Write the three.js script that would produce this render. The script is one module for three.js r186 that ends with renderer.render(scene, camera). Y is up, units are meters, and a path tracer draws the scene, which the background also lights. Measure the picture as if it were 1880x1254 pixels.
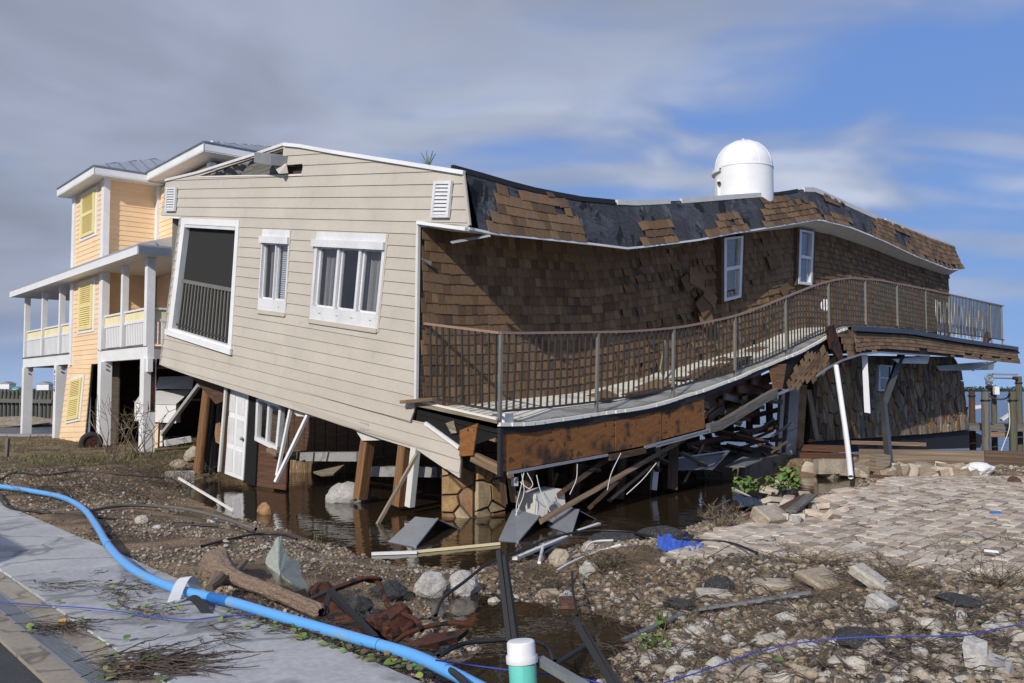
import * as THREE from 'three';
import { mergeGeometries } from 'three/addons/utils/BufferGeometryUtils.js';

// ---------------------------------------------------------------- camera, sky, sun, exposure
const scene = new THREE.Scene();
const FP = 1628, PITCH = Math.atan(85 / FP), EYE = new THREE.Vector3(0, 1.6, 0);
const camera = new THREE.PerspectiveCamera(2 * Math.atan(627 / FP) * 180 / Math.PI, 1024 / 683, 0.1, 6000);
camera.position.copy(EYE); camera.rotation.x = PITCH;
const renderer = new THREE.WebGLRenderer({ antialias: true });
renderer.toneMapping = THREE.LinearToneMapping; renderer.toneMappingExposure = 1.0;
renderer.shadowMap.enabled = true;
const SUN = new THREE.Vector3(-0.42, 0.555, 0.90).normalize();
const sun = new THREE.DirectionalLight(new THREE.Color(1, 0.94, 0.86), 3.9);
sun.position.set(-5, 0, -18).addScaledVector(SUN, 80); sun.target.position.set(-5, 0, -18);
sun.castShadow = true; sun.shadow.radius = 1.2; sun.shadow.mapSize.set(4096, 4096); sun.shadow.bias = -0.0005;
Object.assign(sun.shadow.camera, { left: -40, right: 40, top: 40, bottom: -40, near: 1, far: 200 });
scene.add(sun, sun.target); sun.name = 'sun'; sun.target.name = 'sun_target';

// ---------------------------------------------------------------- random, noise
let seed = 12345;
const rnd = () => { seed = (seed * 1664525 + 1013904223) >>> 0; return seed / 4294967296; };
const rr = (a, b) => a + (b - a) * rnd();
const pick = (a) => a[Math.floor(rnd() * a.length)];
const clamp = (x, a = 0, b = 1) => Math.min(b, Math.max(a, x)), mix = (a, b, t) => a + (b - a) * t;
const ss = (a, b, x) => { const t = clamp((x - a) / (b - a)); return t * t * (3 - 2 * t); };
const hsh = (x, y, s = 0) => { let h = (x * 374761393 + y * 668265263 + s * 974711) | 0; h = Math.imul(h ^ (h >>> 13), 1274126177); return ((h ^ (h >>> 16)) >>> 0) / 4294967296; };
function vn(x, y, per = 1 << 20, s = 0) {
  const xi = Math.floor(x), yi = Math.floor(y), fx = x - xi, fy = y - yi, u = fx * fx * (3 - 2 * fx), v = fy * fy * (3 - 2 * fy), m = (n) => ((n % per) + per) % per;
  const a = hsh(m(xi), m(yi), s), b = hsh(m(xi + 1), m(yi), s), c = hsh(m(xi), m(yi + 1), s), d = hsh(m(xi + 1), m(yi + 1), s);
  return mix(mix(a, b, u), mix(c, d, u), v);
}
function fbm(x, y, o = 4, per = 1 << 20, s = 0) { let a = 0.5, r = 0, t = 0; for (let i = 0; i < o; i++) { r += a * vn(x, y, per, s + i); t += a; a *= 0.5; x *= 2; y *= 2; per *= 2; } return r / t; }

// sky: air and clouds
{
  const w = 2048, h = 1024, d = new Float32Array(w * h * 4);
  for (let j = 0; j < h; j++) for (let i = 0; i < w; i++) {
    const el = ((j + 0.5) / h - 0.5) * Math.PI, az = ((i + 0.5) / w - 0.5) * 2 * Math.PI;   // three: u = atan2(z, x) / 2pi + 0.5
    const y = Math.sin(el), x = Math.cos(el) * Math.cos(az), z = Math.cos(el) * Math.sin(az), e = Math.max(y, 0);
    const g = Math.pow(e, 0.6);
    let c = [mix(0.29, 0.035, g), mix(0.46, 0.145, g), mix(0.76, 0.57, g)];
    const k = 1 / (e + 0.22), px = x * k + 11.7, pz = z * k + 8.2;
    const wx = fbm(px * 0.7 + 7, pz * 0.7, 4, 1 << 20, 5) * 1.3, wz = fbm(px * 0.7, pz * 0.7 + 9, 4, 1 << 20, 8) * 1.3;
    const n = fbm(px * 0.8 + wx + 3.1, pz * 0.9 + wz, 6, 1 << 20, 11), n2 = fbm(px * 3.0 + wx * 3, pz * 4.2 + 4 + wz * 2, 6, 1 << 20, 31), n4 = fbm(px * 1.2 - wz * 2, pz * 6 + wx * 3, 6, 1 << 20, 51);
    const lean = Math.cos(az - 0.25), v = n + 0.42 * (n2 - 0.5) - 0.22 * lean - 0.035;                  // cloudier towards one side of the sky
    const cov = ss(0.40, 0.72, v), th = ss(0.52, 0.82, v);
    const lit = 0.22 + 0.42 * n2, cc = [lit * mix(1.0, 0.74, th), lit * mix(1.10, 0.82, th), lit * mix(1.34, 1.06, th)];
    const wisp = 0.75 * ss(0.44, 0.78, n4) * (0.5 + n2);
    const m = clamp(cov * 0.95 + wisp * (1 - cov)) * ss(0.0, 0.12, e + 0.06 * n2);
    for (let q = 0; q < 3; q++) c[q] = mix(c[q], cc[q], m);
    const n5 = fbm(px * 2.1 + wx * 2.2 + 40, pz * 2.6 + wz * 2.2, 7, 1 << 20, 71), puff = 0.8 * ss(0.50, 0.72, n5 + 0.12 * (n - 0.5)) * (1 - cov) * ss(0.0, 0.1, e), pc = 0.30 + 0.34 * ss(0.5, 0.8, n5);
    c = [mix(c[0], pc * 0.98, puff), mix(c[1], pc * 1.06, puff), mix(c[2], pc * 1.26, puff)];
    const o = (j * w + i) * 4; d[o] = c[0]; d[o + 1] = c[1]; d[o + 2] = c[2]; d[o + 3] = 1;
  }
  const t = new THREE.DataTexture(d, w, h, THREE.RGBAFormat, THREE.FloatType);
  t.mapping = THREE.EquirectangularReflectionMapping; t.magFilter = t.minFilter = THREE.LinearFilter; t.wrapS = THREE.RepeatWrapping; t.needsUpdate = true;
  scene.background = t; scene.environment = t;
}

// ---------------------------------------------------------------- geometry helpers
const V = (x, y, z) => new THREE.Vector3(x, y, z), UP = V(0, 1, 0);
const ray = (px, py) => V((px - 940) / FP, (627 - py) / FP, -1).applyAxisAngle(V(1, 0, 0), PITCH);
const at = (px, py, depth) => { const d = ray(px, py); return EYE.clone().addScaledVector(d, depth / -d.z); };      // a point so many metres ahead
const onG = (px, py, h = 0) => { const d = ray(px, py); return EYE.clone().addScaledVector(d, (h - EYE.y) / d.y); };
const toPx = (p) => { const q = p.clone().sub(EYE).applyAxisAngle(V(1, 0, 0), -PITCH); return [940 + FP * q.x / -q.z, 627 - FP * q.y / -q.z]; };
const mkPlane = (x, z, dx, dz, nx, nz) => ({ o: V(x, 0, z), d: V(dx, 0, dz).normalize(), n: V(nx, 0, nz).normalize() });
const onP = (pl, px, py, off = 0) => { const d = ray(px, py), o = pl.o.clone().addScaledVector(pl.n, off); return EYE.clone().addScaledVector(d, o.sub(EYE).dot(pl.n) / d.dot(pl.n)); };
const loc = (pl, p) => [p.clone().sub(pl.o).dot(pl.d), p.y];
const wp = (pl, s, h, off = 0) => pl.o.clone().addScaledVector(pl.d, s).addScaledVector(pl.n, off).setY(h);
const lerp3 = (a, b, t) => a.clone().lerp(b, t);
function curve(pts) { pts = pts.slice().sort((a, b) => a[0] - b[0]); return (x) => { if (x <= pts[0][0]) return pts[0][1]; for (let i = 1; i < pts.length; i++) if (x <= pts[i][0]) return mix(pts[i - 1][1], pts[i][1], (x - pts[i - 1][0]) / (pts[i][0] - pts[i - 1][0])); return pts.at(-1)[1]; }; }
function smoothCurve(pts, w = 0.5) { const c = curve(pts); return (x) => (c(x - w) + c(x - w / 2) + 2 * c(x) + c(x + w / 2) + c(x + w)) / 6; }
const pxCurve = (pl, pts, off = 0, w = 0) => { const q = pts.map(([x, y]) => loc(pl, onP(pl, x, y, off))); return w ? smoothCurve(q, w) : curve(q); };

function triGeo(P, uvs) {            // flat-shaded triangle soup; uv in metres along each facet unless given
  const n = P.length, pos = new Float32Array(n * 3), nor = new Float32Array(n * 3), uv = new Float32Array(n * 2), e1 = V(), e2 = V(), N = V(), T = V(), B = V();
  for (let i = 0; i < n; i += 3) {
    e1.subVectors(P[i + 1], P[i]); e2.subVectors(P[i + 2], P[i]); N.crossVectors(e1, e2);
    if (N.lengthSq() < 1e-16) N.set(0, 1, 0); N.normalize();
    T.crossVectors(UP, N); if (T.lengthSq() < 0.02) T.set(1, 0, 0); T.normalize(); B.crossVectors(N, T);
    for (let k = 0; k < 3; k++) { const p = P[i + k], o = i + k; p.toArray(pos, o * 3); N.toArray(nor, o * 3); if (uvs) { uv[o * 2] = uvs[o][0]; uv[o * 2 + 1] = uvs[o][1]; } else { uv[o * 2] = p.dot(T); uv[o * 2 + 1] = p.dot(B); } }
  }
  const g = new THREE.BufferGeometry();
  g.setAttribute('position', new THREE.BufferAttribute(pos, 3)); g.setAttribute('normal', new THREE.BufferAttribute(nor, 3)); g.setAttribute('uv', new THREE.BufferAttribute(uv, 2));
  return g;
}
function newell(p) { const n = V(); for (let i = 0; i < p.length; i++) { const a = p[i], b = p[(i + 1) % p.length]; n.x += (a.y - b.y) * (a.z + b.z); n.y += (a.z - b.z) * (a.x + b.x); n.z += (a.x - b.x) * (a.y + b.y); } return n.normalize(); }
function prism(front, back) {        // a solid between two outlines of as many corners (any polygon); back may be one offset vector
  if (back.isVector3) { const o = back; back = front.map((p) => p.clone().add(o)); }
  const N = newell(front), T = V().crossVectors(Math.abs(N.y) > 0.9 ? V(1, 0, 0) : UP, N).normalize(), B = V().crossVectors(N, T);
  let f = front, b = back; const out = back[0].clone().sub(front[0]).dot(N) > 0; if (out) { f = front.slice().reverse(); b = back.slice().reverse(); N.negate(); T.negate(); }
  const P = [], tri = f.length === 3 ? [[0, 1, 2]] : THREE.ShapeUtils.triangulateShape(f.map((p) => new THREE.Vector2(p.dot(T), p.dot(B))), []);
  for (let [i, j, k] of tri) { const c = V().crossVectors(f[j].clone().sub(f[i]), f[k].clone().sub(f[i])); if (c.dot(N) < 0) [j, k] = [k, j]; P.push(f[i], f[j], f[k], b[i], b[k], b[j]); }
  for (let i = 0; i < f.length; i++) { const j = (i + 1) % f.length; P.push(f[i], b[i], b[j], f[i], b[j], f[j]); }
  return triGeo(P);
}
function beam(a, b, w, t, hint = UP) {   // a squared timber from a to b: w across, t along the hint; grain runs along u
  const d = b.clone().sub(a), L = d.length(); d.normalize();
  let s = V().crossVectors(d, hint); if (s.lengthSq() < 1e-4) s = V().crossVectors(d, V(1, 0, 0)); s.normalize();
  const n = V().crossVectors(s, d), q = (p, i, j) => p.clone().addScaledVector(s, i * w / 2).addScaledVector(n, j * t / 2), P = [], U = [], u0 = rnd() * 5, v0 = rnd() * 5;
  const c = [[-1, -1], [1, -1], [1, 1], [-1, 1]];
  for (let k = 0; k < 4; k++) { const [i, j] = c[k], [i2, j2] = c[(k + 1) % 4], ww = k % 2 ? t : w; const A = q(a, i, j), B = q(b, i, j), C = q(b, i2, j2), D = q(a, i2, j2), v = v0 + k * 0.37; P.push(A, C, B, A, D, C); U.push([u0, v], [u0 + L, v + ww], [u0 + L, v], [u0, v], [u0, v + ww], [u0 + L, v + ww]); }
  for (const [p, r] of [[a, 0], [b, 1]]) { const z = c.map(([i, j]) => q(p, i, j)), o = r ? [0, 1, 2, 0, 2, 3] : [0, 2, 1, 0, 3, 2]; for (const k of o) { P.push(z[k]); U.push([u0 + (k % 3 ? w : 0), v0 + (k > 1 ? t : 0)]); } }
  return triGeo(P, U);
}
const block = (c, w, h, d, ry = 0, tilt = 0, roll = 0) => { const g = new THREE.BoxGeometry(w, h, d).toNonIndexed(); const P = []; const q = g.attributes.position; for (let i = 0; i < q.count; i++) P.push(V().fromBufferAttribute(q, i).applyEuler(new THREE.Euler(tilt, ry, roll, 'YXZ')).add(c)); return triGeo(P); };
function strip(path, profile) {      // sweep: for each station a list of points; returns the lofted skin (smooth along nothing, flat facets)
  const P = []; for (let i = 0; i + 1 < path.length; i++) for (let k = 0; k + 1 < path[i].length; k++) { const a = path[i][k], b = path[i + 1][k], c = path[i + 1][k + 1], d = path[i][k + 1]; P.push(a, b, c, a, c, d); } return triGeo(P);
}
const loopStrip = (path) => strip(path.map((p) => [...p, p[0]]));
function tube(pts, r, seg = 0, rad = 7, taper) {
  const c = new THREE.CatmullRomCurve3(pts, false, 'centripetal'), n = seg || pts.length * 5, g = new THREE.TubeGeometry(c, n, r, rad, false), L = c.getLength(), p = g.attributes.position, u = g.attributes.uv;
  if (taper) for (let i = 0; i <= n; i++) { const m = c.getPointAt(i / n), f = taper(i / n); for (let j = 0; j <= rad; j++) { const k = i * (rad + 1) + j; p.setXYZ(k, m.x + (p.getX(k) - m.x) * f, m.y + (p.getY(k) - m.y) * f, m.z + (p.getZ(k) - m.z) * f); } }
  for (let i = 0; i < u.count; i++) u.setXY(i, u.getX(i) * L, u.getY(i) * 6.283 * r);
  return g;
}
function rodGeo(a, b, r1, r2 = r1, n = 10) { const d = b.clone().sub(a), g = new THREE.CylinderGeometry(r2, r1, d.length(), n); const u = g.attributes.uv; for (let i = 0; i < u.count; i++) u.setXY(i, u.getY(i) * d.length(), u.getX(i) * 6.283 * r1); g.applyQuaternion(new THREE.Quaternion().setFromUnitVectors(UP, d.clone().normalize())); g.translate((a.x + b.x) / 2, (a.y + b.y) / 2, (a.z + b.z) / 2); return g; }
function n3(x, y, z, s) { return (vn(x + z * 0.73, y + z * 0.41, 1 << 20, s) + vn(y - x * 0.3 + 17, z + x * 0.57, 1 << 20, s + 3) + vn(z + 31 + y * 0.2, x - y * 0.4, 1 << 20, s + 5)) / 3; }
function rockGeo(sx, sy, sz, s = 1, rough = 0.35, detail = 3, flat = 0.0, cuts = 7) {
  const g0 = new THREE.IcosahedronGeometry(1, detail), p = g0.attributes.position, v = V(), pl = [];
  const keep = seed; seed = (s * 7919 + 13) >>> 0; for (let i = 0; i < cuts; i++) pl.push([V(rr(-1, 1), rr(-1, 1), rr(-1, 1)).normalize(), rr(0.62, 0.92)]); seed = keep;
  for (let i = 0; i < p.count; i++) {
    v.fromBufferAttribute(p, i); for (const [n, d] of pl) { const k = v.dot(n) - d; if (k > 0) v.addScaledVector(n, -k * 0.92); }
    const m = 1 + rough * (n3(v.x * 1.3 + s, v.y * 1.3, v.z * 1.3, s) - 0.5) * 0.8 + rough * 0.5 * (n3(v.x * 4 + s, v.y * 4, v.z * 4, s) - 0.5) + rough * 0.34 * (n3(v.x * 11, v.y * 11 + s, v.z * 11, s) - 0.5);
    v.multiplyScalar(m); if (v.y < -0.55 + flat) v.y = -0.55 + flat; p.setXYZ(i, v.x * sx, v.y * sy, v.z * sz);
  }
  g0.computeVertexNormals(); const P = []; for (let i = 0; i < p.count; i++) P.push(V().fromBufferAttribute(p, i));
  const g = triGeo(P); return g;
}
// polygon clipping in 2D
function clipHalf(poly, f) { const out = []; for (let i = 0; i < poly.length; i++) { const a = poly[i], b = poly[(i + 1) % poly.length], fa = f(a), fb = f(b); if (fa >= 0) out.push(a); if ((fa > 0 && fb < 0) || (fa < 0 && fb > 0)) { const t = fa / (fa - fb); out.push([mix(a[0], b[0], t), mix(a[1], b[1], t)]); } } return out; }
const area2 = (p) => { let s = 0; for (let i = 0; i < p.length; i++) { const a = p[i], b = p[(i + 1) % p.length]; s += a[0] * b[1] - a[1] * b[0]; } return s / 2; };
const tidy = (p) => { const o = p.filter((a, i) => { const b = p[(i + 1) % p.length]; return Math.hypot(a[0] - b[0], a[1] - b[1]) > 1e-4; }); return o.length > 2 && Math.abs(area2(o)) > 2e-4 ? o : null; };
function subtract(polys, hole) { const h = area2(hole) > 0 ? hole : hole.slice().reverse(), res = []; for (let p of polys) { for (let i = 0; i < h.length && p; i++) { const a = h[i], b = h[(i + 1) % h.length], f = (q) => (b[0] - a[0]) * (q[1] - a[1]) - (b[1] - a[1]) * (q[0] - a[0]); const o = tidy(clipHalf(p, (q) => -f(q))); if (o) res.push(o); p = tidy(clipHalf(p, f)); } } return res; }
const inside = (poly, x, y) => { let c = false; for (let i = 0, j = poly.length - 1; i < poly.length; j = i++) { const [xi, yi] = poly[i], [xj, yj] = poly[j]; if ((yi > y) !== (yj > y) && x < ((xj - xi) * (y - yi)) / (yj - yi) + xi) c = !c; } return c; };
const sdPoly = (poly, x, y) => { let d = 1e9; for (let i = 0, j = poly.length - 1; i < poly.length; j = i++) { const [ax, ay] = poly[j], [bx, by] = poly[i], ex = bx - ax, ey = by - ay, t = clamp(((x - ax) * ex + (y - ay) * ey) / (ex * ex + ey * ey)); d = Math.min(d, Math.hypot(x - ax - t * ex, y - ay - t * ey)); } return inside(poly, x, y) ? -d : d; };

// ---------------------------------------------------------------- objects
const used = {}, bases = new WeakMap();
const numbered = (n) => { used[n] = (used[n] ?? -1) + 1; return used[n] ? n + '_' + String(used[n]).padStart(3, '0') : n; };
const tagIt = (o, label, category, group, kind) => { if (label) o.userData.label = label; if (category) o.userData.category = category; if (group) o.userData.group = group; if (kind) o.userData.kind = kind; return o; };
function thing(name, label, category, base = V(), group, kind) { const o = new THREE.Group(); o.name = numbered(name); o.position.copy(base); scene.add(o); bases.set(o, base); return tagIt(o, label, category, group, kind); }
function part(parent, name, geo, mat, label, kind) {       // geo in world coordinates
  if (Array.isArray(geo)) geo = mergeGeometries(geo.map((g) => g.index ? g.toNonIndexed() : g));
  const b = bases.get(parent); geo.translate(-b.x, -b.y, -b.z);
  const m = new THREE.Mesh(geo, mat); m.name = name; m.castShadow = m.receiveShadow = true; parent.add(m); bases.set(m, b); if (label) m.userData.label = label; if (kind) m.userData.kind = kind; return m;
}
function piece(parent, name, geo, mat, matrix) {            // a shared geometry set by a world matrix
  const m = new THREE.Mesh(geo, mat), b = bases.get(parent); m.name = name; m.castShadow = m.receiveShadow = true; parent.add(m); matrix.decompose(m.position, m.quaternion, m.scale); m.position.sub(b); bases.set(m, V()); return m;
}
function solo(name, geo, mat, label, category, group, kind) {
  if (Array.isArray(geo)) geo = mergeGeometries(geo.map((g) => g.index ? g.toNonIndexed() : g));
  geo.computeBoundingBox(); const bb = geo.boundingBox, c = V((bb.min.x + bb.max.x) / 2, bb.min.y, (bb.min.z + bb.max.z) / 2); geo.translate(-c.x, -c.y, -c.z);
  const m = new THREE.Mesh(geo, mat); m.name = numbered(name); m.position.copy(c); m.castShadow = m.receiveShadow = true; scene.add(m); bases.set(m, c); return tagIt(m, label, category, group, kind);
}
const struct = (name, geo, mat) => solo(name, geo, mat, undefined, undefined, undefined, 'structure');

// ---------------------------------------------------------------- textures (what surfaces are made of) and materials
function tex(n, fn, srgb = true) {
  const d = new Uint8Array(n * n * 4);
  for (let j = 0; j < n; j++) for (let i = 0; i < n; i++) { const c = fn(i / n, j / n), o = (j * n + i) * 4; if (typeof c === 'number') d[o] = d[o + 1] = d[o + 2] = clamp(c) * 255; else for (let k = 0; k < 3; k++) d[o + k] = clamp(c[k]) * 255; d[o + 3] = 255; }
  const t = new THREE.DataTexture(d, n, n); t.wrapS = t.wrapT = THREE.RepeatWrapping; t.magFilter = THREE.LinearFilter; t.minFilter = THREE.LinearMipmapLinearFilter; t.generateMipmaps = true; if (srgb) t.colorSpace = THREE.SRGBColorSpace; t.needsUpdate = true; return t;
}
const rep = (t, m, m2 = m) => { const c = t.clone(); c.repeat.set(1 / m, 1 / m2); c.needsUpdate = true; return c; };
const mix3 = (a, b, t) => [mix(a[0], b[0], t), mix(a[1], b[1], t), mix(a[2], b[2], t)];
const tSpeck = tex(512, (u, v) => 0.80 + 0.20 * (0.6 * fbm(u * 4, v * 4, 4, 4, 1) + 0.4 * fbm(u * 64, v * 64, 2, 64, 2)));
const tGrain = tex(512, (u, v) => { const w = fbm(u * 2, v * 4, 3, 2, 3) * 0.12; const a = fbm(u * 3, (v + w) * 40, 4, 1 << 12, 5); return 0.42 + 0.62 * a * (0.75 + 0.25 * vn(u * 6, v * 160, 1 << 12, 7)); });
const tConc = tex(512, (u, v) => { const a = fbm(u * 3, v * 3, 5, 3, 21), b = fbm(u * 90, v * 90, 2, 90, 22), st = ss(0.58, 0.72, fbm(u * 5, v * 5, 5, 5, 25)); const cr = ss(0.018, 0.006, Math.abs(fbm(u * 2, v * 2, 4, 2, 28) - 0.5)); return 0.70 + 0.26 * a + 0.12 * (b - 0.5) - 0.20 * st * fbm(u * 20, v * 20, 3, 20, 27) - 0.16 * cr; });
const tPly = tex(512, (u, v) => {
  const w = fbm(u * 3, v * 3, 4, 3, 41), g = 0.5 + 0.5 * Math.sin((v * 14 + w * 5 + fbm(u * 2, v * 2, 2, 2, 44) * 5) * 6.283), f = fbm(u * 10, v * 90, 3, 1 << 12, 47);
  let c = mix3([0.50, 0.29, 0.13], [0.66, 0.42, 0.20], 0.3 * g + 0.5 * f + 0.2 * w); const blk = ss(0.47, 0.68, fbm(u * 3, v * 3, 6, 3, 51)), sp = 0.7 * ss(0.68, 0.80, fbm(u * 18, v * 18, 3, 18, 53)), red = ss(0.5, 0.7, fbm(u * 3, v * 3, 3, 3, 58));
  c = mix3(c, [0.42, 0.24, 0.12], red * 0.3); c = mix3(c, [0.13, 0.10, 0.08], blk * 0.75); return mix3(c, [0.12, 0.08, 0.05], sp * 0.8);
});
const tBlackPly = tex(512, (u, v) => {
  const w = fbm(u * 3, v * 3, 4, 3, 61), g = 0.5 + 0.5 * Math.sin((v * 12 + w * 6) * 6.283), a = fbm(u * 4, v * 4, 5, 4, 65), f = fbm(u * 12, v * 80, 3, 1 << 12, 67);
  let c = mix3([0.13, 0.135, 0.15], [0.33, 0.34, 0.37], 0.25 * g + 0.35 * f + 0.3 * ss(0.4, 0.7, a)); c = mix3(c, [0.55, 0.55, 0.55], 0.7 * ss(0.66, 0.76, fbm(u * 6, v * 6, 5, 6, 69)) * fbm(u * 60, v * 60, 2, 60, 70)); return mix3(c, [0.04, 0.04, 0.045], ss(0.6, 0.68, fbm(u * 5, v * 5, 5, 5, 72)));
});
const tSoil = tex(1024, (u, v) => {
  const a = fbm(u * 6, v * 6, 5, 6, 81), b = fbm(u * 110, v * 110, 2, 110, 82), p = vn(u * 160, v * 160, 160, 84), st = vn(u * 70 + 9, v * 70, 70, 85);
  let c = mix3([0.33, 0.28, 0.225], [0.64, 0.555, 0.45], 0.55 * a + 0.45 * b); if (p > 0.80) c = mix3(c, [0.70, 0.63, 0.52], 0.75); if (st > 0.86) c = mix3(c, [0.55, 0.48, 0.38], 0.8); if (st < 0.12) c = mix3(c, [0.16, 0.14, 0.12], 0.6); return mix3(c, [0.25, 0.205, 0.16], 0.55 * ss(0.52, 0.66, fbm(u * 4, v * 4, 4, 4, 88)));
});
const bSoil = tex(512, (u, v) => 0.5 * fbm(u * 40, v * 40, 3, 40, 91) + 0.5 * vn(u * 90, v * 90, 90, 92), false);
const tShing = tex(512, (u, v) => 0.62 + 0.5 * (0.45 * fbm(u * 6, v * 6, 4, 6, 101) + 0.55 * vn(u * 200, v * 200, 200, 103)));
const tRust = tex(512, (u, v) => { const a = fbm(u * 5, v * 5, 5, 5, 111), b = fbm(u * 40, v * 40, 3, 40, 113); return mix3(mix3([0.20, 0.10, 0.06], [0.52, 0.27, 0.13], a * 0.7 + b * 0.4), [0.10, 0.07, 0.06], ss(0.55, 0.68, fbm(u * 9, v * 9, 4, 9, 117))); });
const tStone = tex(512, (u, v) => { const a = fbm(u * 4, v * 4, 5, 4, 121), b = fbm(u * 50, v * 50, 3, 50, 123); return 0.55 + 0.35 * a + 0.28 * (b - 0.4); });
const tDeck = tex(512, (u, v) => { const a = ss(0.53, 0.62, fbm(u * 4, v * 4, 5, 4, 131)), b = ss(0.63, 0.72, fbm(u * 7, v * 3, 5, 3, 133)), s = 0.9 + 0.1 * fbm(u * 60, v * 60, 2, 60, 135); return mix3(mix3([0.93 * s, 0.92 * s, 0.89 * s], [0.66, 0.64, 0.58], a * 0.6), [0.24, 0.23, 0.22], b * 0.75); });
const tAsph = tex(512, (u, v) => 0.65 + 0.4 * (0.5 * vn(u * 170, v * 170, 170, 141) + 0.5 * fbm(u * 5, v * 5, 4, 5, 142)));
const tChunk = tex(256, (u, v) => { const p = vn(u * 40, v * 40, 40, 151); return p > 0.78 ? 0.95 : 0.32 + 0.35 * fbm(u * 8, v * 8, 3, 8, 152); });
const tPaint = tex(512, (u, v) => 0.92 + 0.08 * fbm(u * 3, v * 3, 4, 3, 161) - 0.02 * ss(0.62, 0.78, fbm(u * 7, v * 7, 5, 7, 163)) + 0.03 * (fbm(u * 50, v * 50, 2, 50, 165) - 0.5));
const bWave = tex(1024, (u, v) => { const a = fbm(u * 10, v * 22, 4, 10, 171); return 0.55 * a + 0.45 * Math.abs(2 * fbm(u * 22 + 0.3 * a, v * 40, 3, 22, 173) - 1); }, false);
const bPond = tex(512, (u, v) => fbm(u * 8, v * 8, 4, 8, 181), false);
const tPaver = tex(512, (u, v) => { const a = fbm(u * 4, v * 4, 5, 4, 191), b = vn(u * 150, v * 150, 150, 193), d = ss(0.44, 0.62, fbm(u * 3, v * 3, 5, 3, 195)); return mix3(mix3([0.82, 0.775, 0.715], [0.71, 0.665, 0.605], a), [0.52, 0.46, 0.39], d * 0.6).map((x) => x * (0.92 + 0.16 * b)); });

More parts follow.
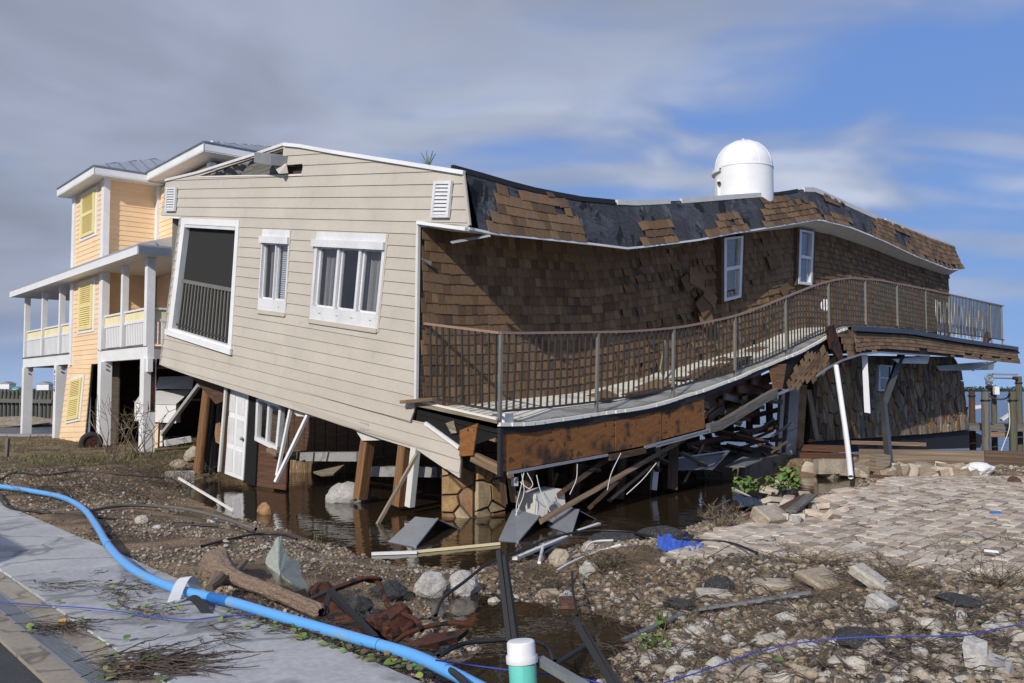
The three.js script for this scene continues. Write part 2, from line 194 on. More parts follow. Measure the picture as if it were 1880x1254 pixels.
const tPipe = tex(512, (u, v) => { const k = ss(0.46, 0.74, fbm(u * 4, v * 4, 6, 4, 211)), sp = ss(0.62, 0.7, fbm(u * 26, v * 26, 3, 26, 213)); return mix3(mix3([0.36, 0.62, 0.87], [0.55, 0.60, 0.62], k * 0.6), [0.48, 0.47, 0.44], sp * 0.12); });
const lin = (r, g, b) => new THREE.Color().setRGB(r, g, b);
const mat = (c, map, m = 1, o = {}) => { const k = new THREE.MeshStandardMaterial({ color: Array.isArray(c) ? lin(...c) : new THREE.Color(c), roughness: 0.85, side: THREE.DoubleSide, ...o }); if (map) { k.map = rep(map, ...(Array.isArray(m) ? m : [m])); if (o.bumpScale) k.bumpMap = k.map; } return k; };
const M = {
  siding: [[0.53, 0.48, 0.405], [0.52, 0.47, 0.395], [0.54, 0.49, 0.415]].map((c) => mat(c, tPaint, 2.2, { roughness: 0.6 })),
  white: mat([0.80, 0.80, 0.79], tPaint, 1.7, { roughness: 0.5 }), vinyl: mat([0.82, 0.82, 0.82], tSpeck, 1, { roughness: 0.35 }), offwhite: mat([0.66, 0.65, 0.61], tPaint, 0.8),
  trimGrey: mat([0.42, 0.42, 0.41], tSpeck, 1), seam: mat([0.05, 0.045, 0.04]), black: mat([0.018, 0.018, 0.02], tSpeck, 1, { roughness: 0.75 }), felt: mat([0.03, 0.03, 0.034], tBlackPly, 1.3), dark: mat([0.17, 0.13, 0.095], tGrain, [1.8, 0.5]),
  shingle: [[0.245, 0.143, 0.068], [0.180, 0.102, 0.048], [0.310, 0.190, 0.095], [0.130, 0.078, 0.040], [0.110, 0.075, 0.050], [0.225, 0.142, 0.080]].map((c) => mat(c, tShing, 0.8, { roughness: 0.95, bumpScale: 0.002 })),
  shingleV: mat([1, 1, 1], tShing, 0.8, { roughness: 0.95, vertexColors: true }),
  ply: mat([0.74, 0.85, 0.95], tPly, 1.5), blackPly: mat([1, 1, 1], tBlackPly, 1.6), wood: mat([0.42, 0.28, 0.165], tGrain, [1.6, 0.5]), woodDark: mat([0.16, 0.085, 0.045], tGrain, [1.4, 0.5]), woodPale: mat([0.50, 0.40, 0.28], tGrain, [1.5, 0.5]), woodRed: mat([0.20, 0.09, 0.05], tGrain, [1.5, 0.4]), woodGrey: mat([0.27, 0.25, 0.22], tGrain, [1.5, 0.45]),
  bulk: mat([0.40, 0.30, 0.21], tGrain, [4, 0.9]), bulkDark: mat([0.22, 0.14, 0.09], tGrain, [4, 0.9]),
  piling: mat([0.20, 0.19, 0.13], tGrain, [1.2, 0.4]), postOrange: mat([0.42, 0.21, 0.085], tGrain, [1.3, 0.35]),
  rail: mat([0.055, 0.050, 0.042], tSpeck, 0.6, { roughness: 0.5, metalness: 0.2 }), railPost: mat([0.23, 0.22, 0.19], tSpeck, 0.5, { roughness: 0.5, metalness: 0.2 }), railTop: mat([0.30, 0.20, 0.15], tPaint, 0.5, { roughness: 0.5 }),
  deck: mat([0.86, 0.85, 0.80], tDeck, [3.2, 1.6]), deckLip: mat([0.78, 0.76, 0.68], tPaint, 1),
  glass: new THREE.MeshPhysicalMaterial({ color: 0xffffff, transmission: 1, roughness: 0.03, thickness: 0, ior: 1.5, side: THREE.DoubleSide }), screen: mat([0.018, 0.018, 0.016], null, 1, { roughness: 0.9 }), curtain: mat([0.24, 0.24, 0.25], tSpeck, 0.5, { roughness: 1 }), blind: mat([0.36, 0.39, 0.43], null, 1),
  zinc: mat([0.42, 0.45, 0.48], tSpeck, 1.5, { roughness: 0.38, metalness: 0.75 }), metalRoof: mat([0.50, 0.52, 0.55], tSpeck, 2, { roughness: 0.4, metalness: 0.35 }), flash: mat([0.40, 0.42, 0.44], tSpeck, 1, { roughness: 0.5, metalness: 0.4 }), gutter: mat([0.045, 0.052, 0.07], tSpeck, 1, { roughness: 0.45 }), downspout: mat([0.07, 0.07, 0.068], tSpeck, 1, { roughness: 0.5 }),
  dome: mat([0.84, 0.84, 0.83], tPaint, 3.5, { roughness: 0.35 }), rust: mat([0.6, 0.58, 0.56], tRust, 0.7, { roughness: 0.9, bumpScale: 0.004 }),
  peach: [[0.88, 0.635, 0.385], [0.89, 0.65, 0.40], [0.865, 0.615, 0.365]].map((c) => mat(c, tPaint, 2, { roughness: 0.65 })), yellow: mat([0.82, 0.69, 0.30], tPaint, 1.5, { roughness: 0.55 }), yellowPale: mat([0.84, 0.74, 0.44], tPaint, 1.5, { roughness: 0.6 }),
  conc: mat([0.46, 0.46, 0.45], tConc, 2.2, { bumpScale: 0.002 }), walk: [[0.60, 0.605, 0.605], [0.565, 0.57, 0.57], [0.62, 0.62, 0.615]].map((c) => mat(c, tConc, 2.6, { roughness: 0.8, bumpScale: 0.002 })), gutterConc: mat([0.44, 0.385, 0.30], tConc, 1.6, { bumpScale: 0.003 }), asphalt: mat([0.055, 0.057, 0.06], tAsph, 1.5, { roughness: 0.9, bumpScale: 0.004 }), grate: mat([0.36, 0.38, 0.40], tSpeck, 0.5, { roughness: 0.5, metalness: 0.5 }),
  soil: mat([0.92, 0.86, 0.78], tSoil, 2.3, { roughness: 0.95, side: THREE.FrontSide }), paver: [[0.98, 0.96, 0.92], [0.88, 0.86, 0.825], [1.0, 1.0, 0.97], [0.82, 0.79, 0.75]].map((c) => mat(c, tPaver, 1.3, { roughness: 0.85, bumpScale: 0.003 })),
  lime: [[0.62, 0.57, 0.48], [0.55, 0.47, 0.36], [0.60, 0.58, 0.54], [0.48, 0.39, 0.28], [0.42, 0.36, 0.30]].map((c) => mat(c, tStone, 0.8, { roughness: 0.95, bumpScale: 0.01 })), chunk: mat([0.13, 0.13, 0.132], tChunk, 0.35, { roughness: 0.95, bumpScale: 0.006 }),
  sandstone: [[0.50, 0.33, 0.165], [0.44, 0.26, 0.12], [0.56, 0.42, 0.25], [0.33, 0.23, 0.14], [0.30, 0.27, 0.23], [0.24, 0.14, 0.08], [0.47, 0.38, 0.27]].map((c) => mat(c, tStone, 0.9, { roughness: 0.9, bumpScale: 0.006 })), gold: [[0.62, 0.42, 0.21], [0.55, 0.34, 0.15], [0.68, 0.52, 0.31], [0.40, 0.22, 0.11]].map((c) => mat(c, tStone, 0.6, { roughness: 0.85, bumpScale: 0.008 })), mortar: mat([0.07, 0.06, 0.05], tSpeck, 0.5),
  pond: mat([0.030, 0.021, 0.011], null, 1, { roughness: 0.045 }), sea: mat([0.040, 0.048, 0.062], null, 1, { roughness: 0.16 }),
  blue: mat([1, 1, 1], tPipe, [1.3, 0.5], { roughness: 0.4 }), blueDark: mat([0.02, 0.16, 0.5], tSpeck, 0.5, { roughness: 0.45 }), teal: mat([0.16, 0.62, 0.52], tPaint, 0.8, { roughness: 0.4 }), rope: mat([0.03, 0.06, 0.34], null, 1, { roughness: 0.7 }), tarp: mat([0.06, 0.15, 0.62], tPaint, 0.3, { roughness: 0.45 }), cable: mat([0.012, 0.012, 0.013], null, 1, { roughness: 0.5 }), wire: mat([0.6, 0.6, 0.58]),
  bark: mat([0.46, 0.32, 0.22], tGrain, [0.9, 0.25], { roughness: 0.95, bumpScale: 0.012 }), twig: mat([0.075, 0.055, 0.04]), straw: mat([0.26, 0.20, 0.115]), grass: mat([0.10, 0.12, 0.035]), leaf: [mat([0.10, 0.18, 0.035], null, 1, { roughness: 0.6 }), mat([0.19, 0.23, 0.05], null, 1, { roughness: 0.6 }), mat([0.08, 0.17, 0.03], null, 1, { roughness: 0.6 })], leafGold: mat([0.55, 0.30, 0.05]), palm: mat([0.17, 0.20, 0.11]), mangrove: mat([0.028, 0.042, 0.022]),
  plastic: new THREE.MeshPhysicalMaterial({ color: lin(0.60, 0.66, 0.55), transmission: 0.55, roughness: 0.35, thickness: 0, side: THREE.DoubleSide }), rubber: mat([0.03, 0.028, 0.026], tSpeck, 0.5), pink: mat([0.38, 0.17, 0.16], tStone, 0.3), shadedConc: mat([0.22, 0.185, 0.14], tConc, 1.5, { bumpScale: 0.004 }), tint: mat([0.03, 0.033, 0.038], null, 1, { roughness: 0.06 }), insul: mat([0.30, 0.29, 0.28], tStone, 0.4), boxMetal: mat([0.33, 0.335, 0.33], tSpeck, 0.6, { roughness: 0.5, metalness: 0.4 }),
};
M.pond.bumpMap = rep(bPond, 1.3); M.pond.bumpScale = 0.004; M.sea.bumpMap = rep(bWave, 14); M.sea.bumpScale = 0.30; M.soil.bumpMap = rep(bSoil, 0.9); M.soil.bumpScale = 0.02;

// ---------------------------------------------------------------- plan of the place
const U = V(0.681, 0, -0.732).normalize(), VD = V(-0.732, 0, -0.681).normalize();     // along the long side, along the gable wall
const PF = mkPlane(-1.40, -13.27, VD.x, VD.z, -0.681, 0.732);        // gable wall
const PW = mkPlane(-1.40, -13.27, 0.705, -0.71, 0.71, 0.705);        // shingled long wall
const PL = mkPlane(-0.633, -12.56, U.x, U.z, 0.732, 0.681);          // eave lip above the balcony
const PR = mkPlane(-0.16, -12.16, U.x, U.z, 0.732, 0.681);           // balcony edge
const YW = -0.30;                                                    // flood water level
const S0 = V(-0.41, 0, -4.8), SE = V(-0.66, 0, -0.75).normalize(), SG = V(0.75, 0, -0.66).normalize();
const street = (a, b, y = 0) => S0.clone().addScaledVector(SE, a).addScaledVector(SG, b).setY(y);
const poolPx = [[[335, 905], [350, 884], [480, 850], [1000, 830], [1300, 850], [1450, 878], [1555, 876], [1590, 890], [1500, 908], [1405, 925], [1335, 952], [1200, 985], [1080, 998], [985, 1028], [850, 1045], [720, 1036], [640, 1012], [560, 985], [450, 955], [395, 935]],
  [[765, 1098], [870, 1086], [960, 1096], [1060, 1112], [1190, 1152], [1165, 1190], [1120, 1250], [1080, 1330], [860, 1330], [815, 1240], [870, 1190], [815, 1140]]];
const pools = poolPx.map((p) => p.map(([x, y]) => { const q = onG(x, y, YW); return [q.x, q.z]; }));
const yardPx = [[1215, 1008], [1330, 962], [1420, 935], [1510, 908], [1600, 886], [1640, 872], [1900, 872], [2350, 890], [2500, 1110], [1760, 1068], [1560, 1030], [1400, 1025], [1250, 1030]];
const yard = yardPx.map(([x, y]) => { const q = onG(x, y, -0.06); return [q.x, q.z]; });
const shore = curve([[-60, -30.5], [-6, -30.5], [2, -28], [6, -25.5], [7.6, -23.4], [10.2, -19.6], [14, -15], [40, 10]]);
function gh(x, z) {                   // ground height
  const b = (x - S0.x) * SG.x + (z - S0.z) * SG.z;
  let h = -0.02 + 0.10 * (fbm(x * 0.55 + 4, z * 0.55, 3, 1 << 20, 201) - 0.5) + 0.05 * (fbm(x * 2.4, z * 2.4, 3, 1 << 20, 205) - 0.5) + 0.028 * (fbm(x * 9, z * 9, 2, 1 << 20, 209) - 0.5);
  h += 0.13 * Math.exp(-((x - 0.75) ** 2 / 0.8 + (z + 8.0) ** 2 / 1.2)) + 0.10 * Math.exp(-((x - 3.2) ** 2 / 3 + (z + 6.2) ** 2 / 1.6));
  h = mix(-0.05, h, ss(0, 0.5, b));
  let sd = 1e9; if (z > -20 && z < -3) for (const p of pools) sd = Math.min(sd, sdPoly(p, x, z));
  sd += 0.24 * (fbm(x * 1.7, z * 1.7, 4, 1 << 20, 211) - 0.5);
  h = sd < 0 ? Math.max(YW + sd * 0.55, -0.75) : mix(YW, h, ss(0, 1.7, sd));
  if (z > -21 && z < -6) { const y = sdPoly(yard, x, z); h = mix(-0.13, h, ss(-0.1, 0.25, y)); }
  if (b < 0.03) h = Math.min(h, -0.16);
  const s = z - shore(x); if (s < 0.4) h = mix(-2.5, h, ss(-0.25, 0.25, s));
  return h;
}
const onT = (px, py) => { let h = 0, p; for (let i = 0; i < 8; i++) { p = onG(px, py, h); h = mix(h, Math.max(gh(p.x, p.z), YW - 0.1), 0.7); } return onG(px, py, h); };
const rest = (p, dy = 0) => p.clone().setY(gh(p.x, p.z) + dy);
{
  const xs = [], zs = []; for (let x = 0; x < 60;) { xs.push(x); x += x < 9 ? 0.06 : 0.06 + (x - 9) * 0.06; } const X = [...xs.slice(1).map((x) => -x).reverse(), ...xs];
  for (let d = 1.5; d < 34;) { zs.push(-d); d += 0.035 + d * 0.0045; }
  const n = X.length, m = zs.length, pos = new Float32Array(n * m * 3), uv = new Float32Array(n * m * 2), idx = [];
  for (let j = 0; j < m; j++) for (let i = 0; i < n; i++) { const k = j * n + i; pos.set([X[i], gh(X[i], zs[j]), zs[j]], k * 3); uv.set([X[i], zs[j]], k * 2); if (i && j) idx.push(k, k - 1, k - n - 1, k, k - n - 1, k - n); }
  const g = new THREE.BufferGeometry(); g.setAttribute('position', new THREE.BufferAttribute(pos, 3)); g.setAttribute('uv', new THREE.BufferAttribute(uv, 2)); g.setIndex(idx); g.computeVertexNormals();
  M.soil.side = THREE.DoubleSide; struct('ground', g, M.soil);
}
{ // flood water and sea
  const flat = (pts, y, m, name) => { const s = new THREE.Shape(pts.map(([x, z]) => new THREE.Vector2(x, -z))), g = new THREE.ShapeGeometry(s); g.rotateX(-Math.PI / 2); g.translate(0, y, 0); const q = g.attributes.position, u = g.attributes.uv; for (let i = 0; i < q.count; i++) u.setXY(i, q.getX(i), q.getZ(i)); return struct(name, g, m); };
  const grow = (p, d) => { const c = p.reduce((a, q) => [a[0] + q[0] / p.length, a[1] + q[1] / p.length], [0, 0]); return p.map(([x, z]) => { const l = Math.hypot(x - c[0], z - c[1]); return [x + (x - c[0]) / l * d, z + (z - c[1]) / l * d]; }); };
  flat(grow(pools[0], 0.45), YW, M.pond, 'flood_water'); flat(grow(pools[1], 0.4), YW - 0.004, M.pond, 'puddle_water');
  flat([[-2500, -15], [2500, -15], [2500, -4500], [-2500, -4500]], -0.75, M.sea, 'sea');
}
{ // street: slabs, gutter, grating, asphalt
  const rd = thing('road', null, null, V(-8, 0, -4), null, 'structure'); const q = (a0, a1, b0, b1, y, t) => prism([street(a0, b0, y), street(a1, b0, y), street(a1, b1, y), street(a0, b1, y)], V(0, -t, 0));
  part(rd, 'asphalt_surface', q(-8, 40, -9, -1.52, -0.02, 0.25), M.asphalt);
  const wk = thing('sidewalk', null, null, V(-4, 0, -8), null, 'structure');
  const cuts = [-3.5, -1.9, -0.32, 1.32, 2.95, 4.55, 6.15, 7.8, 9.4, 11, 13, 15, 17, 19, 22, 25, 30];
  for (let i = 0; i + 1 < cuts.length; i++) { const y = (i % 3 - 1) * 0.004 + 0.012, a = cuts[i] + 0.01, b = cuts[i + 1] - 0.01, f = [street(a, -1.04, y), street(b, -1.04, y), street(b, -0.006, y), street(a, -0.006, y)], c = f.reduce((s, p) => s.add(p.clone().multiplyScalar(0.25)), V()); const top = f.map((p) => p.clone().lerp(c, 0.012)); part(wk, 'slab', [prism(top, f.map((p) => p.clone().add(V(0, -0.012, 0)))), prism(f.map((p) => p.clone().add(V(0, -0.012, 0))), V(0, -0.14, 0))], M.walk[i % 3]); }
  const gt = thing('gutter', null, null, V(-4, 0, -6), null, 'structure');
  for (let i = 0, a = -6; a < 30; i++, a += 3.05) { part(gt, 'kerb_slab', q(a, a + 3.04, -1.22, -1.05, 0, 0.16), M.gutterConc); part(gt, 'kerb_slab', q(a, a + 3.04, -1.515, -1.36, 0.002, 0.16), M.gutterConc); part(gt, 'channel_floor', q(a, a + 3.04, -1.36, -1.22, -0.035, 0.1), M.gutterConc); }
  for (const [a0, a1] of [[-1.2, 0.62], [1.25, 3.2], [3.25, 5.2]]) {                                  // steel channel gratings
    const g = thing('drain_grate', ['galvanised drain grating nearest the camera, half under wet twigs', 'galvanised drain grating in the gutter beside the dark asphalt corner', 'galvanised drain grating in the gutter at the left edge'][a0 < 0 ? 0 : a0 < 2 ? 1 : 2], 'drain grate', street((a0 + a1) / 2, -1.29), 'drain gratings along the gutter');
    for (const b of [-1.352, -1.228]) part(g, 'edge_bar', q(a0, a1, b - 0.008, b + 0.008, 0.004, 0.03), M.grate);
    const bars = []; for (let a = a0 + 0.02; a < a1; a += 0.028) bars.push(q(a, a + 0.013, -1.343, -1.237, 0.001, 0.022)); part(g, 'cross_bars', bars, M.grate, null, 'stuff');
  }
}

// ---------------------------------------------------------------- the wrecked house
const HB = V(3, -0.3, -20);
const house = thing('wrecked_house', 'collapsed two storey house with beige gable wall, brown shingles and a sagging balcony', 'house', HB);
const F = (x, y, o = 0) => onP(PF, x, y, o), fl = (x, y) => loc(PF, onP(PF, x, y)), fw = (q, o = 0) => wp(PF, q[0], q[1], o);
const TILT = 0.1445;
// a window or panel laid between four corners (TL, TR, BR, BL as points); quad(u0,v0,u1,v1,o0,o1) makes a solid in it
function patch(c, n) { const f = (u, v, o = 0) => lerp3(lerp3(c[0], c[1], u), lerp3(c[3], c[2], u), v).addScaledVector(n, o); return { f, quad: (u0, v0, u1, v1, o0, o1) => { const q = [[u0, v0], [u1, v0], [u1, v1], [u0, v1]]; return prism(q.map(([u, v]) => f(u, v, o1)), q.map(([u, v]) => f(u, v, o0))); } }; }

// gable wall: lap siding, each course cut round the openings
const holesF = {
  porch: [[337, 401], [442, 405], [427, 649], [310, 612]], small: [[484, 421], [535, 423], [525, 580], [475, 573.5]], large: [[583, 426], [712, 430], [694, 610], [570, 591]],
};
const gap1 = [[366, 323.5], [466, 290], [521, 272], [521, 321]], gap2 = [[521, 304], [557, 301], [555, 319], [521, 321]];
const mainF = [[305.5, 332.5], [363, 318.5], [465, 286], [522, 266.5], [551, 270], [612, 281], [701, 295], [851, 320], [862, 414], [857, 418.5], [769, 406], [763, 748], [754, 775], [510, 705], [506, 741], [344, 688], [294, 670], [332.5, 398.5], [296, 396]].map((p) => fl(...p));
const lowF = [[510, 705], [756, 772], [783, 777], [843, 822], [840, 878], [765, 828], [698, 807], [567, 761], [506, 741]].map((p) => fl(...p));
const cutH = [...Object.values(holesF), gap1, gap2].map((h) => h.map((p) => fl(...p)));
function sidingRows(poly, holes, off, k0, k1, shift) {
  for (let k = k0; k < k1; k++) {
    const top = 3.915 - 0.189 * (k - 1) + shift, bot = top - 0.189, g = (q) => q[1] - TILT * q[0];
    let strips = [tidy(clipHalf(clipHalf(poly, (q) => top - g(q)), (q) => g(q) - bot))].filter(Boolean); for (const h of holes) strips = subtract(strips, h);
    const j = rr(0.8, 7.2), cuts = []; for (const s of strips) { const ss_ = s.map((q) => q[0]), lo = Math.min(...ss_), hi = Math.max(...ss_); if (hi - lo > 4.5 && j > lo + 0.6 && j < hi - 0.6) { cuts.push(clipHalf(s, (q) => q[0] - j - 0.0015), clipHalf(s, (q) => j - 0.0015 - q[0])); } else cuts.push(s); }
    for (const s of cuts) { const t = tidy(s); if (!t) continue; const o0 = (q) => typeof off === 'number' ? off : off(q), prd = (q) => o0(q) + 0.005 + 0.016 * clamp((top - g(q)) / 0.189); part(house, 'siding_board', prism(t.map((q) => fw(q, prd(q))), t.map((q) => fw(q, o0(q) - 0.012))), M.siding[Math.floor(hsh(k, Math.round(s[0][0] * 9)) * 3)]); }
  }
}
sidingRows(mainF, cutH, 0, -13, 22, 0); const sLow = lowF[0][0]; sidingRows(lowF, [], (q) => -0.045 * ss(0, 1.6, sLow - q[0]), 10, 24, 0);
// sheathing behind the boards keeps the wall tight
{ let s = [mainF]; for (const h of cutH) s = subtract(s, h); s = s.map(tidy).filter(Boolean); part(house, 'sheathing', s.map((t) => prism(t.map((q) => fw(q, -0.016)), t.map((q) => fw(q, -0.05)))), M.dark); part(house, 'sheathing', prism(lowF.map((q) => fw(q, -0.064)), lowF.map((q) => fw(q, -0.09))), M.dark); }
const line = (pts, w, t, o, hint) => pts.slice(1).map((p, i) => beam(typeof pts[i].x === 'number' ? pts[i] : F(...pts[i], o), typeof p.x === 'number' ? p : F(...p, o), w, t, hint));
part(house, 'rake_trim', line([[304, 331], [363, 317], [465, 284.5], [522, 264.5]], 0.05, 0.045, 0.02, PF.n), M.offwhite, 'bent pale roof edge above the torn gable');
part(house, 'rake_trim', line([[522, 265], [551, 268], [612, 279], [701, 293], [852, 317]], 0.06, 0.05, 0.03, PF.n), M.white);
part(house, 'corner_trim', line([[768, 405], [764, 735]], 0.05, 0.05, 0.02, PF.n), M.offwhite);
part(house, 'side_trim', line([[331, 399], [294, 670]], 0.03, 0.03, 0.01, PF.n), M.trimGrey);
part(house, 'side_trim', line([[851, 320], [862, 414]], 0.045, 0.03, 0.012, PF.n), M.siding[1]);
part(house, 'soffit_edge', line([[769, 409], [858, 421]], 0.10, 0.05, 0.02, UP), M.white);
part(house, 'soffit_edge', line([[296, 398], [333, 400]], 0.04, 0.04, 0.0, UP), M.white);
part(house, 'skirt_cap', line([[781, 777], [843, 822]], 0.05, 0.04, 0.0, PF.n), M.white);
// torn gable: batts, bare plywood and an open vent box
part(house, 'attic_board', prism([F(460, 296, -0.1), F(524, 276, -0.1), F(524, 324, -0.1), F(440, 324, -0.1)], PF.n.clone().multiplyScalar(-0.03)), M.woodGrey);
part(house, 'attic_board', prism([F(524, 290, -0.12), F(566, 290, -0.12), F(562, 322, -0.12), F(524, 324, -0.12)], PF.n.clone().multiplyScalar(-0.03)), M.woodDark);
part(house, 'attic_backing', prism([F(355, 328, -0.42), F(530, 262, -0.42), F(580, 300, -0.42), F(580, 330, -0.42)], PF.n.clone().multiplyScalar(-0.03)), M.dark);
for (const [x, y, r] of [[413, 318, 0.13], [430, 313, 0.16], [448, 310, 0.15], [398, 320, 0.09], [455, 303, 0.12]]) { const c = F(x, y, -0.25), g = rockGeo(r * 1.3, r, r, x, 0.9, 3, -0.6, 0); g.translate(c.x, c.y, c.z); part(house, 'insulation_batt', g, M.insul); }
part(house, 'gap_edge', line([[366, 325], [440, 323], [520, 322.5], [556, 321]], 0.03, 0.03, 0.015, UP), M.offwhite);
{ const p = patch([F(467, 279, 0.16), F(497, 284, 0.3), F(497, 303, 0.3), F(466, 298, 0.16)], PF.n); part(house, 'vent_box', prism([F(467, 279, 0.30), F(498, 284, 0.30), F(497, 303, 0.30), F(466, 298, 0.30)], V(-0.02, 0.03, 0.0).addScaledVector(PF.n, -0.55).addScaledVector(VD, -0.16)), M.boxMetal, 'grey metal box hanging out of the torn gable'); part(house, 'loose_flap', prism([F(500, 302, 0.16), F(526, 301, 0.05), F(529, 318, 0.05), F(512, 319, 0.2)], V(0, 0.012, -0.012)), M.siding[1], 'bent loose piece of beige siding'); void p; }
// louvred gable vents
for (const c of [[[308, 344], [326, 344], [323, 388], [305.5, 388]], [[800, 332.5], [832, 332.5], [826, 400], [793, 400]]]) {
  const p = patch(c.map((q) => F(...q, 0.03)), PF.n), v = part(house, 'gable_vent', [p.quad(0, 0, 0.13, 1, 0, 0.045), p.quad(0.87, 0, 1, 1, 0, 0.045), p.quad(0.13, 0, 0.87, 0.09, 0, 0.045), p.quad(0.13, 0.93, 0.87, 1, 0, 0.045), p.quad(0.1, 0.05, 0.9, 0.95, 0, 0.006)], M.vinyl);
  for (let i = 0; i < 8; i++) { const a = 0.09 + i * 0.105, b = a + 0.105; part(v, 'louvre', prism([p.f(0.13, a, 0.012), p.f(0.87, a, 0.012), p.f(0.87, b - 0.012, 0.042), p.f(0.13, b - 0.012, 0.042)], PF.n.clone().multiplyScalar(-0.008)), M.vinyl); }
}
// screened porch opening with its own railing
{
  const p = patch(holesF.porch.map((q) => F(...q, 0)), PF.n), n = PF.n;
  const w = part(house, 'porch_opening', [p.quad(0, 0, 0.07, 1, -0.1, 0.04), p.quad(0.95, 0, 1, 1, -0.1, 0.04), p.quad(0.07, 0, 0.95, 0.05, -0.1, 0.045), p.quad(0.07, 0.945, 0.95, 1, -0.1, 0.04)], M.white);
  part(w, 'insect_screen', p.quad(0.06, 0.04, 0.955, 0.95, -0.085, -0.08), M.screen); part(w, 'sill', [p.quad(-0.02, 0.965, 1.01, 1.01, 0.035, 0.075)], M.white); part(w, 'header_strip', p.quad(0.07, 0.05, 0.935, 0.075, -0.02, 0.03), M.vinyl);
  part(w, 'hand_rail', p.quad(0.075, 0.515, 0.93, 0.545, -0.07, -0.03), M.railPost); part(w, 'bottom_rail', p.quad(0.075, 0.90, 0.93, 0.915, -0.07, -0.035), M.rail);
  for (let i = 0; i < 16; i++) { const u = 0.10 + i * 0.053; part(w, 'baluster', p.quad(u, 0.54, u + 0.014, 0.935, -0.07, -0.04), M.railPost); } void n;
}
function slider(c, splits, kind) {
  const p = patch(c.map((q) => F(...q, 0)), PF.n), big = kind === 'large', gv0 = 0.16, gv1 = big ? 0.82 : 0.83;
  const w = part(house, big ? 'wide_window' : 'narrow_window', [p.quad(0, gv0, 0.035, gv1, -0.1, 0.03), p.quad(0.965, gv0, 1, gv1, -0.1, 0.03), p.quad(0, 0, 1, gv0, -0.1, 0.03), p.quad(0, gv1, 1, 1, -0.1, 0.028)], M.vinyl);
  part(w, 'shutter_box', p.quad(-0.035, 0.085, 1.0, 0.165, 0.03, 0.075), M.vinyl); part(w, 'sill', p.quad(-0.01, 0.965, 1.0, 1.012, 0.028, 0.045), M.siding[1]); part(w, 'casing', p.quad(-0.02, 0, 0, 1, -0.02, 0.024), M.siding[0]); part(w, 'casing', p.quad(1, 0, 1.02, 1, -0.02, 0.024), M.siding[0]);
  for (const u of big ? [0.14, 0.4, 0.62, 0.88] : [0.75]) part(w, 'bracket', p.quad(u, big ? 0.885 : 0.9, u + 0.03, big ? 0.895 : 0.912, 0.028, 0.034), M.trimGrey);
  const e = [0.035, ...splits, 0.965]; for (const u of splits) part(w, 'mullion', p.quad(u - 0.016, gv0, u + 0.016, gv1, -0.07, 0.012), M.vinyl);
  for (let i = 0; i + 1 < e.length; i++) { const a = e[i] + (i ? 0.022 : 0), b = e[i + 1] - (i + 2 < e.length ? 0.022 : 0); part(w, 'sash', [p.quad(a, gv0, a + 0.022, gv1, -0.075, -0.03), p.quad(b - 0.022, gv0, b, gv1, -0.075, -0.03), p.quad(a, gv0, b, gv0 + 0.02, -0.075, -0.03), p.quad(a, gv1 - 0.02, b, gv1, -0.075, -0.03)], M.vinyl); part(w, 'pane', p.quad(a + 0.015, gv0 + 0.012, b - 0.015, gv1 - 0.012, -0.056, -0.052), M.glass); }
  const cur = big ? [[0.05, 0.34], [0.58, 0.98]] : [[0.05, 0.55]];
  for (const [a, b] of cur) { const st = []; for (let i = 0; i <= 40; i++) { const u = mix(a, b, i / 40), o = -0.19 + 0.028 * Math.sin(i * 1.15) + 0.012 * Math.sin(i * 2.9); st.push([p.f(u, gv0 - 0.04, o), p.f(u, gv1 + 0.03, o)]); } part(w, 'curtain', strip(st), M.curtain); }
  if (!big) for (let i = 0; i < 26; i++) { const v = gv0 + i * 0.0262; part(w, 'blind_slat', p.quad(0.5, v, 0.97, v + 0.02, -0.135, -0.13), M.blind); }
}
slider(holesF.small, [0.5], 'small'); slider(holesF.large, [0.345, 0.655], 'large');
{ // painted house number
  const num = { 4: [[[0.7, 1], [0, 0.35], [1, 0.35]], [[0.7, 1], [0.7, 0]]], 2: [[[0, 0.8], [0.25, 1], [0.75, 1], [1, 0.75], [0, 0], [1, 0]]], 0: [[[0.3, 1], [0.7, 1], [1, 0.7], [1, 0.3], [0.7, 0], [0.3, 0], [0, 0.3], [0, 0.7], [0.3, 1]]] };
  [4, 2, 2, 0].forEach((d, i) => { const x0 = 655 + i * 6, y0 = 774 + i * 1.4; const G = []; for (const s of num[d]) for (let k = 0; k + 1 < s.length; k++) { const f = (q) => F(x0 + q[0] * 4.4, y0 + (1 - q[1]) * 12.5, -0.016); G.push(beam(f(s[k]), f(s[k + 1]), 0.009, 0.006, PF.n)); } part(house, 'house_number_digit', G, M.boxMetal); });
}

// the long side: heights along it read as curves of distance r from the front corner
const lipH = pxCurve(PL, [[769, 407], [856, 419], [903, 429], [1075, 447], [1152, 456.5], [1280, 441], [1340, 429], [1404, 419], [1500, 403], [1558, 417], [1620, 442], [1679, 470], [1743, 495], [1773, 494]]);
const topH = pxCurve(PL, [[852, 314], [963, 346], [1059, 365], [1155, 374], [1257, 369], [1369, 360], [1430, 356], [1487, 346], [1503, 352], [1599, 396], [1644, 412], [1700, 435], [1762, 457]], -0.28);
const deckH = pxCurve(PR, [[918, 778], [960, 779], [1059, 765], [1187, 747], [1280, 720], [1340, 697], [1420, 665], [1487, 636], [1530, 610], [1564, 598], [1663, 605], [1752, 620], [1861, 637]], 0, 0.35);
const rTopH = pxCurve(PR, [[918, 612], [1155, 609], [1251, 601], [1340, 583], [1376, 572], [1471, 534], [1503, 521], [1551, 510], [1612, 514], [1727, 537], [1838, 561]], 0, 0.5);
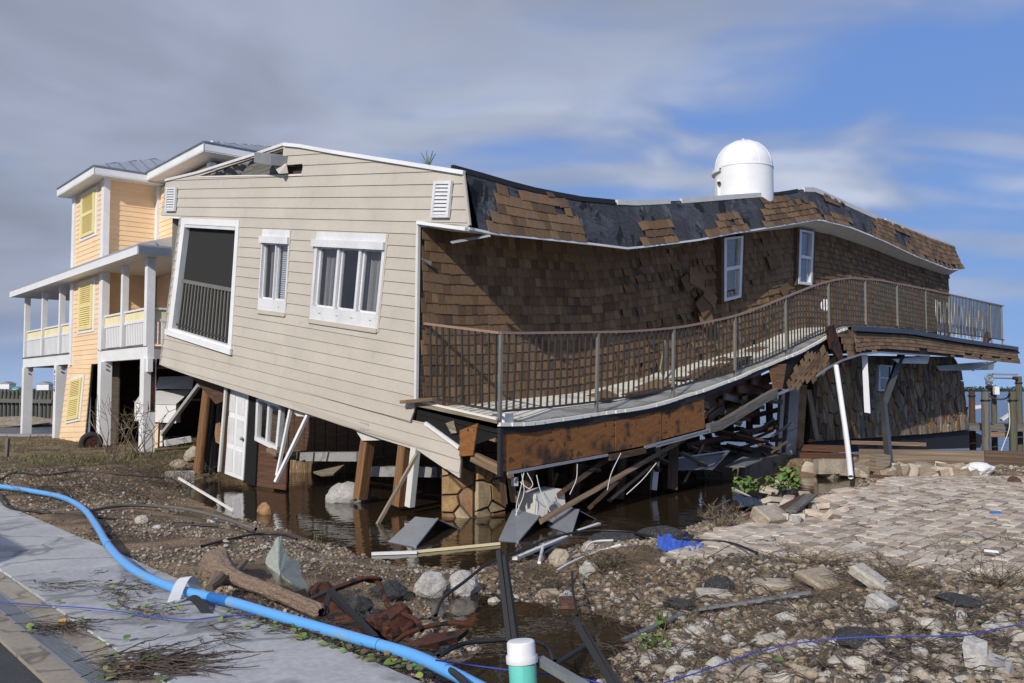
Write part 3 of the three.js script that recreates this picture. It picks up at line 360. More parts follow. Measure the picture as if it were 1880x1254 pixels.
const rBotH = pxCurve(PR, [[919, 756], [1078, 740], [1212, 719], [1280, 700], [1321, 691], [1411, 659], [1487, 621], [1551, 595], [1663, 600], [1752, 612], [1842, 624]], 0, 0.5);
const rPx = (pl, x) => loc(pl, onP(pl, x, 600))[0];
const R0 = rPx(PR, 918), REND = rPx(PR, 1840), RLIP1 = rPx(PL, 1770), LW = 22.5;
const lift = (r) => mix(0.16, -0.10, ss(3.5, 13, r)), wallTop = (r) => lipH(r * 0.985) + lift(r), wallBot = (r) => deckH(r * 0.99) + mix(0.24, 0.02, ss(4, 14, r));
const bulge = (r, t) => 0.10 * Math.exp(-((r - 5.2) ** 2) / 3) * Math.sin(t * 3.14) + 0.13 * Math.exp(-((r - 10.6) ** 2) / 0.9) * Math.sin(t * 3.1) - 0.1 * Math.exp(-((r - 7.3) ** 2) / 0.8) * t;
const wallPt = (r, t, o = 0) => wp(PW, r, mix(wallBot(r), wallTop(r), t), o + bulge(r, t));
// solid core behind the shingles, soffit, roof, floor, far walls
{
  const st = []; for (let r = 0.0; r <= LW; r += 0.25) st.push([0, 0.2, 0.4, 0.6, 0.8, 1].map((t) => wallPt(r, t, -0.012))); part(house, 'wall_sheathing', strip(st), M.dark);
  const so = []; for (let r = 0; r <= RLIP1; r += 0.3) so.push([wp(PL, r, lipH(r) + 0.012, -0.01), wp(PW, Math.min(r * 1.01, LW + 0.3), wallTop(r) + 0.01, 0.0), wp(PW, Math.min(r * 1.01, LW + 0.3), wallTop(r) + 0.02, -0.4)]); part(house, 'soffit', strip(so), M.offwhite);
  const X = (r, s, h) => wp(PW, r, 0).addScaledVector(VD, s).setY(h), tl = (r) => mix(TILT, 0.0, ss(1, 12, r)), RL = 23;
  const roof = []; for (let r = 0.1; r <= RL; r += 0.5) { const z = topH(r), q = (s, h) => X(r, s, h + tl(r) * s); roof.push([wp(PL, r, z + 0.01, -0.28), q(0.6, z + 0.05), q(4, z + 0.28), q(7.9, z + 0.0), q(8.1, z - 0.3)]); } part(house, 'roof_deck', strip(roof), M.woodGrey);
  const ce = []; for (let r = 0.15; r <= LW; r += 0.5) ce.push([0, 2, 4, 6, 8.15].map((s) => X(r, s, wallTop(r) + tl(r) * s + 0.02))); part(house, 'ceiling', strip(ce), M.offwhite);
  const flr = [], fl2 = []; for (let r = 0.1; r <= LW; r += 0.5) { const f = [0, 2, 4, 6, 8.15].map((s) => X(r, s, wallBot(r) + tl(r) * s - 0.03)); flr.push(f); fl2.push(f.map((p) => p.clone().setY(p.y - 0.28))); } part(house, 'floor_deck', [strip(flr), strip(fl2)], M.woodDark);
  const bk = []; for (let r = 0.1; r <= LW; r += 0.5) bk.push([X(r, 8.15, wallBot(r) + tl(r) * 8.15 - 0.35), X(r, 8.15, topH(r) + 0.1 + tl(r) * 8.15)]); part(house, 'rear_wall', strip(bk), M.siding[1]);
  part(house, 'end_wall', prism([X(LW, 0, wallBot(LW)), X(LW, 8.15, wallBot(LW)), X(LW, 8.15, wallTop(LW)), X(LW, 0, wallTop(LW))], U.clone().multiplyScalar(0.05)), M.shingle[1]);
  part(house, 'inner_wall', prism([X(3, 0.1, wallBot(3)), X(3, 8, wallBot(3) + 8 * tl(3)), X(3, 8, wallTop(3) + 8 * tl(3)), X(3, 0.1, wallTop(3))], U.clone().multiplyScalar(0.05)), M.offwhite);
}
// mansard: bare boards with felt, broken patches of shingles
const manPt = (r, t, o = 0) => lerp3(wp(PL, r, lipH(r), 0), wp(PL, r, topH(r), -0.28), t).addScaledVector(V(PL.n.x, 0.35, PL.n.z).normalize(), o);
{
  const edges = [0.22, 1.1, 2.35, 3.87, 4.75, 5.9, 7.1, 8.25, 9.4, 10.6, 11.5, 12.7, 14.1, 15.6, 17.2, 18.9, 20.6, 22.0, RLIP1];
  for (let i = 0; i + 1 < edges.length; i++) { const a = edges[i] + 0.005, b = edges[i + 1] - 0.005, N = 4, o = rr(0, 0.012), f = (k, t, q) => manPt(mix(a, b, k / N), t, q), st = [], bk = []; for (let k = 0; k <= N; k++) { st.push([f(k, 0.0, o), f(k, 0.5, o), f(k, 0.99, o)]); bk.push([f(k, 0, o - 0.02), f(k, 0.99, o - 0.02)]); } part(house, 'mansard_board', [strip(st), strip(bk)], M.blackPly); }
  const cap = (x0, x1, m, w) => { const G = []; const a = rPx(PL, x0), b = rPx(PL, x1); for (let r = a; r < b; r += 0.6) { const e = Math.min(r + 0.6, b); G.push(beam(manPt(r, 1.0, 0.01), manPt(e, 1.0, 0.01), w, 0.05, PL.n)); } part(house, 'roof_edge', G, m); };
  cap(853, 1152, M.black, 0.08); cap(1157, 1254, M.offwhite, 0.09); cap(1275, 1428, M.offwhite, 0.10); cap(1428, 1488, M.black, 0.08); cap(1500, 1640, M.offwhite, 0.11); cap(1648, 1764, M.offwhite, 0.12);
  const lip = []; for (let r = 0; r < RLIP1 - 0.3; r += 0.35) lip.push(beam(wp(PL, r, lipH(r), 0.02), wp(PL, r + 0.352, lipH(r + 0.352), 0.02), 0.035, 0.03, PL.n)); part(house, 'drip_edge', lip, M.white);
  part(house, 'end_hip', prism([manPt(RLIP1, 0), manPt(RLIP1, 1), manPt(RLIP1, 1).addScaledVector(VD, 3), manPt(RLIP1, 0).addScaledVector(VD, 3)], U.clone().multiplyScalar(-0.03)), M.shingle[0]);
  part(house, 'hanging_flashing', prism([F(828, 444, 0.02), F(900, 431, -0.35), F(903, 434, -0.35), F(832, 447, 0.02)].map((p) => p.addScaledVector(PL.n, -0.02)), V(0, 0.02, -0.05)), M.flash, 'bent grey flashing hanging from the eave corner');
  const shown = [[[919, 347], [972, 349], [978, 378], [1050, 396], [1075, 428], [1076, 449], [895, 426], [896, 402], [909, 399]], [[975, 358], [1008, 358], [1052, 384], [1052, 402], [985, 398]], [[1176, 414], [1226, 408], [1238, 431], [1236, 442], [1178, 447]], [[1294, 424], [1316, 422], [1316, 396], [1360, 396], [1376, 426], [1290, 436]], [[1394, 364], [1421, 362], [1488, 372], [1500, 384], [1502, 404], [1404, 420], [1400, 390]], [[1506, 388], [1556, 402], [1560, 422], [1505, 408]], [[1508, 352], [1546, 372], [1546, 382], [1508, 366]], [[1604, 398], [1770, 455], [1780, 500], [1604, 445]]], bare = [[1640, 420], [1672, 432], [1668, 452], [1644, 446]];
  const tab = new THREE.BoxGeometry(1, 1, 1), far = [];
  let cnt = 0; for (let row = 0; row < 6; row++) for (let r = 0.4; r < RLIP1;) {
    const w = rr(0.13, 0.26), t0 = row / 5.6, t1 = (row + 1.12) / 5.6, a = manPt(r, t0), b = manPt(r + w, t0), c = manPt(r, Math.min(t1, 1.0)); const [px, py] = toPx(manPt(r + w / 2, (t0 + t1) / 2)); const rr0 = r; r += w + 0.006;
    const jx = px + rr(-4, 4), jy = py + rr(-3, 3); if (!shown.some((s) => inside(s, jx, jy)) || inside(bare, px, py) || (px < 1600 && rnd() < 0.03)) continue;
    const ex = b.clone().sub(a), ey = c.clone().sub(a), ez = V().crossVectors(ex, ey).normalize(), tw = px < 1600 ? rr(-0.07, 0.07) * (rnd() < 0.15 ? 3 : 1) : rr(-0.02, 0.02); ex.applyAxisAngle(ez, tw); ey.applyAxisAngle(ez, tw); const o = manPt(rr0 + w / 2, (t0 + Math.min(t1, 1)) / 2).addScaledVector(ez, 0.03 + rnd() * 0.006), m = new THREE.Matrix4().makeBasis(ex, ey.clone().addScaledVector(ez, -0.022), ez.multiplyScalar(0.012)).setPosition(o);
    piece(house, 'roof_shingle', shTab(), M.shingle[pick([0, 1, 1, 3, 5, 0, 3])], m); cnt++;
  }
  void tab; void far;
}
function shTab() { return (shTab.g ??= (() => { const g = triGeo([...Array(36)].map((_, i) => { const q = new THREE.BoxGeometry(1, 1, 1).toNonIndexed().attributes.position; return V().fromBufferAttribute(q, i); })); const u = g.attributes.uv; for (let i = 0; i < u.count; i++) u.setXY(i, u.getX(i) * 0.17, u.getY(i) * 0.17); return g; })()); }
// wall shingles: the nearest as parts of their own, the far ones joined
const winW = [[[1328, 437], [1363, 433], [1359, 546], [1328, 554]], [[1467, 421], [1493, 426], [1489, 524], [1464, 521]]];
{
  const rows = 17, near = [], rest_ = [];
  const holes = winW.map((c) => c.map((q) => loc(PW, onP(PW, ...q, 0.10))));
  for (let row = 0; row < rows; row++) for (let r = 0.03 + rnd() * 0.1; r < LW - 0.1;) {
    const w = rr(0.10, 0.17), t0 = row / rows - 0.01, t1 = (row + 1.15) / rows, c = wallPt(r + w / 2, (t0 + t1) / 2); const q = loc(PW, c), sk = r > 4.6 && r < 10.4; const a = wallPt(r, t0), b = wallPt(r + w, t0), d = wallPt(r + w / 2, Math.min(t1, 1.02)); const r1 = r; r += w + 0.005;
    if (holes.some((h) => inside(h, q[0], q[1]))) continue; if (sk && rnd() < 0.03) continue;
    const ex = b.clone().sub(a), ey = d.clone().sub(wallPt(r1 + w / 2, t0)), ez = V().crossVectors(ex, ey).normalize(); const loose = sk && rnd() < 0.16 ? rr(0.01, 0.06) : 0, tw = loose ? rr(-0.3, 0.3) : (rnd() - 0.5) * (sk ? 0.09 : 0.02);
    ex.applyAxisAngle(ez, tw); ey.applyAxisAngle(ez, tw); const m = new THREE.Matrix4().makeBasis(ex, ey.clone().multiplyScalar(rr(0.96, 1.08)).addScaledVector(ez, -0.022 - loose - rr(0, 0.014)), ez.clone().multiplyScalar(0.011)).setPosition(c.add(V(0, rr(-0.007, 0.005), 0)).addScaledVector(ez, 0.018 + loose * 0.5 + rnd() * 0.004));
    const px = toPx(m.clone().elements.slice(12, 15).reduce((v, x, i) => v.setComponent(i, x), V())); (r1 < 4.3 ? near : rest_).push([m, pick([0, 0, 0, 0, 1, 1, 1, 2, 3, 5, 5, 5, rnd() < 0.4 ? 4 : 1]), px]);
  }
  near.sort((a, b) => a[2][0] - b[2][0]); for (const [m, k] of near.slice(0, 300)) piece(house, 'wall_shingle', shTab(), M.shingle[k], m);
  const G = [...near.slice(300), ...rest_].map(([m, k]) => { const g = shTab().clone().applyMatrix4(m), c = M.shingle[k].color, f = new Float32Array(g.attributes.position.count * 3); for (let i = 0; i < f.length; i += 3) f.set([c.r, c.g, c.b], i); g.setAttribute('color', new THREE.BufferAttribute(f, 3)); return g; });
  part(house, 'wall_shingles', mergeGeometries(G), M.shingleV, 'rippled brown shingles on the sagging long wall', 'stuff');
  for (const [x, y, a, b, tw] of [[1293, 560, 0.5, 0.34, 0.5], [1280, 512, 0.55, 0.36, -0.3], [1304, 545, 0.28, 0.4, 0.9], [1297, 585, 0.5, 0.3, 0.15], [1262, 520, 0.3, 0.3, 0.4], [1442, 530, 0.5, 0.22, 0.5], [1420, 480, 0.5, 0.3, 0.2]]) { const c = onP(PW, x, y, 0.18), ex = PW.d.clone().multiplyScalar(a), ey = UP.clone().multiplyScalar(b), ez = PW.n.clone(); ex.applyAxisAngle(ez, tw); ey.applyAxisAngle(ez, tw).addScaledVector(ez, -0.12); piece(house, 'torn_shingle_sheet', shTab(), M.shingle[pick([0, 1, 3])], new THREE.Matrix4().makeBasis(ex, ey, ez.multiplyScalar(0.015)).setPosition(c)); }
  { const c = onP(PW, 1180, 497, 0.1), g = rockGeo(0.10, 0.07, 0.05, 5, 2.2, 4, -1, 2); g.translate(c.x, c.y, c.z); part(house, 'insulation_scrap', g, M.pink, 'pink insulation scrap poking through the shingles'); }
  { const c = onP(PW, 782, 482, 0.06); part(house, 'torn_felt', prism([onP(PW, 770, 473, 0.06), onP(PW, 792, 480, 0.08), onP(PW, 791, 488, 0.09), onP(PW, 772, 476, 0.05)], PW.n.clone().multiplyScalar(0.008)), M.boxMetal); void c; }
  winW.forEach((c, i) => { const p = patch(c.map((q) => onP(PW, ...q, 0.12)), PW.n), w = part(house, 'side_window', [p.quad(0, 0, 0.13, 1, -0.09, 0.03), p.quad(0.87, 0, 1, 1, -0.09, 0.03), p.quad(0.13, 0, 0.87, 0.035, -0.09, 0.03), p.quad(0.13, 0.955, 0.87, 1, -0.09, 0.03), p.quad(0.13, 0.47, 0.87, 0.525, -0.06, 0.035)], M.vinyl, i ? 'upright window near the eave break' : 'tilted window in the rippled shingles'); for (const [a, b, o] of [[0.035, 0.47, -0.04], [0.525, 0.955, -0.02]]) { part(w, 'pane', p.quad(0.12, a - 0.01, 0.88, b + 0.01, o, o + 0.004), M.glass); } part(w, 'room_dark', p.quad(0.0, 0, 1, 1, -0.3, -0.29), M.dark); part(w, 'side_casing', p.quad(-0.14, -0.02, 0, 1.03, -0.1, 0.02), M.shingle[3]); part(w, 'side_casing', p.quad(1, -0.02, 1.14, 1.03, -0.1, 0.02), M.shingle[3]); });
}
// balcony: slab, lip, rim boards, railing
{
  const st = [], un = []; for (let r = -0.05; r <= REND + 0.2; r += 0.25) { const h = deckH(r), w = wallBot(r); const rw = Math.min(r + 0.05, LW + 2); st.push([wp(PR, r, h, 0), lerp3(wp(PR, r, h, 0), wp(PW, rw, w, 0), 0.5), wp(PW, rw, w - 0.005, -0.05)]); un.push([wp(PR, r, h - 0.12, 0), wp(PW, rw, w - 0.13, -0.05)]); }
  const dk = part(house, 'balcony_deck', strip(st), M.deck, 'white weathered balcony floor littered with stains'); part(dk, 'deck_underside', strip(un), M.woodDark);
  const lip = []; for (let r = -0.05; r < REND; r += 0.22) { const w = 0.022 * Math.sin(r * 2.3) + 0.015 * Math.sin(r * 5.1); if (r < 11.6) lip.push(beam(wp(PR, r, deckH(r) - 0.005, 0.03 + w), wp(PR, r + 0.222, deckH(r + 0.222) - 0.005, 0.03 + w), 0.05, 0.06, PR.n)); } part(dk, 'deck_edge', lip, M.deckLip);
  // litter of torn shingles and boards on the slab
  for (const [x, y, a, b] of [[1118, 706, 0.6, 0.4], [1160, 700, 0.9, 0.3], [1200, 688, 0.6, 0.5], [1270, 672, 0.7, 0.4], [1300, 664, 0.5, 0.5], [1330, 655, 0.8, 0.3], [1250, 690, 0.5, 0.3], [1360, 640, 0.5, 0.4], [1405, 615, 0.6, 0.3], [1290, 686, 0.5, 0.3], [1345, 668, 0.4, 0.3], [1100, 716, 0.4, 0.2]]) { const q = onP(PR, x, y, -0.75), r = loc(PR, q)[0], c = wp(PR, r, mix(deckH(r), wallBot(r), 0.5) + 0.03, -0.7 + rr(-0.3, 0.3)), sl = (deckH(r + 0.5) - deckH(r - 0.5)); const ex = U.clone().setY(sl).multiplyScalar(a), ey = VD.clone().setY(0.12).multiplyScalar(b), ez = V().crossVectors(ex, ey).normalize(); ex.applyAxisAngle(ez, rr(-0.6, 0.6)); piece(house, 'fallen_shingle', shTab(), M.shingle[pick([3, 4, 1, 5])], new THREE.Matrix4().makeBasis(ex, ey, ez.multiplyScalar(0.02)).setPosition(c)); }
  part(house, 'leaning_plank', beam(onP(PR, 1215, 685, -0.9), onP(PR, 1224, 632, -1.25), 0.2, 0.03, PR.n), M.woodPale);
  // railing
  const lg = onP(PW, 779, 594, 0.02), lb = onP(PW, 781, 729, 0.02), rl = part(house, 'railing', [beam(lg, wp(PR, R0, rTopH(R0)), 0.045, 0.035, UP)], M.railTop, 'brown balcony railing with thin dark balusters that follows the sag');
  const tp = []; for (let r = R0; r < REND; r += 0.25) tp.push(beam(wp(PR, r, rTopH(r)), wp(PR, r + 0.252, rTopH(r + 0.252)), 0.05, 0.035, UP)); part(rl, 'hand_rail', tp, M.railTop);
  const bt = [beam(lb, wp(PR, R0, rBotH(R0)), 0.035, 0.03, UP)]; for (let r = R0; r < REND; r += 0.25) bt.push(beam(wp(PR, r, rBotH(r)), wp(PR, r + 0.252, rBotH(r + 0.252)), 0.035, 0.03, UP)); part(rl, 'bottom_rail', bt, M.rail);
  const lean = (r) => mix(0.05, 0, ss(0, 11, r));      // the sagging bay leans towards the street
  const posts = [0, 2.16, 4.32, 6.48, 8.64, 10.8, 12.96, 15.1, 17.3, 19.4, 21.6, 23.7].filter((r) => r <= REND); if (REND - posts.at(-1) > 0.4) posts.push(REND - 0.03);
  for (const r of posts) part(rl, 'post', beam(wp(PR, r + lean(r) * 0.9 - lean(0) * (r < 0.1 ? 0.6 : 0), rTopH(r) - 0.01), wp(PR, r - lean(r) * 0.3, Math.min(rBotH(r) - 0.12, deckH(r))), 0.045, 0.045, PR.n), M.railPost);
  for (let r = 0.14; r < REND - 0.05; r += 0.1435) if (!posts.some((p) => Math.abs(p - r) < 0.05)) part(rl, 'baluster', beam(wp(PR, r + lean(r) * 0.8, rTopH(r)), wp(PR, r - lean(r) * 0.4, rBotH(r)), 0.023, 0.023, PR.n), M.rail);
  for (let k = 1; k < 12; k++) { const t = k / 11.6; part(rl, 'baluster', beam(lerp3(lg, wp(PR, 0, rTopH(0)), t), lerp3(lb, wp(PR, 0, rBotH(0)), t), 0.023, 0.023, PF.n), M.rail); }
  for (let i = 0; i < 15; i++) { const r = mix(rPx(PR, 1752), REND - 0.1, i / 14); part(house, 'pale_plank', beam(wp(PR, r, rTopH(r) - 0.08 - rr(0, 0.1), -0.5), wp(PR, r + 0.02, rBotH(r) - 0.02, -0.45), 0.11 + rr(0, 0.1), 0.02, PR.n), i % 4 === 2 ? M.trimGrey : M.white); }
  part(house, 'white_bucket', rodGeo(wp(PR, 0.28, deckH(0.3) + 0.01, -0.22), wp(PR, 0.28, deckH(0.3) + 0.14, -0.22), 0.16, 0.15, 14), M.white);
  { const g = rockGeo(0.10, 0.14, 0.03, 4, 1.6, 3, -1, 4), c = wp(PR, rPx(PR, 1560), deckH(rPx(PR, 1560)) + 0.55, -0.6); g.translate(c.x, c.y, c.z); part(house, 'loose_wrapper', g, M.white); const h = rockGeo(0.12, 0.22, 0.1, 9, 0.9, 3, -1, 3), d = wp(PR, rPx(PR, 1818), deckH(rPx(PR, 1818)) + 0.15, -0.12); h.translate(d.x, d.y, d.z); part(house, 'insulation_scrap', h, M.pink, 'pink insulation tuft at the far balcony end'); }
}
// rim of the balcony: bare plywood near, broken framing in the middle, shingled fascia far
{
  const rimB = pxCurve(PR, [[918, 872], [928, 869], [1110, 836], [1180, 822], [1321, 784], [1420, 724], [1455, 711], [1480, 690]]);
  const rimPanel = (x0, x1, y0, m, o, name, label) => { const a = rPx(PR, x0), b = rPx(PR, x1), N = 6, top = [], st = [], bk = []; for (let k = 0; k <= N; k++) { const r = mix(a, b, k / N), t = deckH(r) - 0.045, d = rimB(r) + y0; st.push([wp(PR, r, t, o), wp(PR, r, d, o)]); bk.push([wp(PR, r, t, o - 0.02), wp(PR, r, d, o - 0.02)]); } void top; part(house, name, [strip(st), strip(bk), strip([[st[0][0], st[0][1]], [bk[0][0], bk[0][1]]]), strip([[st[N][0], st[N][1]], [bk[N][0], bk[N][1]]])], m, label); };
  rimPanel(919, 1127, 0.03, M.ply, 0.0, 'rim_panel', 'orange plywood rim stained black along the top'); rimPanel(1128.5, 1212, 0.03, M.ply, 0.006, 'rim_panel'); rimPanel(1213.5, 1292, 0.05, M.ply, -0.004, 'rim_panel');
  const fel = []; for (let r = 0; r < rPx(PR, 1420); r += 0.3) fel.push([wp(PR, r, deckH(r) - 0.03, 0.012), wp(PR, r, deckH(r) - 0.10 - 0.06 * fbm(r * 2.7, 3, 3), 0.012)]); part(house, 'torn_felt', strip(fel), M.black, 'ragged black felt under the balcony edge');
  for (const [xa, xb, dy, m, w] of [[930, 1112, 0, M.flash, 0.04], [1115, 1180, 4, M.woodDark, 0.09], [1180, 1325, 0, M.flash, 0.05], [1200, 1455, 2, M.flash, 0.05], [1296, 1420, -3, M.woodGrey, 0.16]]) { const G = []; const a = rPx(PR, xa), b = rPx(PR, xb), n = 6; for (let k = 0; k < n; k++) { const f = (t) => { const r = mix(a, b, t); return wp(PR, r, rimB(r) - dy * 0.012, 0.02); }; G.push(beam(f(k / n), f((k + 1) / n + 0.003), w * 0.6, w, UP)); } part(house, 'rim_edge_strip', G, m); }
  // end of the balcony at the gable: black felt, torn plywood, rim timbers
  part(house, 'end_panel', prism([F(766, 752, -0.02), F(918, 789, -0.02), F(918, 800, -0.02), F(876, 815, -0.02), F(838, 818, -0.02), F(781, 776, -0.02), F(764, 772, -0.02)], PF.n.clone().multiplyScalar(-0.02)), M.felt);
  part(house, 'torn_plywood', prism([F(844, 790, 0.0), F(877, 777, 0.0), F(868, 836, 0.0), F(843, 838, 0)], PF.n.clone().multiplyScalar(-0.02)), M.ply); part(house, 'torn_plywood', prism([F(818, 777, 0.015), F(832, 772, 0.01), F(838, 795, 0.02), F(828, 796, 0.02)], PF.n.clone().multiplyScalar(-0.01)), M.woodPale);
  const tb = (a, b, w, t, m, o = 0, name = 'rim_timber') => part(house, name, beam(F(...a, o), F(...b, o), w, t, UP), m);
  tb([764, 742], [915, 774], 0.06, 0.05, M.woodPale, 0.03); tb([770, 737], [912, 769], 0.04, 0.03, M.deckLip, 0.05); tb([877, 794], [912, 806], 0.05, 0.09, M.wood, -0.05); tb([868, 838], [918, 862], 0.08, 0.14, M.wood, -0.08); tb([738, 738], [798, 733], 0.09, 0.05, M.wood, 0.12, 'protruding_plank');
  part(house, 'corner_stud', beam(wp(PR, 0.0, deckH(0) - 0.05, 0.0), wp(PR, 0.0, rimB(0) - 0.02, 0), 0.06, 0.06, PR.n), M.black);
  // middle: exposed joists
  const jo = (x0, y0, o0, x1, y1, o1, w, t, m, name = 'broken_joist') => part(house, name, beam(onP(PR, x0, y0, o0), onP(PR, x1, y1, o1), w, t, UP), m);
  jo(1290, 745, -0.3, 1420, 690, -0.4, 0.06, 0.2, M.woodDark); jo(1300, 760, -0.6, 1410, 705, -1.2, 0.06, 0.14, M.woodDark); jo(1292, 742, -0.2, 1345, 768, -0.9, 0.05, 0.12, M.woodGrey); jo(1330, 728, -0.1, 1400, 745, -1.0, 0.05, 0.12, M.woodGrey); jo(1355, 715, -0.1, 1420, 720, -1.3, 0.05, 0.14, M.woodRed); jo(1292, 765, -0.25, 1330, 735, -0.5, 0.05, 0.10, M.wood); jo(1380, 700, -0.1, 1432, 716, -1.1, 0.05, 0.12, M.woodDark); jo(1320, 752, -0.8, 1385, 728, -1.0, 0.05, 0.1, M.woodRed);
  { const keep = seed; seed = 4711; for (let i = 0; i < 26; i++) { const x = rr(1292, 1415), yc = mix(742, 690, (x - 1292) / 123) + rr(6, 46), dx = rr(14, 46), sl = rr(-0.75, 0.35); jo(x, yc, rr(-0.15, -1.0), x + dx, yc + dx * sl, rr(-0.2, -1.3), 0.035, rr(0.05, 0.12), pick([M.woodDark, M.woodGrey, M.woodRed, M.dark, M.wood])); } seed = keep; }
  for (const [a, b, o] of [[1180, 1415, -0.25], [1180, 1500, -0.8]]) { const G = []; const ra = rPx(PR, a), rb = rPx(PR, b); for (let k = 0; k < 8; k++) { const f = (t) => { const r = mix(ra, rb, t); return wp(PR, r, deckH(r) - 0.22, o); }; G.push(beam(f(k / 8), f((k + 1) / 8), 0.05, 0.2, UP)); } part(house, 'edge_joist', G, M.woodDark); }
  part(house, 'torn_plywood', prism([[1414, 677], [1428, 669], [1444, 668], [1441, 690], [1437, 713], [1422, 717]].map((q) => onP(PR, ...q, 0.02)), PR.n.clone().multiplyScalar(-0.03)), M.postOrange, 'orange splintered plywood scrap');
  part(house, 'felt_panel', prism([[1436, 670], [1516, 624], [1520, 660], [1455, 708], [1440, 712]].map((q) => onP(PR, ...q, -0.01)), PR.n.clone().multiplyScalar(-0.02)), M.felt);
  const sg = (poly, o, rowH, n = 1) => { const q = poly.map((p) => loc(PR, onP(PR, ...p, o))), xs = q.map((p) => p[0]), ys = q.map((p) => p[1]); for (let y = Math.min(...ys); y < Math.max(...ys); y += rowH) for (let x = Math.min(...xs) + rnd() * 0.1; x < Math.max(...xs);) { const w = rr(0.14, 0.3); if (inside(q, x + w / 2, y + rowH / 2)) { const ex = U.clone().multiplyScalar(w * 1.0), ey = UP.clone().multiplyScalar(rowH * 1.15), ez = PR.n.clone(); const a = rr(-0.04, 0.04) + n; ex.applyAxisAngle(ez, a); ey.applyAxisAngle(ez, a); piece(house, 'fascia_shingle', shTab(), M.shingle[pick([0, 2, 2, 5, 1])], new THREE.Matrix4().makeBasis(ex, ey.addScaledVector(ez, -0.02), ez.clone().multiplyScalar(0.012)).setPosition(wp(PR, x + w / 2, y + rowH / 2, o + 0.015 + rnd() * 0.004))); } x += w + 0.005; } };
  sg([[1478, 655], [1515, 640], [1520, 678], [1500, 690], [1460, 712], [1443, 710], [1450, 690]], 0.02, 0.15, 0.5);
  sg([[1536, 604], [1562, 604], [1580, 628], [1582, 646], [1556, 654], [1546, 640]], 0.03, 0.15, 0.1);
  // far fascia
  const gT = pxCurve(PR, [[1540, 596], [1564, 599], [1663, 605], [1752, 621], [1861, 637]]), gB = pxCurve(PR, [[1540, 662], [1582, 648], [1615, 646], [1700, 652], [1770, 658], [1860, 667]]);
  const a = rPx(PR, 1562), b = rPx(PR, 1861), st = []; for (let k = 0; k <= 14; k++) { const r = mix(a, b, k / 14); st.push([wp(PR, r, gT(r) - 0.02, 0.0), wp(PR, r, gB(r), 0.10)]); } part(house, 'fascia_board', strip(st), M.felt);
  for (let row = 0; row < 5; row++) for (let r = a + rnd() * 0.1; r < b;) { const w = rr(0.22, 0.4), t = (row + 0.5) / 5, top = gT(r) - 0.16, bot = gB(r), h = mix(bot, top, t), px = toPx(wp(PR, r, h)); const skip = row === 0 && px[0] < 1795 && fbm(r * 2, 5, 2) < 0.62 || row === 1 && fbm(r * 1.5, 9, 2) < 0.36; if (!skip) { const ez = V(PR.n.x, 0.3, PR.n.z).normalize(); piece(house, 'fascia_shingle', shTab(), M.shingle[pick([0, 2, 5, 5, 1])], new THREE.Matrix4().makeBasis(U.clone().multiplyScalar(w), UP.clone().multiplyScalar((top - bot) / 5 * 1.2).addScaledVector(PR.n, -0.03), ez.multiplyScalar(0.014)).setPosition(wp(PR, r + w / 2, h, 0.10 - t * 0.07 + 0.02))); } r += w + 0.006; }
  const gu = []; for (let k = 0; k < 14; k++) { const f = (t) => { const r = mix(a, b, t); return wp(PR, r, gT(r) - 0.06, 0.07); }; gu.push(beam(f(k / 14), f((k + 1) / 14 + 0.002), 0.12, 0.12, UP)); } part(house, 'roof_gutter', gu, M.gutter, 'dark blue gutter along the far balcony edge');
  part(house, 'bent_flashing', line([V(), V()].map((_, i) => wp(PR, b + i * 0.35, gT(b) - 0.1 - i * 0.12, 0.05)), 0.1, 0.02, 0, UP), M.flash);
  const ar = []; const arc = [[1500, 690], [1520, 676], [1545, 662], [1582, 650], [1615, 647], [1660, 650], [1706, 653]].map((q) => onP(PR, ...q, 0.12)); for (let k = 0; k + 1 < arc.length; k++) ar.push(beam(arc[k], arc[k + 1], 0.03, 0.04, UP)); part(house, 'arched_drip_edge', ar, M.flash);
  part(house, 'rust_stained_post', prism([[1519, 600], [1532, 596], [1545, 640], [1554, 688], [1547, 672], [1527, 640]].map((q) => onP(PR, ...q, 0.12)), PR.n.clone().multiplyScalar(-0.06)), M.rust, 'rust stained broken corner post of the balcony');
  part(house, 'soffit_strip', prism([[1640, 660], [1708, 652], [1703, 668], [1650, 667]].map((q) => onP(PR, ...q, -0.2)), V(-0.05, 0.02, -0.05)), M.white); part(house, 'soffit_strip', prism([[1720, 672], [1826, 664], [1824, 679], [1726, 681]].map((q) => onP(PR, ...q, -0.8)), V(-0.05, 0.02, -0.05)), M.offwhite); part(house, 'soffit_strip', beam(onP(PR, 1786, 680, -0.2), onP(PR, 1828, 664, -0.2), 0.05, 0.04, UP), M.white);
  // gutters pipes
  part(house, 'bent_downspout', line([at(1672, 602, 24.6), at(1622, 742, 23.0)], 0.15, 0.12, 0, V(0, 0, 1)), M.downspout, 'dark bent downspout'); part(house, 'bent_downspout', line([at(1622, 740, 23), at(1634, 866, 18.4)], 0.14, 0.12, 0, V(0, 0, 1)), M.downspout);
  part(house, 'hanging_downspout', prism([at(1582, 652, 21.6), at(1592, 651, 21.6), at(1598, 759, 21.6), at(1587, 757, 21.6)], V(0.03, 0, -0.06)), M.white, 'white downspout length hanging free');
}

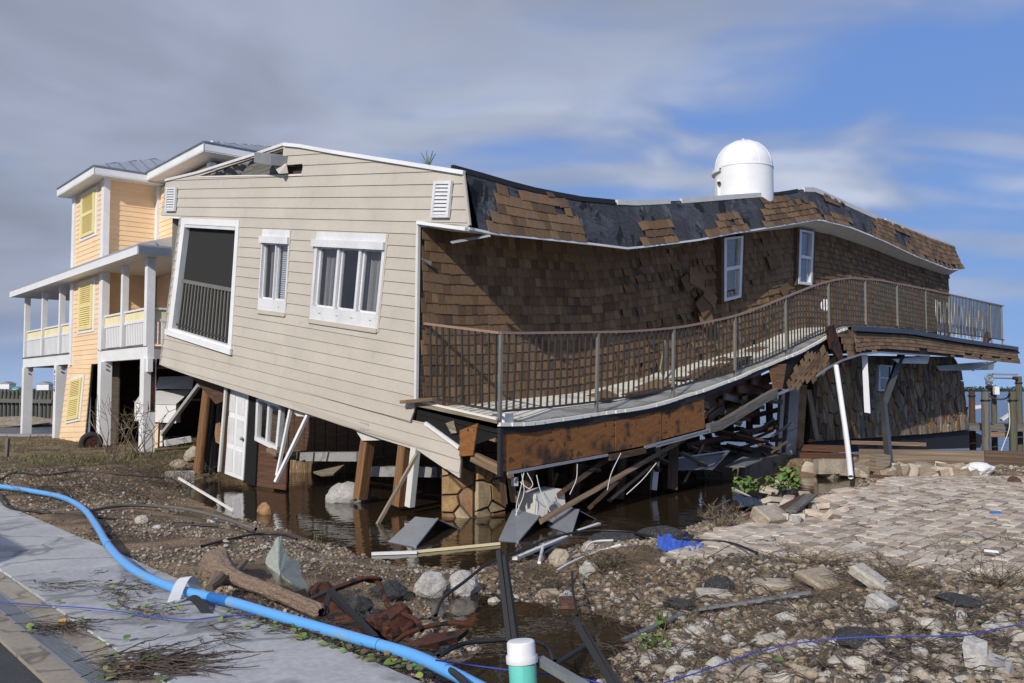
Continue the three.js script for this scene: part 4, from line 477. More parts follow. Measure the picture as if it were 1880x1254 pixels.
// stone lower storey, veneer of irregular flat stones
function veneer(parent, toW, n, poly, count, stretch, slant, thick, mats, sd, back) {
  const keep = seed; seed = sd; const xs = poly.map((p) => p[0]), ys = poly.map((p) => p[1]), x0 = Math.min(...xs), x1 = Math.max(...xs), y0 = Math.min(...ys), y1 = Math.max(...ys), pts = [], T = (p) => [p[0] * stretch + p[1] * slant, p[1]];
  let tries = 0; while (pts.length < count && tries++ < 60000) { const p = [rr(x0, x1), rr(y0, y1)]; if (!inside(poly, ...p)) continue; const q = T(p), md = Math.sqrt((x1 - x0) * (y1 - y0) * stretch / count) * 0.62 * (0.7 + 0.5 * hsh(tries, 3)); if (pts.some((o) => Math.hypot(o.q[0] - q[0], o.q[1] - q[1]) < md)) continue; pts.push({ p, q }); }
  for (let i = 0; i < pts.length; i++) {
    let c = poly; for (let j = 0; j < pts.length && c; j++) { if (j === i) continue; const a = pts[i].q, b = pts[j].q; if (Math.hypot(a[0] - b[0], a[1] - b[1]) > 2.2) continue; const mx = (a[0] + b[0]) / 2, my = (a[1] + b[1]) / 2, dx = a[0] - b[0], dy = a[1] - b[1]; c = tidy(clipHalf(c, (p) => { const q = T(p); return (q[0] - mx) * dx + (q[1] - my) * dy - 0.012 * Math.hypot(dx, dy); })); }
    if (!c || c.length < 3) continue; const cx = c.reduce((s, p) => s + p[0], 0) / c.length, cy = c.reduce((s, p) => s + p[1], 0) / c.length, t = thick * rr(0.6, 1.4), k = 0.10, f = c.map(([x, y]) => toW(mix(x, cx, k), mix(y, cy, k), t + rr(-0.006, 0.006))), m = c.map(([x, y]) => toW(x, y, t * 0.55)), b = c.map(([x, y]) => toW(x, y, -0.02));
    part(parent, 'stone', [prism(f, m), prism(m, b)], pick(mats));
  }
  seed = keep; if (back) part(parent, 'mortar_bed', prism(poly.map(([x, y]) => toW(x, y, 0)), poly.map(([x, y]) => toW(x, y, -0.15))), M.mortar);
}
{
  const poly = [[1494, 672], [1530, 652], [1748, 655], [1762, 682], [1779, 789], [1700, 797], [1482, 812]].map((q) => loc(PW, onP(PW, ...q)));
  const holes = [[1612, 669], [1637, 671], [1635, 719], [1611, 718]], sw = part(house, 'stone_wall', prism(poly.map((p) => wp(PW, p[0], p[1], -0.02)), PW.n.clone().multiplyScalar(-0.2)), M.mortar, 'leaning lower wall of upright brown flagstones'); veneer(sw, (x, y, o) => wp(PW, x, y, o), PW.n, poly, 280, 1.9, 0.35, 0.055, M.sandstone, 771, false);
  const p = patch(holes.map((q) => onP(PW, ...q, 0.09)), PW.n), w = part(house, 'small_window', [p.quad(0, 0, 0.14, 1, -0.1, 0.03), p.quad(0.86, 0, 1, 1, -0.1, 0.03), p.quad(0.14, 0, 0.86, 0.07, -0.1, 0.03), p.quad(0.14, 0.92, 0.86, 1, -0.1, 0.03), p.quad(0.14, 0.47, 0.86, 0.54, -0.1, 0.03)], M.vinyl, 'small white window in the stone wall'); part(w, 'pane', p.quad(0.12, 0.05, 0.88, 0.48, 0, 0.004), M.tint); part(w, 'pane', p.quad(0.12, 0.52, 0.88, 0.94, 0, 0.004), M.tint);
  part(house, 'wall_footing', prism([[1484, 813], [1780, 790], [1806, 800], [1800, 822], [1500, 832]].map((q) => onP(PW, ...q, -0.05)), PW.n.clone().multiplyScalar(-0.3)), M.black); part(house, 'stone_wall_end', prism([wp(PW, ...poly[3], -0.02), wp(PW, ...poly[4], -0.02), wp(PW, poly[4][0], poly[4][1], -5), wp(PW, poly[3][0], poly[3][1], -5)], V(-0.05, 0, 0)), M.dark);
}
// under the house
{
  const D = (x, y, d) => at(x, y, d), bm = (name, a, b, w, t, m, label, hint = PF.n) => part(house, name, beam(a, b, w, t, hint), m, label);
  const inn = (s0, s1, off, y0, y1) => [wp(PF, s0, y0, off), wp(PF, s1, y0, off), wp(PF, s1, y1, off), wp(PF, s0, y1, off)];
  for (let i = 0; i < 64; i++) { const s = -1.0 + i * 0.235; part(house, 'added_blocker_plank', prism([wp(PF, s, -0.6, -4.6 - (i % 2) * 0.01), wp(PF, s + 0.225, -0.6, -4.6 - (i % 2) * 0.01), wp(PF, s + 0.225, 1.35 + Math.min(s, 9) * 0.14, -4.6 - (i % 2) * 0.01), wp(PF, s, 1.35 + Math.min(s, 9) * 0.14, -4.6 - (i % 2) * 0.01)], PF.n.clone().multiplyScalar(-0.03)), M.woodDark); }  // added plank wall, stops sky light leaking in under the house
  for (let i = 0; i < 30; i++) { const r = 4.4 + i * 0.24, o = wp(PW, r, 0, -2.6); part(house, 'added_blocker_plank', prism([o.clone().setY(-0.6), o.clone().addScaledVector(PW.d, 0.23).setY(-0.6), o.clone().addScaledVector(PW.d, 0.23).setY(wallBot(r) - 0.1), o.clone().setY(wallBot(r) - 0.1)], PW.n.clone().multiplyScalar(-0.03)), i > 25 ? M.woodRed : M.woodDark); }  // second added plank wall, blocks light along the long side
  void inn;
  // entrance door, its jamb, tar papered wall, lower window
  const dp = patch([[417, 712], [456, 724], [446, 882], [411, 869]].map((q) => F(...q, -0.28)), PF.n), dr = part(house, 'front_door', [dp.quad(0.0, 0, 1, 1, -0.05, 0)], M.white, 'white panelled door with rub marks'); for (const [a, b] of [[0.02, 0.26], [0.30, 0.62], [0.66, 0.95]]) for (const [c, d] of [[0.12, 0.44], [0.56, 0.88]]) part(dr, 'door_panel', dp.quad(c, a + 0.02, d, b, 0, 0.012), M.vinyl); part(dr, 'door_knob', (() => { const g = new THREE.SphereGeometry(0.035, 12, 8), c = dp.f(0.92, 0.52, 0.05); g.translate(c.x, c.y, c.z); return g; })(), M.boxMetal);
  bm('door_jamb', F(416, 708, -0.2), F(403, 866, -0.2), 0.06, 0.06, M.offwhite); bm('door_jamb', F(420, 708, -0.24), F(408, 868, -0.24), 0.05, 0.05, M.woodDark);
  part(house, 'papered_wall', prism([[457, 722], [476, 730], [468, 892], [446, 886]].map((q) => F(...q, -0.3)), PF.n.clone().multiplyScalar(-0.03)), M.felt, 'black papered wall strip beside the door'); part(house, 'lower_wall', prism([[472, 808], [509, 827], [528, 820], [524, 900], [466, 892]].map((q) => F(...q, -0.34)), PF.n.clone().multiplyScalar(-0.03)), M.woodRed); part(house, 'lower_wall', prism([[470, 722], [530, 745], [528, 836], [470, 812]].map((q) => F(...q, -0.6)), PF.n.clone().multiplyScalar(-0.03)), M.dark);
  const lp = patch([[473, 729], [519, 745], [511, 829], [470, 808]].map((q) => F(...q, -0.28)), PF.n), lw = part(house, 'lower_window', [lp.quad(0, 0, 0.09, 1, -0.06, 0.03), lp.quad(0.91, 0, 1, 1, -0.06, 0.03), lp.quad(0, 0.9, 1, 1, -0.06, 0.035), lp.quad(0, 0, 1, 0.06, -0.06, 0.03)], M.vinyl, 'white framed window under the tilted wall'); part(lw, 'mullion', lp.quad(0.45, 0.05, 0.53, 0.9, -0.05, 0.02), M.vinyl); part(lw, 'pane', lp.quad(0.08, 0.05, 0.46, 0.9, -0.02, -0.016), M.glass); part(lw, 'pane', lp.quad(0.52, 0.05, 0.92, 0.9, -0.02, -0.016), M.glass);
  bm('sill_timber', F(495, 826, -0.2), F(513, 835, -0.2), 0.08, 0.14, M.wood);
  bm('leaning_pole', F(535, 744, -0.1), F(508.5, 873, 0.05), 0.05, 0.05, M.white, 'white leaning trim pole'); bm('leaning_pole', F(565, 762, -0.1), F(506, 885, 0.25), 0.055, 0.055, M.white, 'white leaning trim pole');
  part(house, 'sagging_soffit', prism([[535, 752], [545, 764], [583, 766], [566, 758]].map((q) => F(...q, -0.15)), V(0.02, 0.03, -0.25)), M.offwhite); part(house, 'sagging_soffit', prism([[652, 789], [665, 809], [708, 808], [700, 804]].map((q) => F(...q, -0.12)), V(0.02, 0.02, -0.3)), M.offwhite);
  bm('pile', F(676, 803, -0.25), F(661, 915, -0.25), 0.17, 0.17, M.postOrange, 'square brown pile standing in the water'); bm('pile', F(745, 815, -0.15), F(733, 928, -0.15), 0.17, 0.17, M.postOrange, 'square brown pile beside a white post'); bm('white_post', F(763, 822, -0.05), F(752, 930, -0.05), 0.12, 0.1, M.offwhite); bm('pile', F(520, 830, -0.7), F(516, 905, -0.7), 0.2, 0.2, M.woodRed); bm('leaning_pole', F(765, 835, 0.1), F(689, 970, 0.9), 0.045, 0.045, M.woodPale, 'thin tan pole leaning into the water');
  // round bark pile and loose sheathing at the left end
  part(house, 'log_pile', rodGeo(F(383, 704, -0.5), F(365, 868, -0.5), 0.11, 0.12, 12), M.postOrange, 'split round log pile under the left corner'); bm('dark_plank', F(392, 706, -0.7), F(382, 870, -0.7), 0.26, 0.06, M.black); bm('dark_plank', F(404, 712, -0.9), F(398, 868, -0.9), 0.3, 0.04, M.dark); part(house, 'torn_sheathing', prism([[396, 778], [404, 775], [408, 800], [405, 816], [396, 812], [394, 796]].map((q) => F(...q, -0.55)), V(0.01, 0, -0.04)), M.sandstone[1]); part(house, 'dark_underside', prism([[350, 690], [412, 710], [414, 735], [396, 742], [375, 718]].map((q) => F(...q, -0.35)), PF.n.clone().multiplyScalar(-0.03)), M.woodDark);  // two dark upright planks stand behind the log pile
  // stone pillar at the balcony corner
  const c0 = onG(871, 950, YW), cl = c0.clone().addScaledVector(V(-0.98, 0, -0.2), 0.5), cr = c0.clone().addScaledVector(V(0.72, 0, -0.69), 0.62); const pil = part(house, 'stone_pillar', prism([cl, c0, cr, cl.clone().add(cr).sub(c0)].map((p) => p.clone().setY(0.62)), V(0, -1.3, 0)), M.mortar, 'stub of pillar clad in golden flagstones, standing in the water');
  for (const [a, b, sd] of [[cl, c0, 31], [c0, cr, 57]]) { const dx = b.clone().sub(a), L = dx.length(); dx.normalize(); const nn = V(-dx.z, 0, dx.x); if (nn.dot(EYE.clone().sub(a)) < 0) nn.negate(); veneer(pil, (x, y, o) => a.clone().addScaledVector(dx, x).setY(y).addScaledVector(nn, o), nn, [[0.01, -0.6], [L - 0.01, -0.6], [L - 0.01, 0.36], [0.01, 0.62]], 11, 1.0, 0.1, 0.045, M.gold, sd, false); }
  // timbers, wires and appliance under the balcony
  const T = (x0, y0, d0, x1, y1, d1, w, t, m, name = 'fallen_timber') => part(house, name, beam(D(x0, y0, d0), D(x1, y1, d1), w, t, V(0.3, 0.4, 0.8)), m);
  T(1257, 806, 16.6, 992, 957, 12.0, 0.075, 0.06, M.wood); T(1130, 832, 14.9, 1030, 905, 13.0, 0.07, 0.2, M.woodDark); T(1225, 832, 16.4, 1120, 918, 14, 0.05, 0.07, M.wood); T(1185, 834, 15.9, 1085, 930, 13.6, 0.06, 0.12, M.woodDark); T(921, 866, 12.6, 926, 925, 12.6, 0.05, 0.12, M.woodDark); T(936, 868, 12.9, 944, 922, 12.9, 0.04, 0.16, M.wood); T(1010, 855, 13.6, 1014, 915, 13.6, 0.03, 0.15, M.woodRed); T(1233, 815, 16.5, 1230, 900, 16.2, 0.2, 0.2, M.woodDark, 'pile'); T(1207, 818, 16, 1199, 900, 15.8, 0.1, 0.1, M.offwhite, 'white_post'); T(1060, 850, 14, 1050, 925, 14, 0.15, 0.15, M.woodDark, 'pile'); T(1140, 835, 15, 1135, 915, 15, 0.15, 0.15, M.dark, 'pile'); T(975, 858, 13.4, 960, 925, 13.4, 0.12, 0.12, M.woodDark, 'pile'); T(1290, 818, 17.5, 1255, 886, 16.8, 0.05, 0.08, M.wood);
  { const keep = seed; seed = 8123; for (let i = 0; i < 44; i++) { const x = rr(935, 1290), d = -onP(PR, x, 800).z + rr(0.5, 2.4), y0 = rr(842, 880) - (x - 935) * 0.08, a = rr(-0.6, 1.9), L = rr(25, 70); T(x, y0, d, x + Math.cos(a) * L, y0 + Math.abs(Math.sin(a)) * L * 0.8, d + L * Math.cos(a) * 0.014 + rr(-0.2, 0.8), rr(0.03, 0.06), rr(0.04, 0.12), pick([M.woodDark, M.woodGrey, M.woodRed, M.dark, M.wood]), 'splintered_board'); } seed = keep; }
  T(1255, 822, 18.2, 1428, 782, 21.2, 0.10, 0.2, M.woodRed, 'long_beam'); T(1240, 800, 19, 1430, 752, 22, 0.08, 0.16, M.woodDark, 'long_beam');
  for (const [x, y0, y1, m] of [[1318, 745, 800, M.woodDark], [1375, 724, 790, M.woodDark], [1388, 720, 780, M.woodRed], [1412, 720, 782, M.woodRed], [1300, 760, 815, M.woodRed], [1340, 740, 795, M.dark]]) T(x, y0, 22, x + 1, y1, 22, 0.14, 0.1, m, 'stud');
  { const keep = seed; seed = 1999; for (let i = 0; i < 34; i++) { const x = rr(1285, 1425), d = rr(18.5, 21.5), y0 = rr(775, 838), a = rr(-0.7, 0.9), L = rr(20, 60); T(x, y0, d, x + Math.cos(a) * L, y0 + Math.sin(a) * L, d + rr(-0.5, 1), rr(0.03, 0.07), rr(0.04, 0.14), pick([M.woodDark, M.woodGrey, M.woodRed, M.dark]), 'splintered_board'); } seed = keep; }
  T(1436, 716, 20.6, 1428, 832, 20.4, 0.1, 0.12, M.trimGrey, 'grey_column'); T(1455, 712, 20.8, 1447, 834, 20.6, 0.26, 0.2, M.conc, 'grey_column'); T(1470, 706, 21.3, 1462, 824, 21, 0.3, 0.1, M.sandstone[1], 'cladding_strip'); T(1484, 716, 21.6, 1500, 808, 21.4, 0.14, 0.05, M.woodPale, 'leaning_stud'); T(1496, 700, 22, 1488, 806, 21.8, 0.12, 0.08, M.woodDark, 'leaning_stud');
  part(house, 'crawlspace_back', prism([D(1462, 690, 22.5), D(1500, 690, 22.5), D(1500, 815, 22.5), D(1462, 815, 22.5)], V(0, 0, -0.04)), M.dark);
  for (const [pts] of [[[[962, 868], [955, 900], [948, 930], [952, 968]]], [[[1060, 852], [1058, 880], [1046, 908]]], [[[985, 872], [992, 900], [1010, 940]]], [[[958, 870], [962, 905], [946, 948], [945, 962]]], [[[1140, 832], [1122, 870], [1115, 900]]], [[[1205, 850], [1180, 880], [1150, 908]]], [[[968, 868], [978, 890], [972, 897], [955, 885]]]]) part(house, 'hanging_wire', tube(pts.map(([x, y]) => D(x, y, 12.4)), 0.006, 0, 5), M.wire);
  part(house, 'junction_box', block(D(945, 884, 12.5), 0.1, 0.12, 0.06), M.trimGrey);
}
{ // things lying under the house
  const c = at(995, 900, 13.2), w = thing('washing_machine', 'half sunk white washing machine behind the hanging wires', 'washer', c.clone().setY(YW - 0.3)); part(w, 'cabinet', block(c.clone().setY(YW + 0.08), 0.5, 0.62, 0.5, 0.6, 0, 0.08), M.offwhite); const g = new THREE.TorusGeometry(0.13, 0.03, 8, 20), p = c.clone().add(V(0.16, 0.0, 0.24)).setY(YW + 0.1); g.rotateY(0.6); g.translate(p.x, p.y, p.z); part(w, 'door_ring', g, M.trimGrey);
  solo('concrete_footing', beam(at(555, 838, 17), at(665, 838, 15.6), 0.25, 0.16), M.conc, 'long grey concrete footing in the dark crawlspace', 'footing'); solo('concrete_footing', beam(at(690, 865, 15), at(812, 866, 14), 0.25, 0.16), M.conc, 'grey concrete footing just above the water behind the white post', 'footing');
  const r = rockGeo(0.35, 0.26, 0.3, 77, 0.6, 4), q = at(640, 880, 15).setY(YW + 0.05); r.translate(q.x, q.y, q.z); solo('pale_rock', r, M.lime[2], 'pale rock mound at the water in the crawlspace', 'rock');
  solo('curved_board', prism([at(575, 866, 15.6), at(632, 853, 15.9), at(612, 870, 15.2), at(590, 872, 15.2)], V(0, -0.03, -0.02)), M.woodPale, 'tan striped board washed up in the crawlspace', 'board');
  solo('brick_lump', (() => { const b = rockGeo(0.12, 0.14, 0.1, 8, 0.5, 3), p = onG(487, 944, YW); b.translate(p.x, p.y + 0.04, p.z); return b; })(), M.sandstone[1], 'small orange brick lump alone in the dark water', 'brick');
  for (const [pts, l] of [[[[712, 996], [762, 972], [803, 976], [762, 1006]], 'bent grey sheet metal tent floating below the pile'], [[[915, 993], [942, 955], [990, 970], [950, 996]], 'crumpled grey metal hood under the hanging wires'], [[[1004, 967], [1033, 946], [1062, 958], [1048, 982]], 'folded grey metal frame beside the fallen timber']]) { const P = pts.map(([x, y], i) => { const p = onG(x, y, YW); return p.setY(YW + (i === 1 || i === 2 ? 0.16 : 0.0) + 0.01); }), c = P[0].clone().add(P[1]).add(P[2]).add(P[3]).multiplyScalar(0.25), s = thing('sheet_metal', l, 'scrap metal', c.clone().setY(YW), 'bent metal sheets in the flood water'); part(s, 'face', prism([P[0], P[1], P[2], P[3]], V(0.01, -0.012, 0)), M.flash); part(s, 'fold', prism([P[1], P[2], P[2].clone().add(V(0.3, -0.18, -0.25)), P[1].clone().add(V(0.28, -0.18, -0.3))], V(0, -0.012, 0)), M.zinc); part(s, 'rim', beam(P[3], P[2], 0.03, 0.02), M.flash); }
  for (const [a, b, w, l] of [[[682, 1020], [765, 1017], 0.05, 'white plastic trim strip floating near the stony bank'], [[765, 1016], [918, 1001], 0.02, 'thin yellowish strip drifting on the brown water'], [[328, 912], [428, 940], 0.035, 'white pipe lying from the dry brush into the water']]) { const A = onG(...a, YW), B = onG(...b, YW); A.y = B.y = YW + 0.02; if (w === 0.035) A.y = 0.02; solo('trim_strip', beam(A, B, w, 0.03), w === 0.02 ? M.yellowPale : M.white, l, 'trim strip'); }
  // metal trough, panels, slab and sill blocks on the right
  const tr = thing('metal_trough', 'long grey metal duct lying in the shade under the balcony', 'duct', at(1284, 866, 17)); part(tr, 'side', prism([at(1234, 842, 16.6), at(1334, 832, 17.6), at(1306, 862, 16.8), at(1236, 864, 16.2)], V(0, 0, -0.03)), M.boxMetal); part(tr, 'lip', beam(at(1234, 842, 16.6), at(1336, 828, 17.6), 0.05, 0.03), M.zinc); part(tr, 'lip', beam(at(1306, 862, 16.8), at(1338, 828, 17.6), 0.04, 0.03), M.zinc);
  solo('bent_sheet', prism([at(1332, 856, 17.4), at(1364, 838, 18.4), at(1398, 844, 18.6), at(1368, 856, 17.4)], V(0, -0.02, 0)), M.boxMetal, 'bent grey panel on rubble behind the green plant', 'scrap metal');
  const A = onG(1368, 876, -0.22), B = onG(1482, 842, -0.1); solo('concrete_slab', prism([A, B, B.clone().add(V(-1.0, 0.0, -0.5)), A.clone().add(V(-0.9, 0.0, -0.5))].map((p) => p.clone().add(V(0, 0.26, 0))), V(0, -0.4, 0)), M.shadedConc, 'tilted concrete slab edge rising from the water below the grey columns', 'slab');  // slab concrete has the shade below the balcony put into its colour
  const sl = (a, b, w, t, m, n, l) => solo(n, beam(a, b, w, t), m, l, 'timber');
  sl(at(1474, 822, 20.6), at(1556, 824, 19.8), 0.2, 0.14, M.woodRed, 'sill_beam', 'upper red brown sill beam below the stone wall'); sl(at(1474, 836, 20.4), at(1556, 838, 19.5), 0.24, 0.13, M.woodRed, 'sill_beam', 'lower red brown sill beam resting on pale blocks');
  sl(at(1578, 842, 20.0), at(1806, 846, 19.0), 0.3, 0.42, M.bulk, 'bulkhead_timber', 'weathered brown bulkhead timber ending at the dark rope'); sl(at(1808, 846, 19.0), at(1990, 852, 18.2), 0.3, 0.43, M.bulkDark, 'bulkhead_timber', 'dark brown bulkhead timber at the right edge'); sl(at(1560, 812, 20.8), at(1700, 816, 20.3), 0.12, 0.08, M.wood, 'top_plank', 'thin orange plank on top of the bulkhead'); sl(at(1596, 874, 17.4), at(1776, 884, 16.8), 0.12, 0.06, M.woodDark, 'loose_plank', 'dark plank lying along the paving edge');
}

// ---------------------------------------------------------------- the peach coloured house on stilts
{
  const Y0 = V(-9.23, 0, -22.5), VD = V(-0.654, 0, -0.757).normalize(), U = V(0.757, 0, -0.654).normalize(), nF = V(-0.757, 0, 0.654).normalize(), nS = V(0.654, 0, 0.757).normalize();
  const am = curve([[-1, -1.3], [0, 0], [1.48, 1.98], [2.74, 3.75], [2.9, 3.98], [4.92, 6.96], [5.75, 8.29], [7.18, 10.53], [8.66, 13.0], [10, 15]]), yp = (a, b, h, da = 0) => Y0.clone().addScaledVector(VD, am(a) + da).addScaledVector(U, b).setY(h), post = (a, b, w, h0, h1) => prism([yp(a, b - w / 2, h1, -w / 2), yp(a, b - w / 2, h1, w / 2), yp(a, b + w / 2, h1, w / 2), yp(a, b + w / 2, h1, -w / 2)], V(0, h0 - h1, 0));
  const yh = thing('stilt_house', 'peach house on white stilts with yellow shutters and grey metal roofs', 'house', Y0.clone());
  const box = (a0, a1, b0, b1, h0, h1) => prism([yp(a0, b0, h1), yp(a1, b0, h1), yp(a1, b1, h1), yp(a0, b1, h1)], V(0, h0 - h1, 0));
  const lap = (P, n, x0, x1, h0, h1, row = 0.146) => { const w = part(yh, 'wall', prism([P(x0, h0), P(x1, h0), P(x1, h1), P(x0, h1)].map((p) => p.addScaledVector(n, -0.01)), n.clone().multiplyScalar(-0.08)), M.peach[2]); let k = 0; for (let h = h0; h < h1 - 0.02; h += row, k++) { const t = Math.min(h + row, h1), q = [[x0, h, 0.02], [x1, h, 0.02], [x1, t, 0.005], [x0, t, 0.005]]; part(w, 'siding_board', prism(q.map(([x, y, o]) => P(x, y).addScaledVector(n, o)), q.map(([x, y]) => P(x, y).addScaledVector(n, -0.009))), M.peach[k % 3]); } return w; };
  const front = (b) => (a, h) => yp(a, b, h), side = (a) => (b, h) => yp(a, b, h);
  // tower, main volume
  lap(front(0), nF, 2.9, 4.92, 2.3, 7.66); lap(side(2.9), nS, 0, 1.5, 5.2, 7.66); lap(front(1.53), nF, -0.02, 2.9, 2.6, 7.6); lap(side(0), nS, 1.53, 9, 2.6, 7.6); lap(side(2.9), nS, 0.02, 1.5, 2.62, 5.1);
  part(yh, 'rear_wall', [prism([yp(4.92, 0, 2.3), yp(4.92, 8, 2.3), yp(4.92, 8, 7.4), yp(4.92, 0, 7.4)], VD.clone().multiplyScalar(-0.08)), prism([yp(0, 9, 2.6), yp(4.9, 9, 2.6), yp(4.9, 9, 7.5), yp(0, 9, 7.5)], U.clone().multiplyScalar(-0.08))], M.peach[0]);
  for (const [a, b, h0, h1] of [[2.88, -0.02, 2.3, 7.66], [4.94, -0.02, 2.3, 7.66], [2.86, 1.48, 5.2, 7.66], [-0.05, 1.48, 2.6, 7.6]]) part(yh, 'corner_board', box(a - 0.09, a + 0.09, b - 0.05, b + 0.12, h0, h1), M.white);
  // roofs
  const hip = (a0, a1, b0, b1, h, ph, inset, name) => { const c = [yp(a0, b0, h), yp(a1, b0, h), yp(a1, b1, h), yp(a0, b1, h)], r0 = yp(a0 + inset, (b0 + b1) / 2, ph), r1 = yp(a1 - inset, (b0 + b1) / 2, ph), f = [[c[0], c[1], r1, r0], [c[3], c[0], r0], [c[1], c[2], r1], [c[2], c[3], r0, r1]]; const rf = part(yh, name, f.map((q) => prism(q, V(0, -0.05, 0))), M.metalRoof); f.forEach((q) => { const e0 = q[0], e1 = q[1], L = e0.distanceTo(e1), n = Math.floor(L / 0.42); for (let i = 1; i < n; i++) { const t = i / n, a = lerp3(e0, e1, t); let b; if (q.length === 4) { const t0 = inset / L; b = t < t0 ? lerp3(e0, q[3], t / t0) : t > 1 - t0 ? lerp3(e1, q[2], (1 - t) / t0) : lerp3(q[3], q[2], (t - t0) / (1 - 2 * t0)); } else b = t < 0.5 ? lerp3(e0, q[2], t * 2) : lerp3(e1, q[2], (1 - t) * 2); if (a.distanceTo(b) > 0.1) part(rf, 'standing_seam', beam(a.clone().setY(a.y + 0.015), b.clone().setY(b.y + 0.015), 0.03, 0.035), M.zinc); } }); for (const [i, j] of [[0, 1], [0, 3], [1, 2]]) { part(yh, 'fascia', prism([c[i], c[j], c[j].clone().setY(h - 0.2), c[i].clone().setY(h - 0.2)].map((p) => p.clone().add(V(0, -0.055, 0))), (i === 0 && j === 1 ? nF : nS).clone().multiplyScalar(-0.03)), M.white); } part(yh, 'soffit', prism(c.map((p) => p.clone().setY(h - 0.22)), V(0, -0.02, 0)), M.white); part(yh, 'drip_edge', [beam(c[0], c[1], 0.05, 0.03), beam(c[0], c[3], 0.05, 0.03)], M.zinc); };
  hip(2.55, 5.2, -0.45, 4.2, 7.9, 8.85, 1.3, 'tower_roof'); hip(-0.6, 5.1, 1.02, 9.5, 7.95, 9.3, 2.8, 'main_roof');
  // porch roof: front slope and right slope, meeting at the corner
  { const h = 5.17, e = [yp(-0.38, -0.48, h), yp(9.05, -0.48, h), yp(9.05, 1.53, 5.95), yp(-0.38 + 1.9, 1.53, 5.95)], s = [yp(-0.38, 9, h), yp(-0.38, -0.48, h), yp(1.4, 1.53, 5.95), yp(0.1, 9, 5.5)]; const rf = part(yh, 'porch_roof', [prism(e, V(0, -0.05, 0)), prism(s, V(0, -0.05, 0))], M.metalRoof); for (let b = 0; b < 5; b += 0.45) { const t = clamp((b + 0.48) / 2); part(rf, 'standing_seam', beam(yp(-0.38, b, h + 0.015), yp(mix(-0.38, 0.0, t), b, mix(h, 5.45, t) + 0.015), 0.03, 0.03), M.zinc); } part(yh, 'fascia', prism([e[0], e[1], e[1].clone().setY(h - 0.2), e[0].clone().setY(h - 0.2)].map((p) => p.clone().add(V(0, -0.055, 0))), nF.clone().multiplyScalar(-0.03)), M.white); part(yh, 'fascia', prism([e[0], s[0], s[0].clone().setY(h - 0.2), e[0].clone().setY(h - 0.2)].map((p) => p.clone().add(V(0, -0.055, 0))), nS.clone().multiplyScalar(-0.03)), M.zinc); part(yh, 'porch_ceiling', box(-0.35, 9.0, -0.45, 1.5, 4.92, 4.955), M.white); part(yh, 'roof_vent', rodGeo(yp(1.2, 2.2, 8.3), yp(1.2, 2.2, 8.68), 0.05), M.white); }
  // floor beams, joists, floor
  for (const [a0, a1] of [[-0.08, 2.9], [4.92, 8.78]]) { part(yh, 'floor_beam', box(a0, a1, -0.06, 0.1, 2.34, 2.66), M.white); part(yh, 'porch_floor', box(a0, a1, 0.1, 1.5, 2.58, 2.66), M.woodGrey); part(yh, 'floor_edge', box(a0 + 0.02, a1, -0.09, 0.0, 2.662, 2.70), M.woodGrey); }
  part(yh, 'floor_beam', box(-0.08, 0.08, 0.1, 9, 2.34, 2.66), M.trimGrey); part(yh, 'floor_beam', box(8.62, 8.78, 0.1, 6, 2.34, 2.66), M.white); part(yh, 'floor_deck', box(0.1, 8.6, 1.5, 9, 2.45, 2.6), M.woodRed);
  // posts
  for (const [a, b, h0, h1, w] of [[0, 0, 2.66, 4.93, 0.2], [1.48, 0, 2.66, 4.93, 0.16], [2.74, 0, 2.66, 4.93, 0.2], [5.75, 0, 2.66, 4.93, 0.16], [7.18, 0, 2.66, 4.93, 0.16], [8.66, 0, 2.66, 4.93, 0.17]]) part(yh, 'porch_post', post(a, b, w, h0, h1), M.white);
  for (const [a, b, w] of [[0.0, 0.0, 0.3], [2.62, 0.0, 0.3], [5.9, 0.05, 0.3], [8.62, 0.05, 0.3], [0.1, 6, 0.3], [4, 6, 0.3], [8.6, 6, 0.3]]) { const p = part(yh, 'stilt', post(a, b, w, -0.4, 2.335), M.white); for (const h of [2.12, 2.24]) part(p, 'bolt', rodGeo(yp(a, b, h, -w / 2 + 0.01), yp(a, b, h, -w / 2 - 0.04), 0.025), M.boxMetal); }
  part(yh, 'rust_streaked_plate', box(-0.124, -0.117, 0.02, 0.12, 1.0, 2.33), M.rust, 'rusty plate on the corner stilt'); part(yh, 'beam_bracket', box(-0.26, -0.126, -0.12, 0.0, 2.0, 2.33), M.white);
  [4, 2, 2, 6].forEach((d, i) => { const num = { 4: [[[0.7, 1], [0, 0.35], [1, 0.35]], [[0.7, 1], [0.7, 0]]], 2: [[[0, 0.8], [0.25, 1], [0.75, 1], [1, 0.75], [0, 0], [1, 0]]], 6: [[[0.9, 0.95], [0.4, 1], [0, 0.5], [0.2, 0], [0.8, 0], [1, 0.3], [0.7, 0.5], [0.1, 0.4]]] }[d], G = []; for (const s of num) for (let k = 0; k + 1 < s.length; k++) { const f = (q) => yp(5.9, -0.108, 2.06 - i * 0.19 + q[1] * 0.13, 0.06 - q[0] * 0.1); G.push(beam(f(s[k]), f(s[k + 1]), 0.018, 0.008, nF)); } part(yh, 'post_number_digit', G, M.black); });
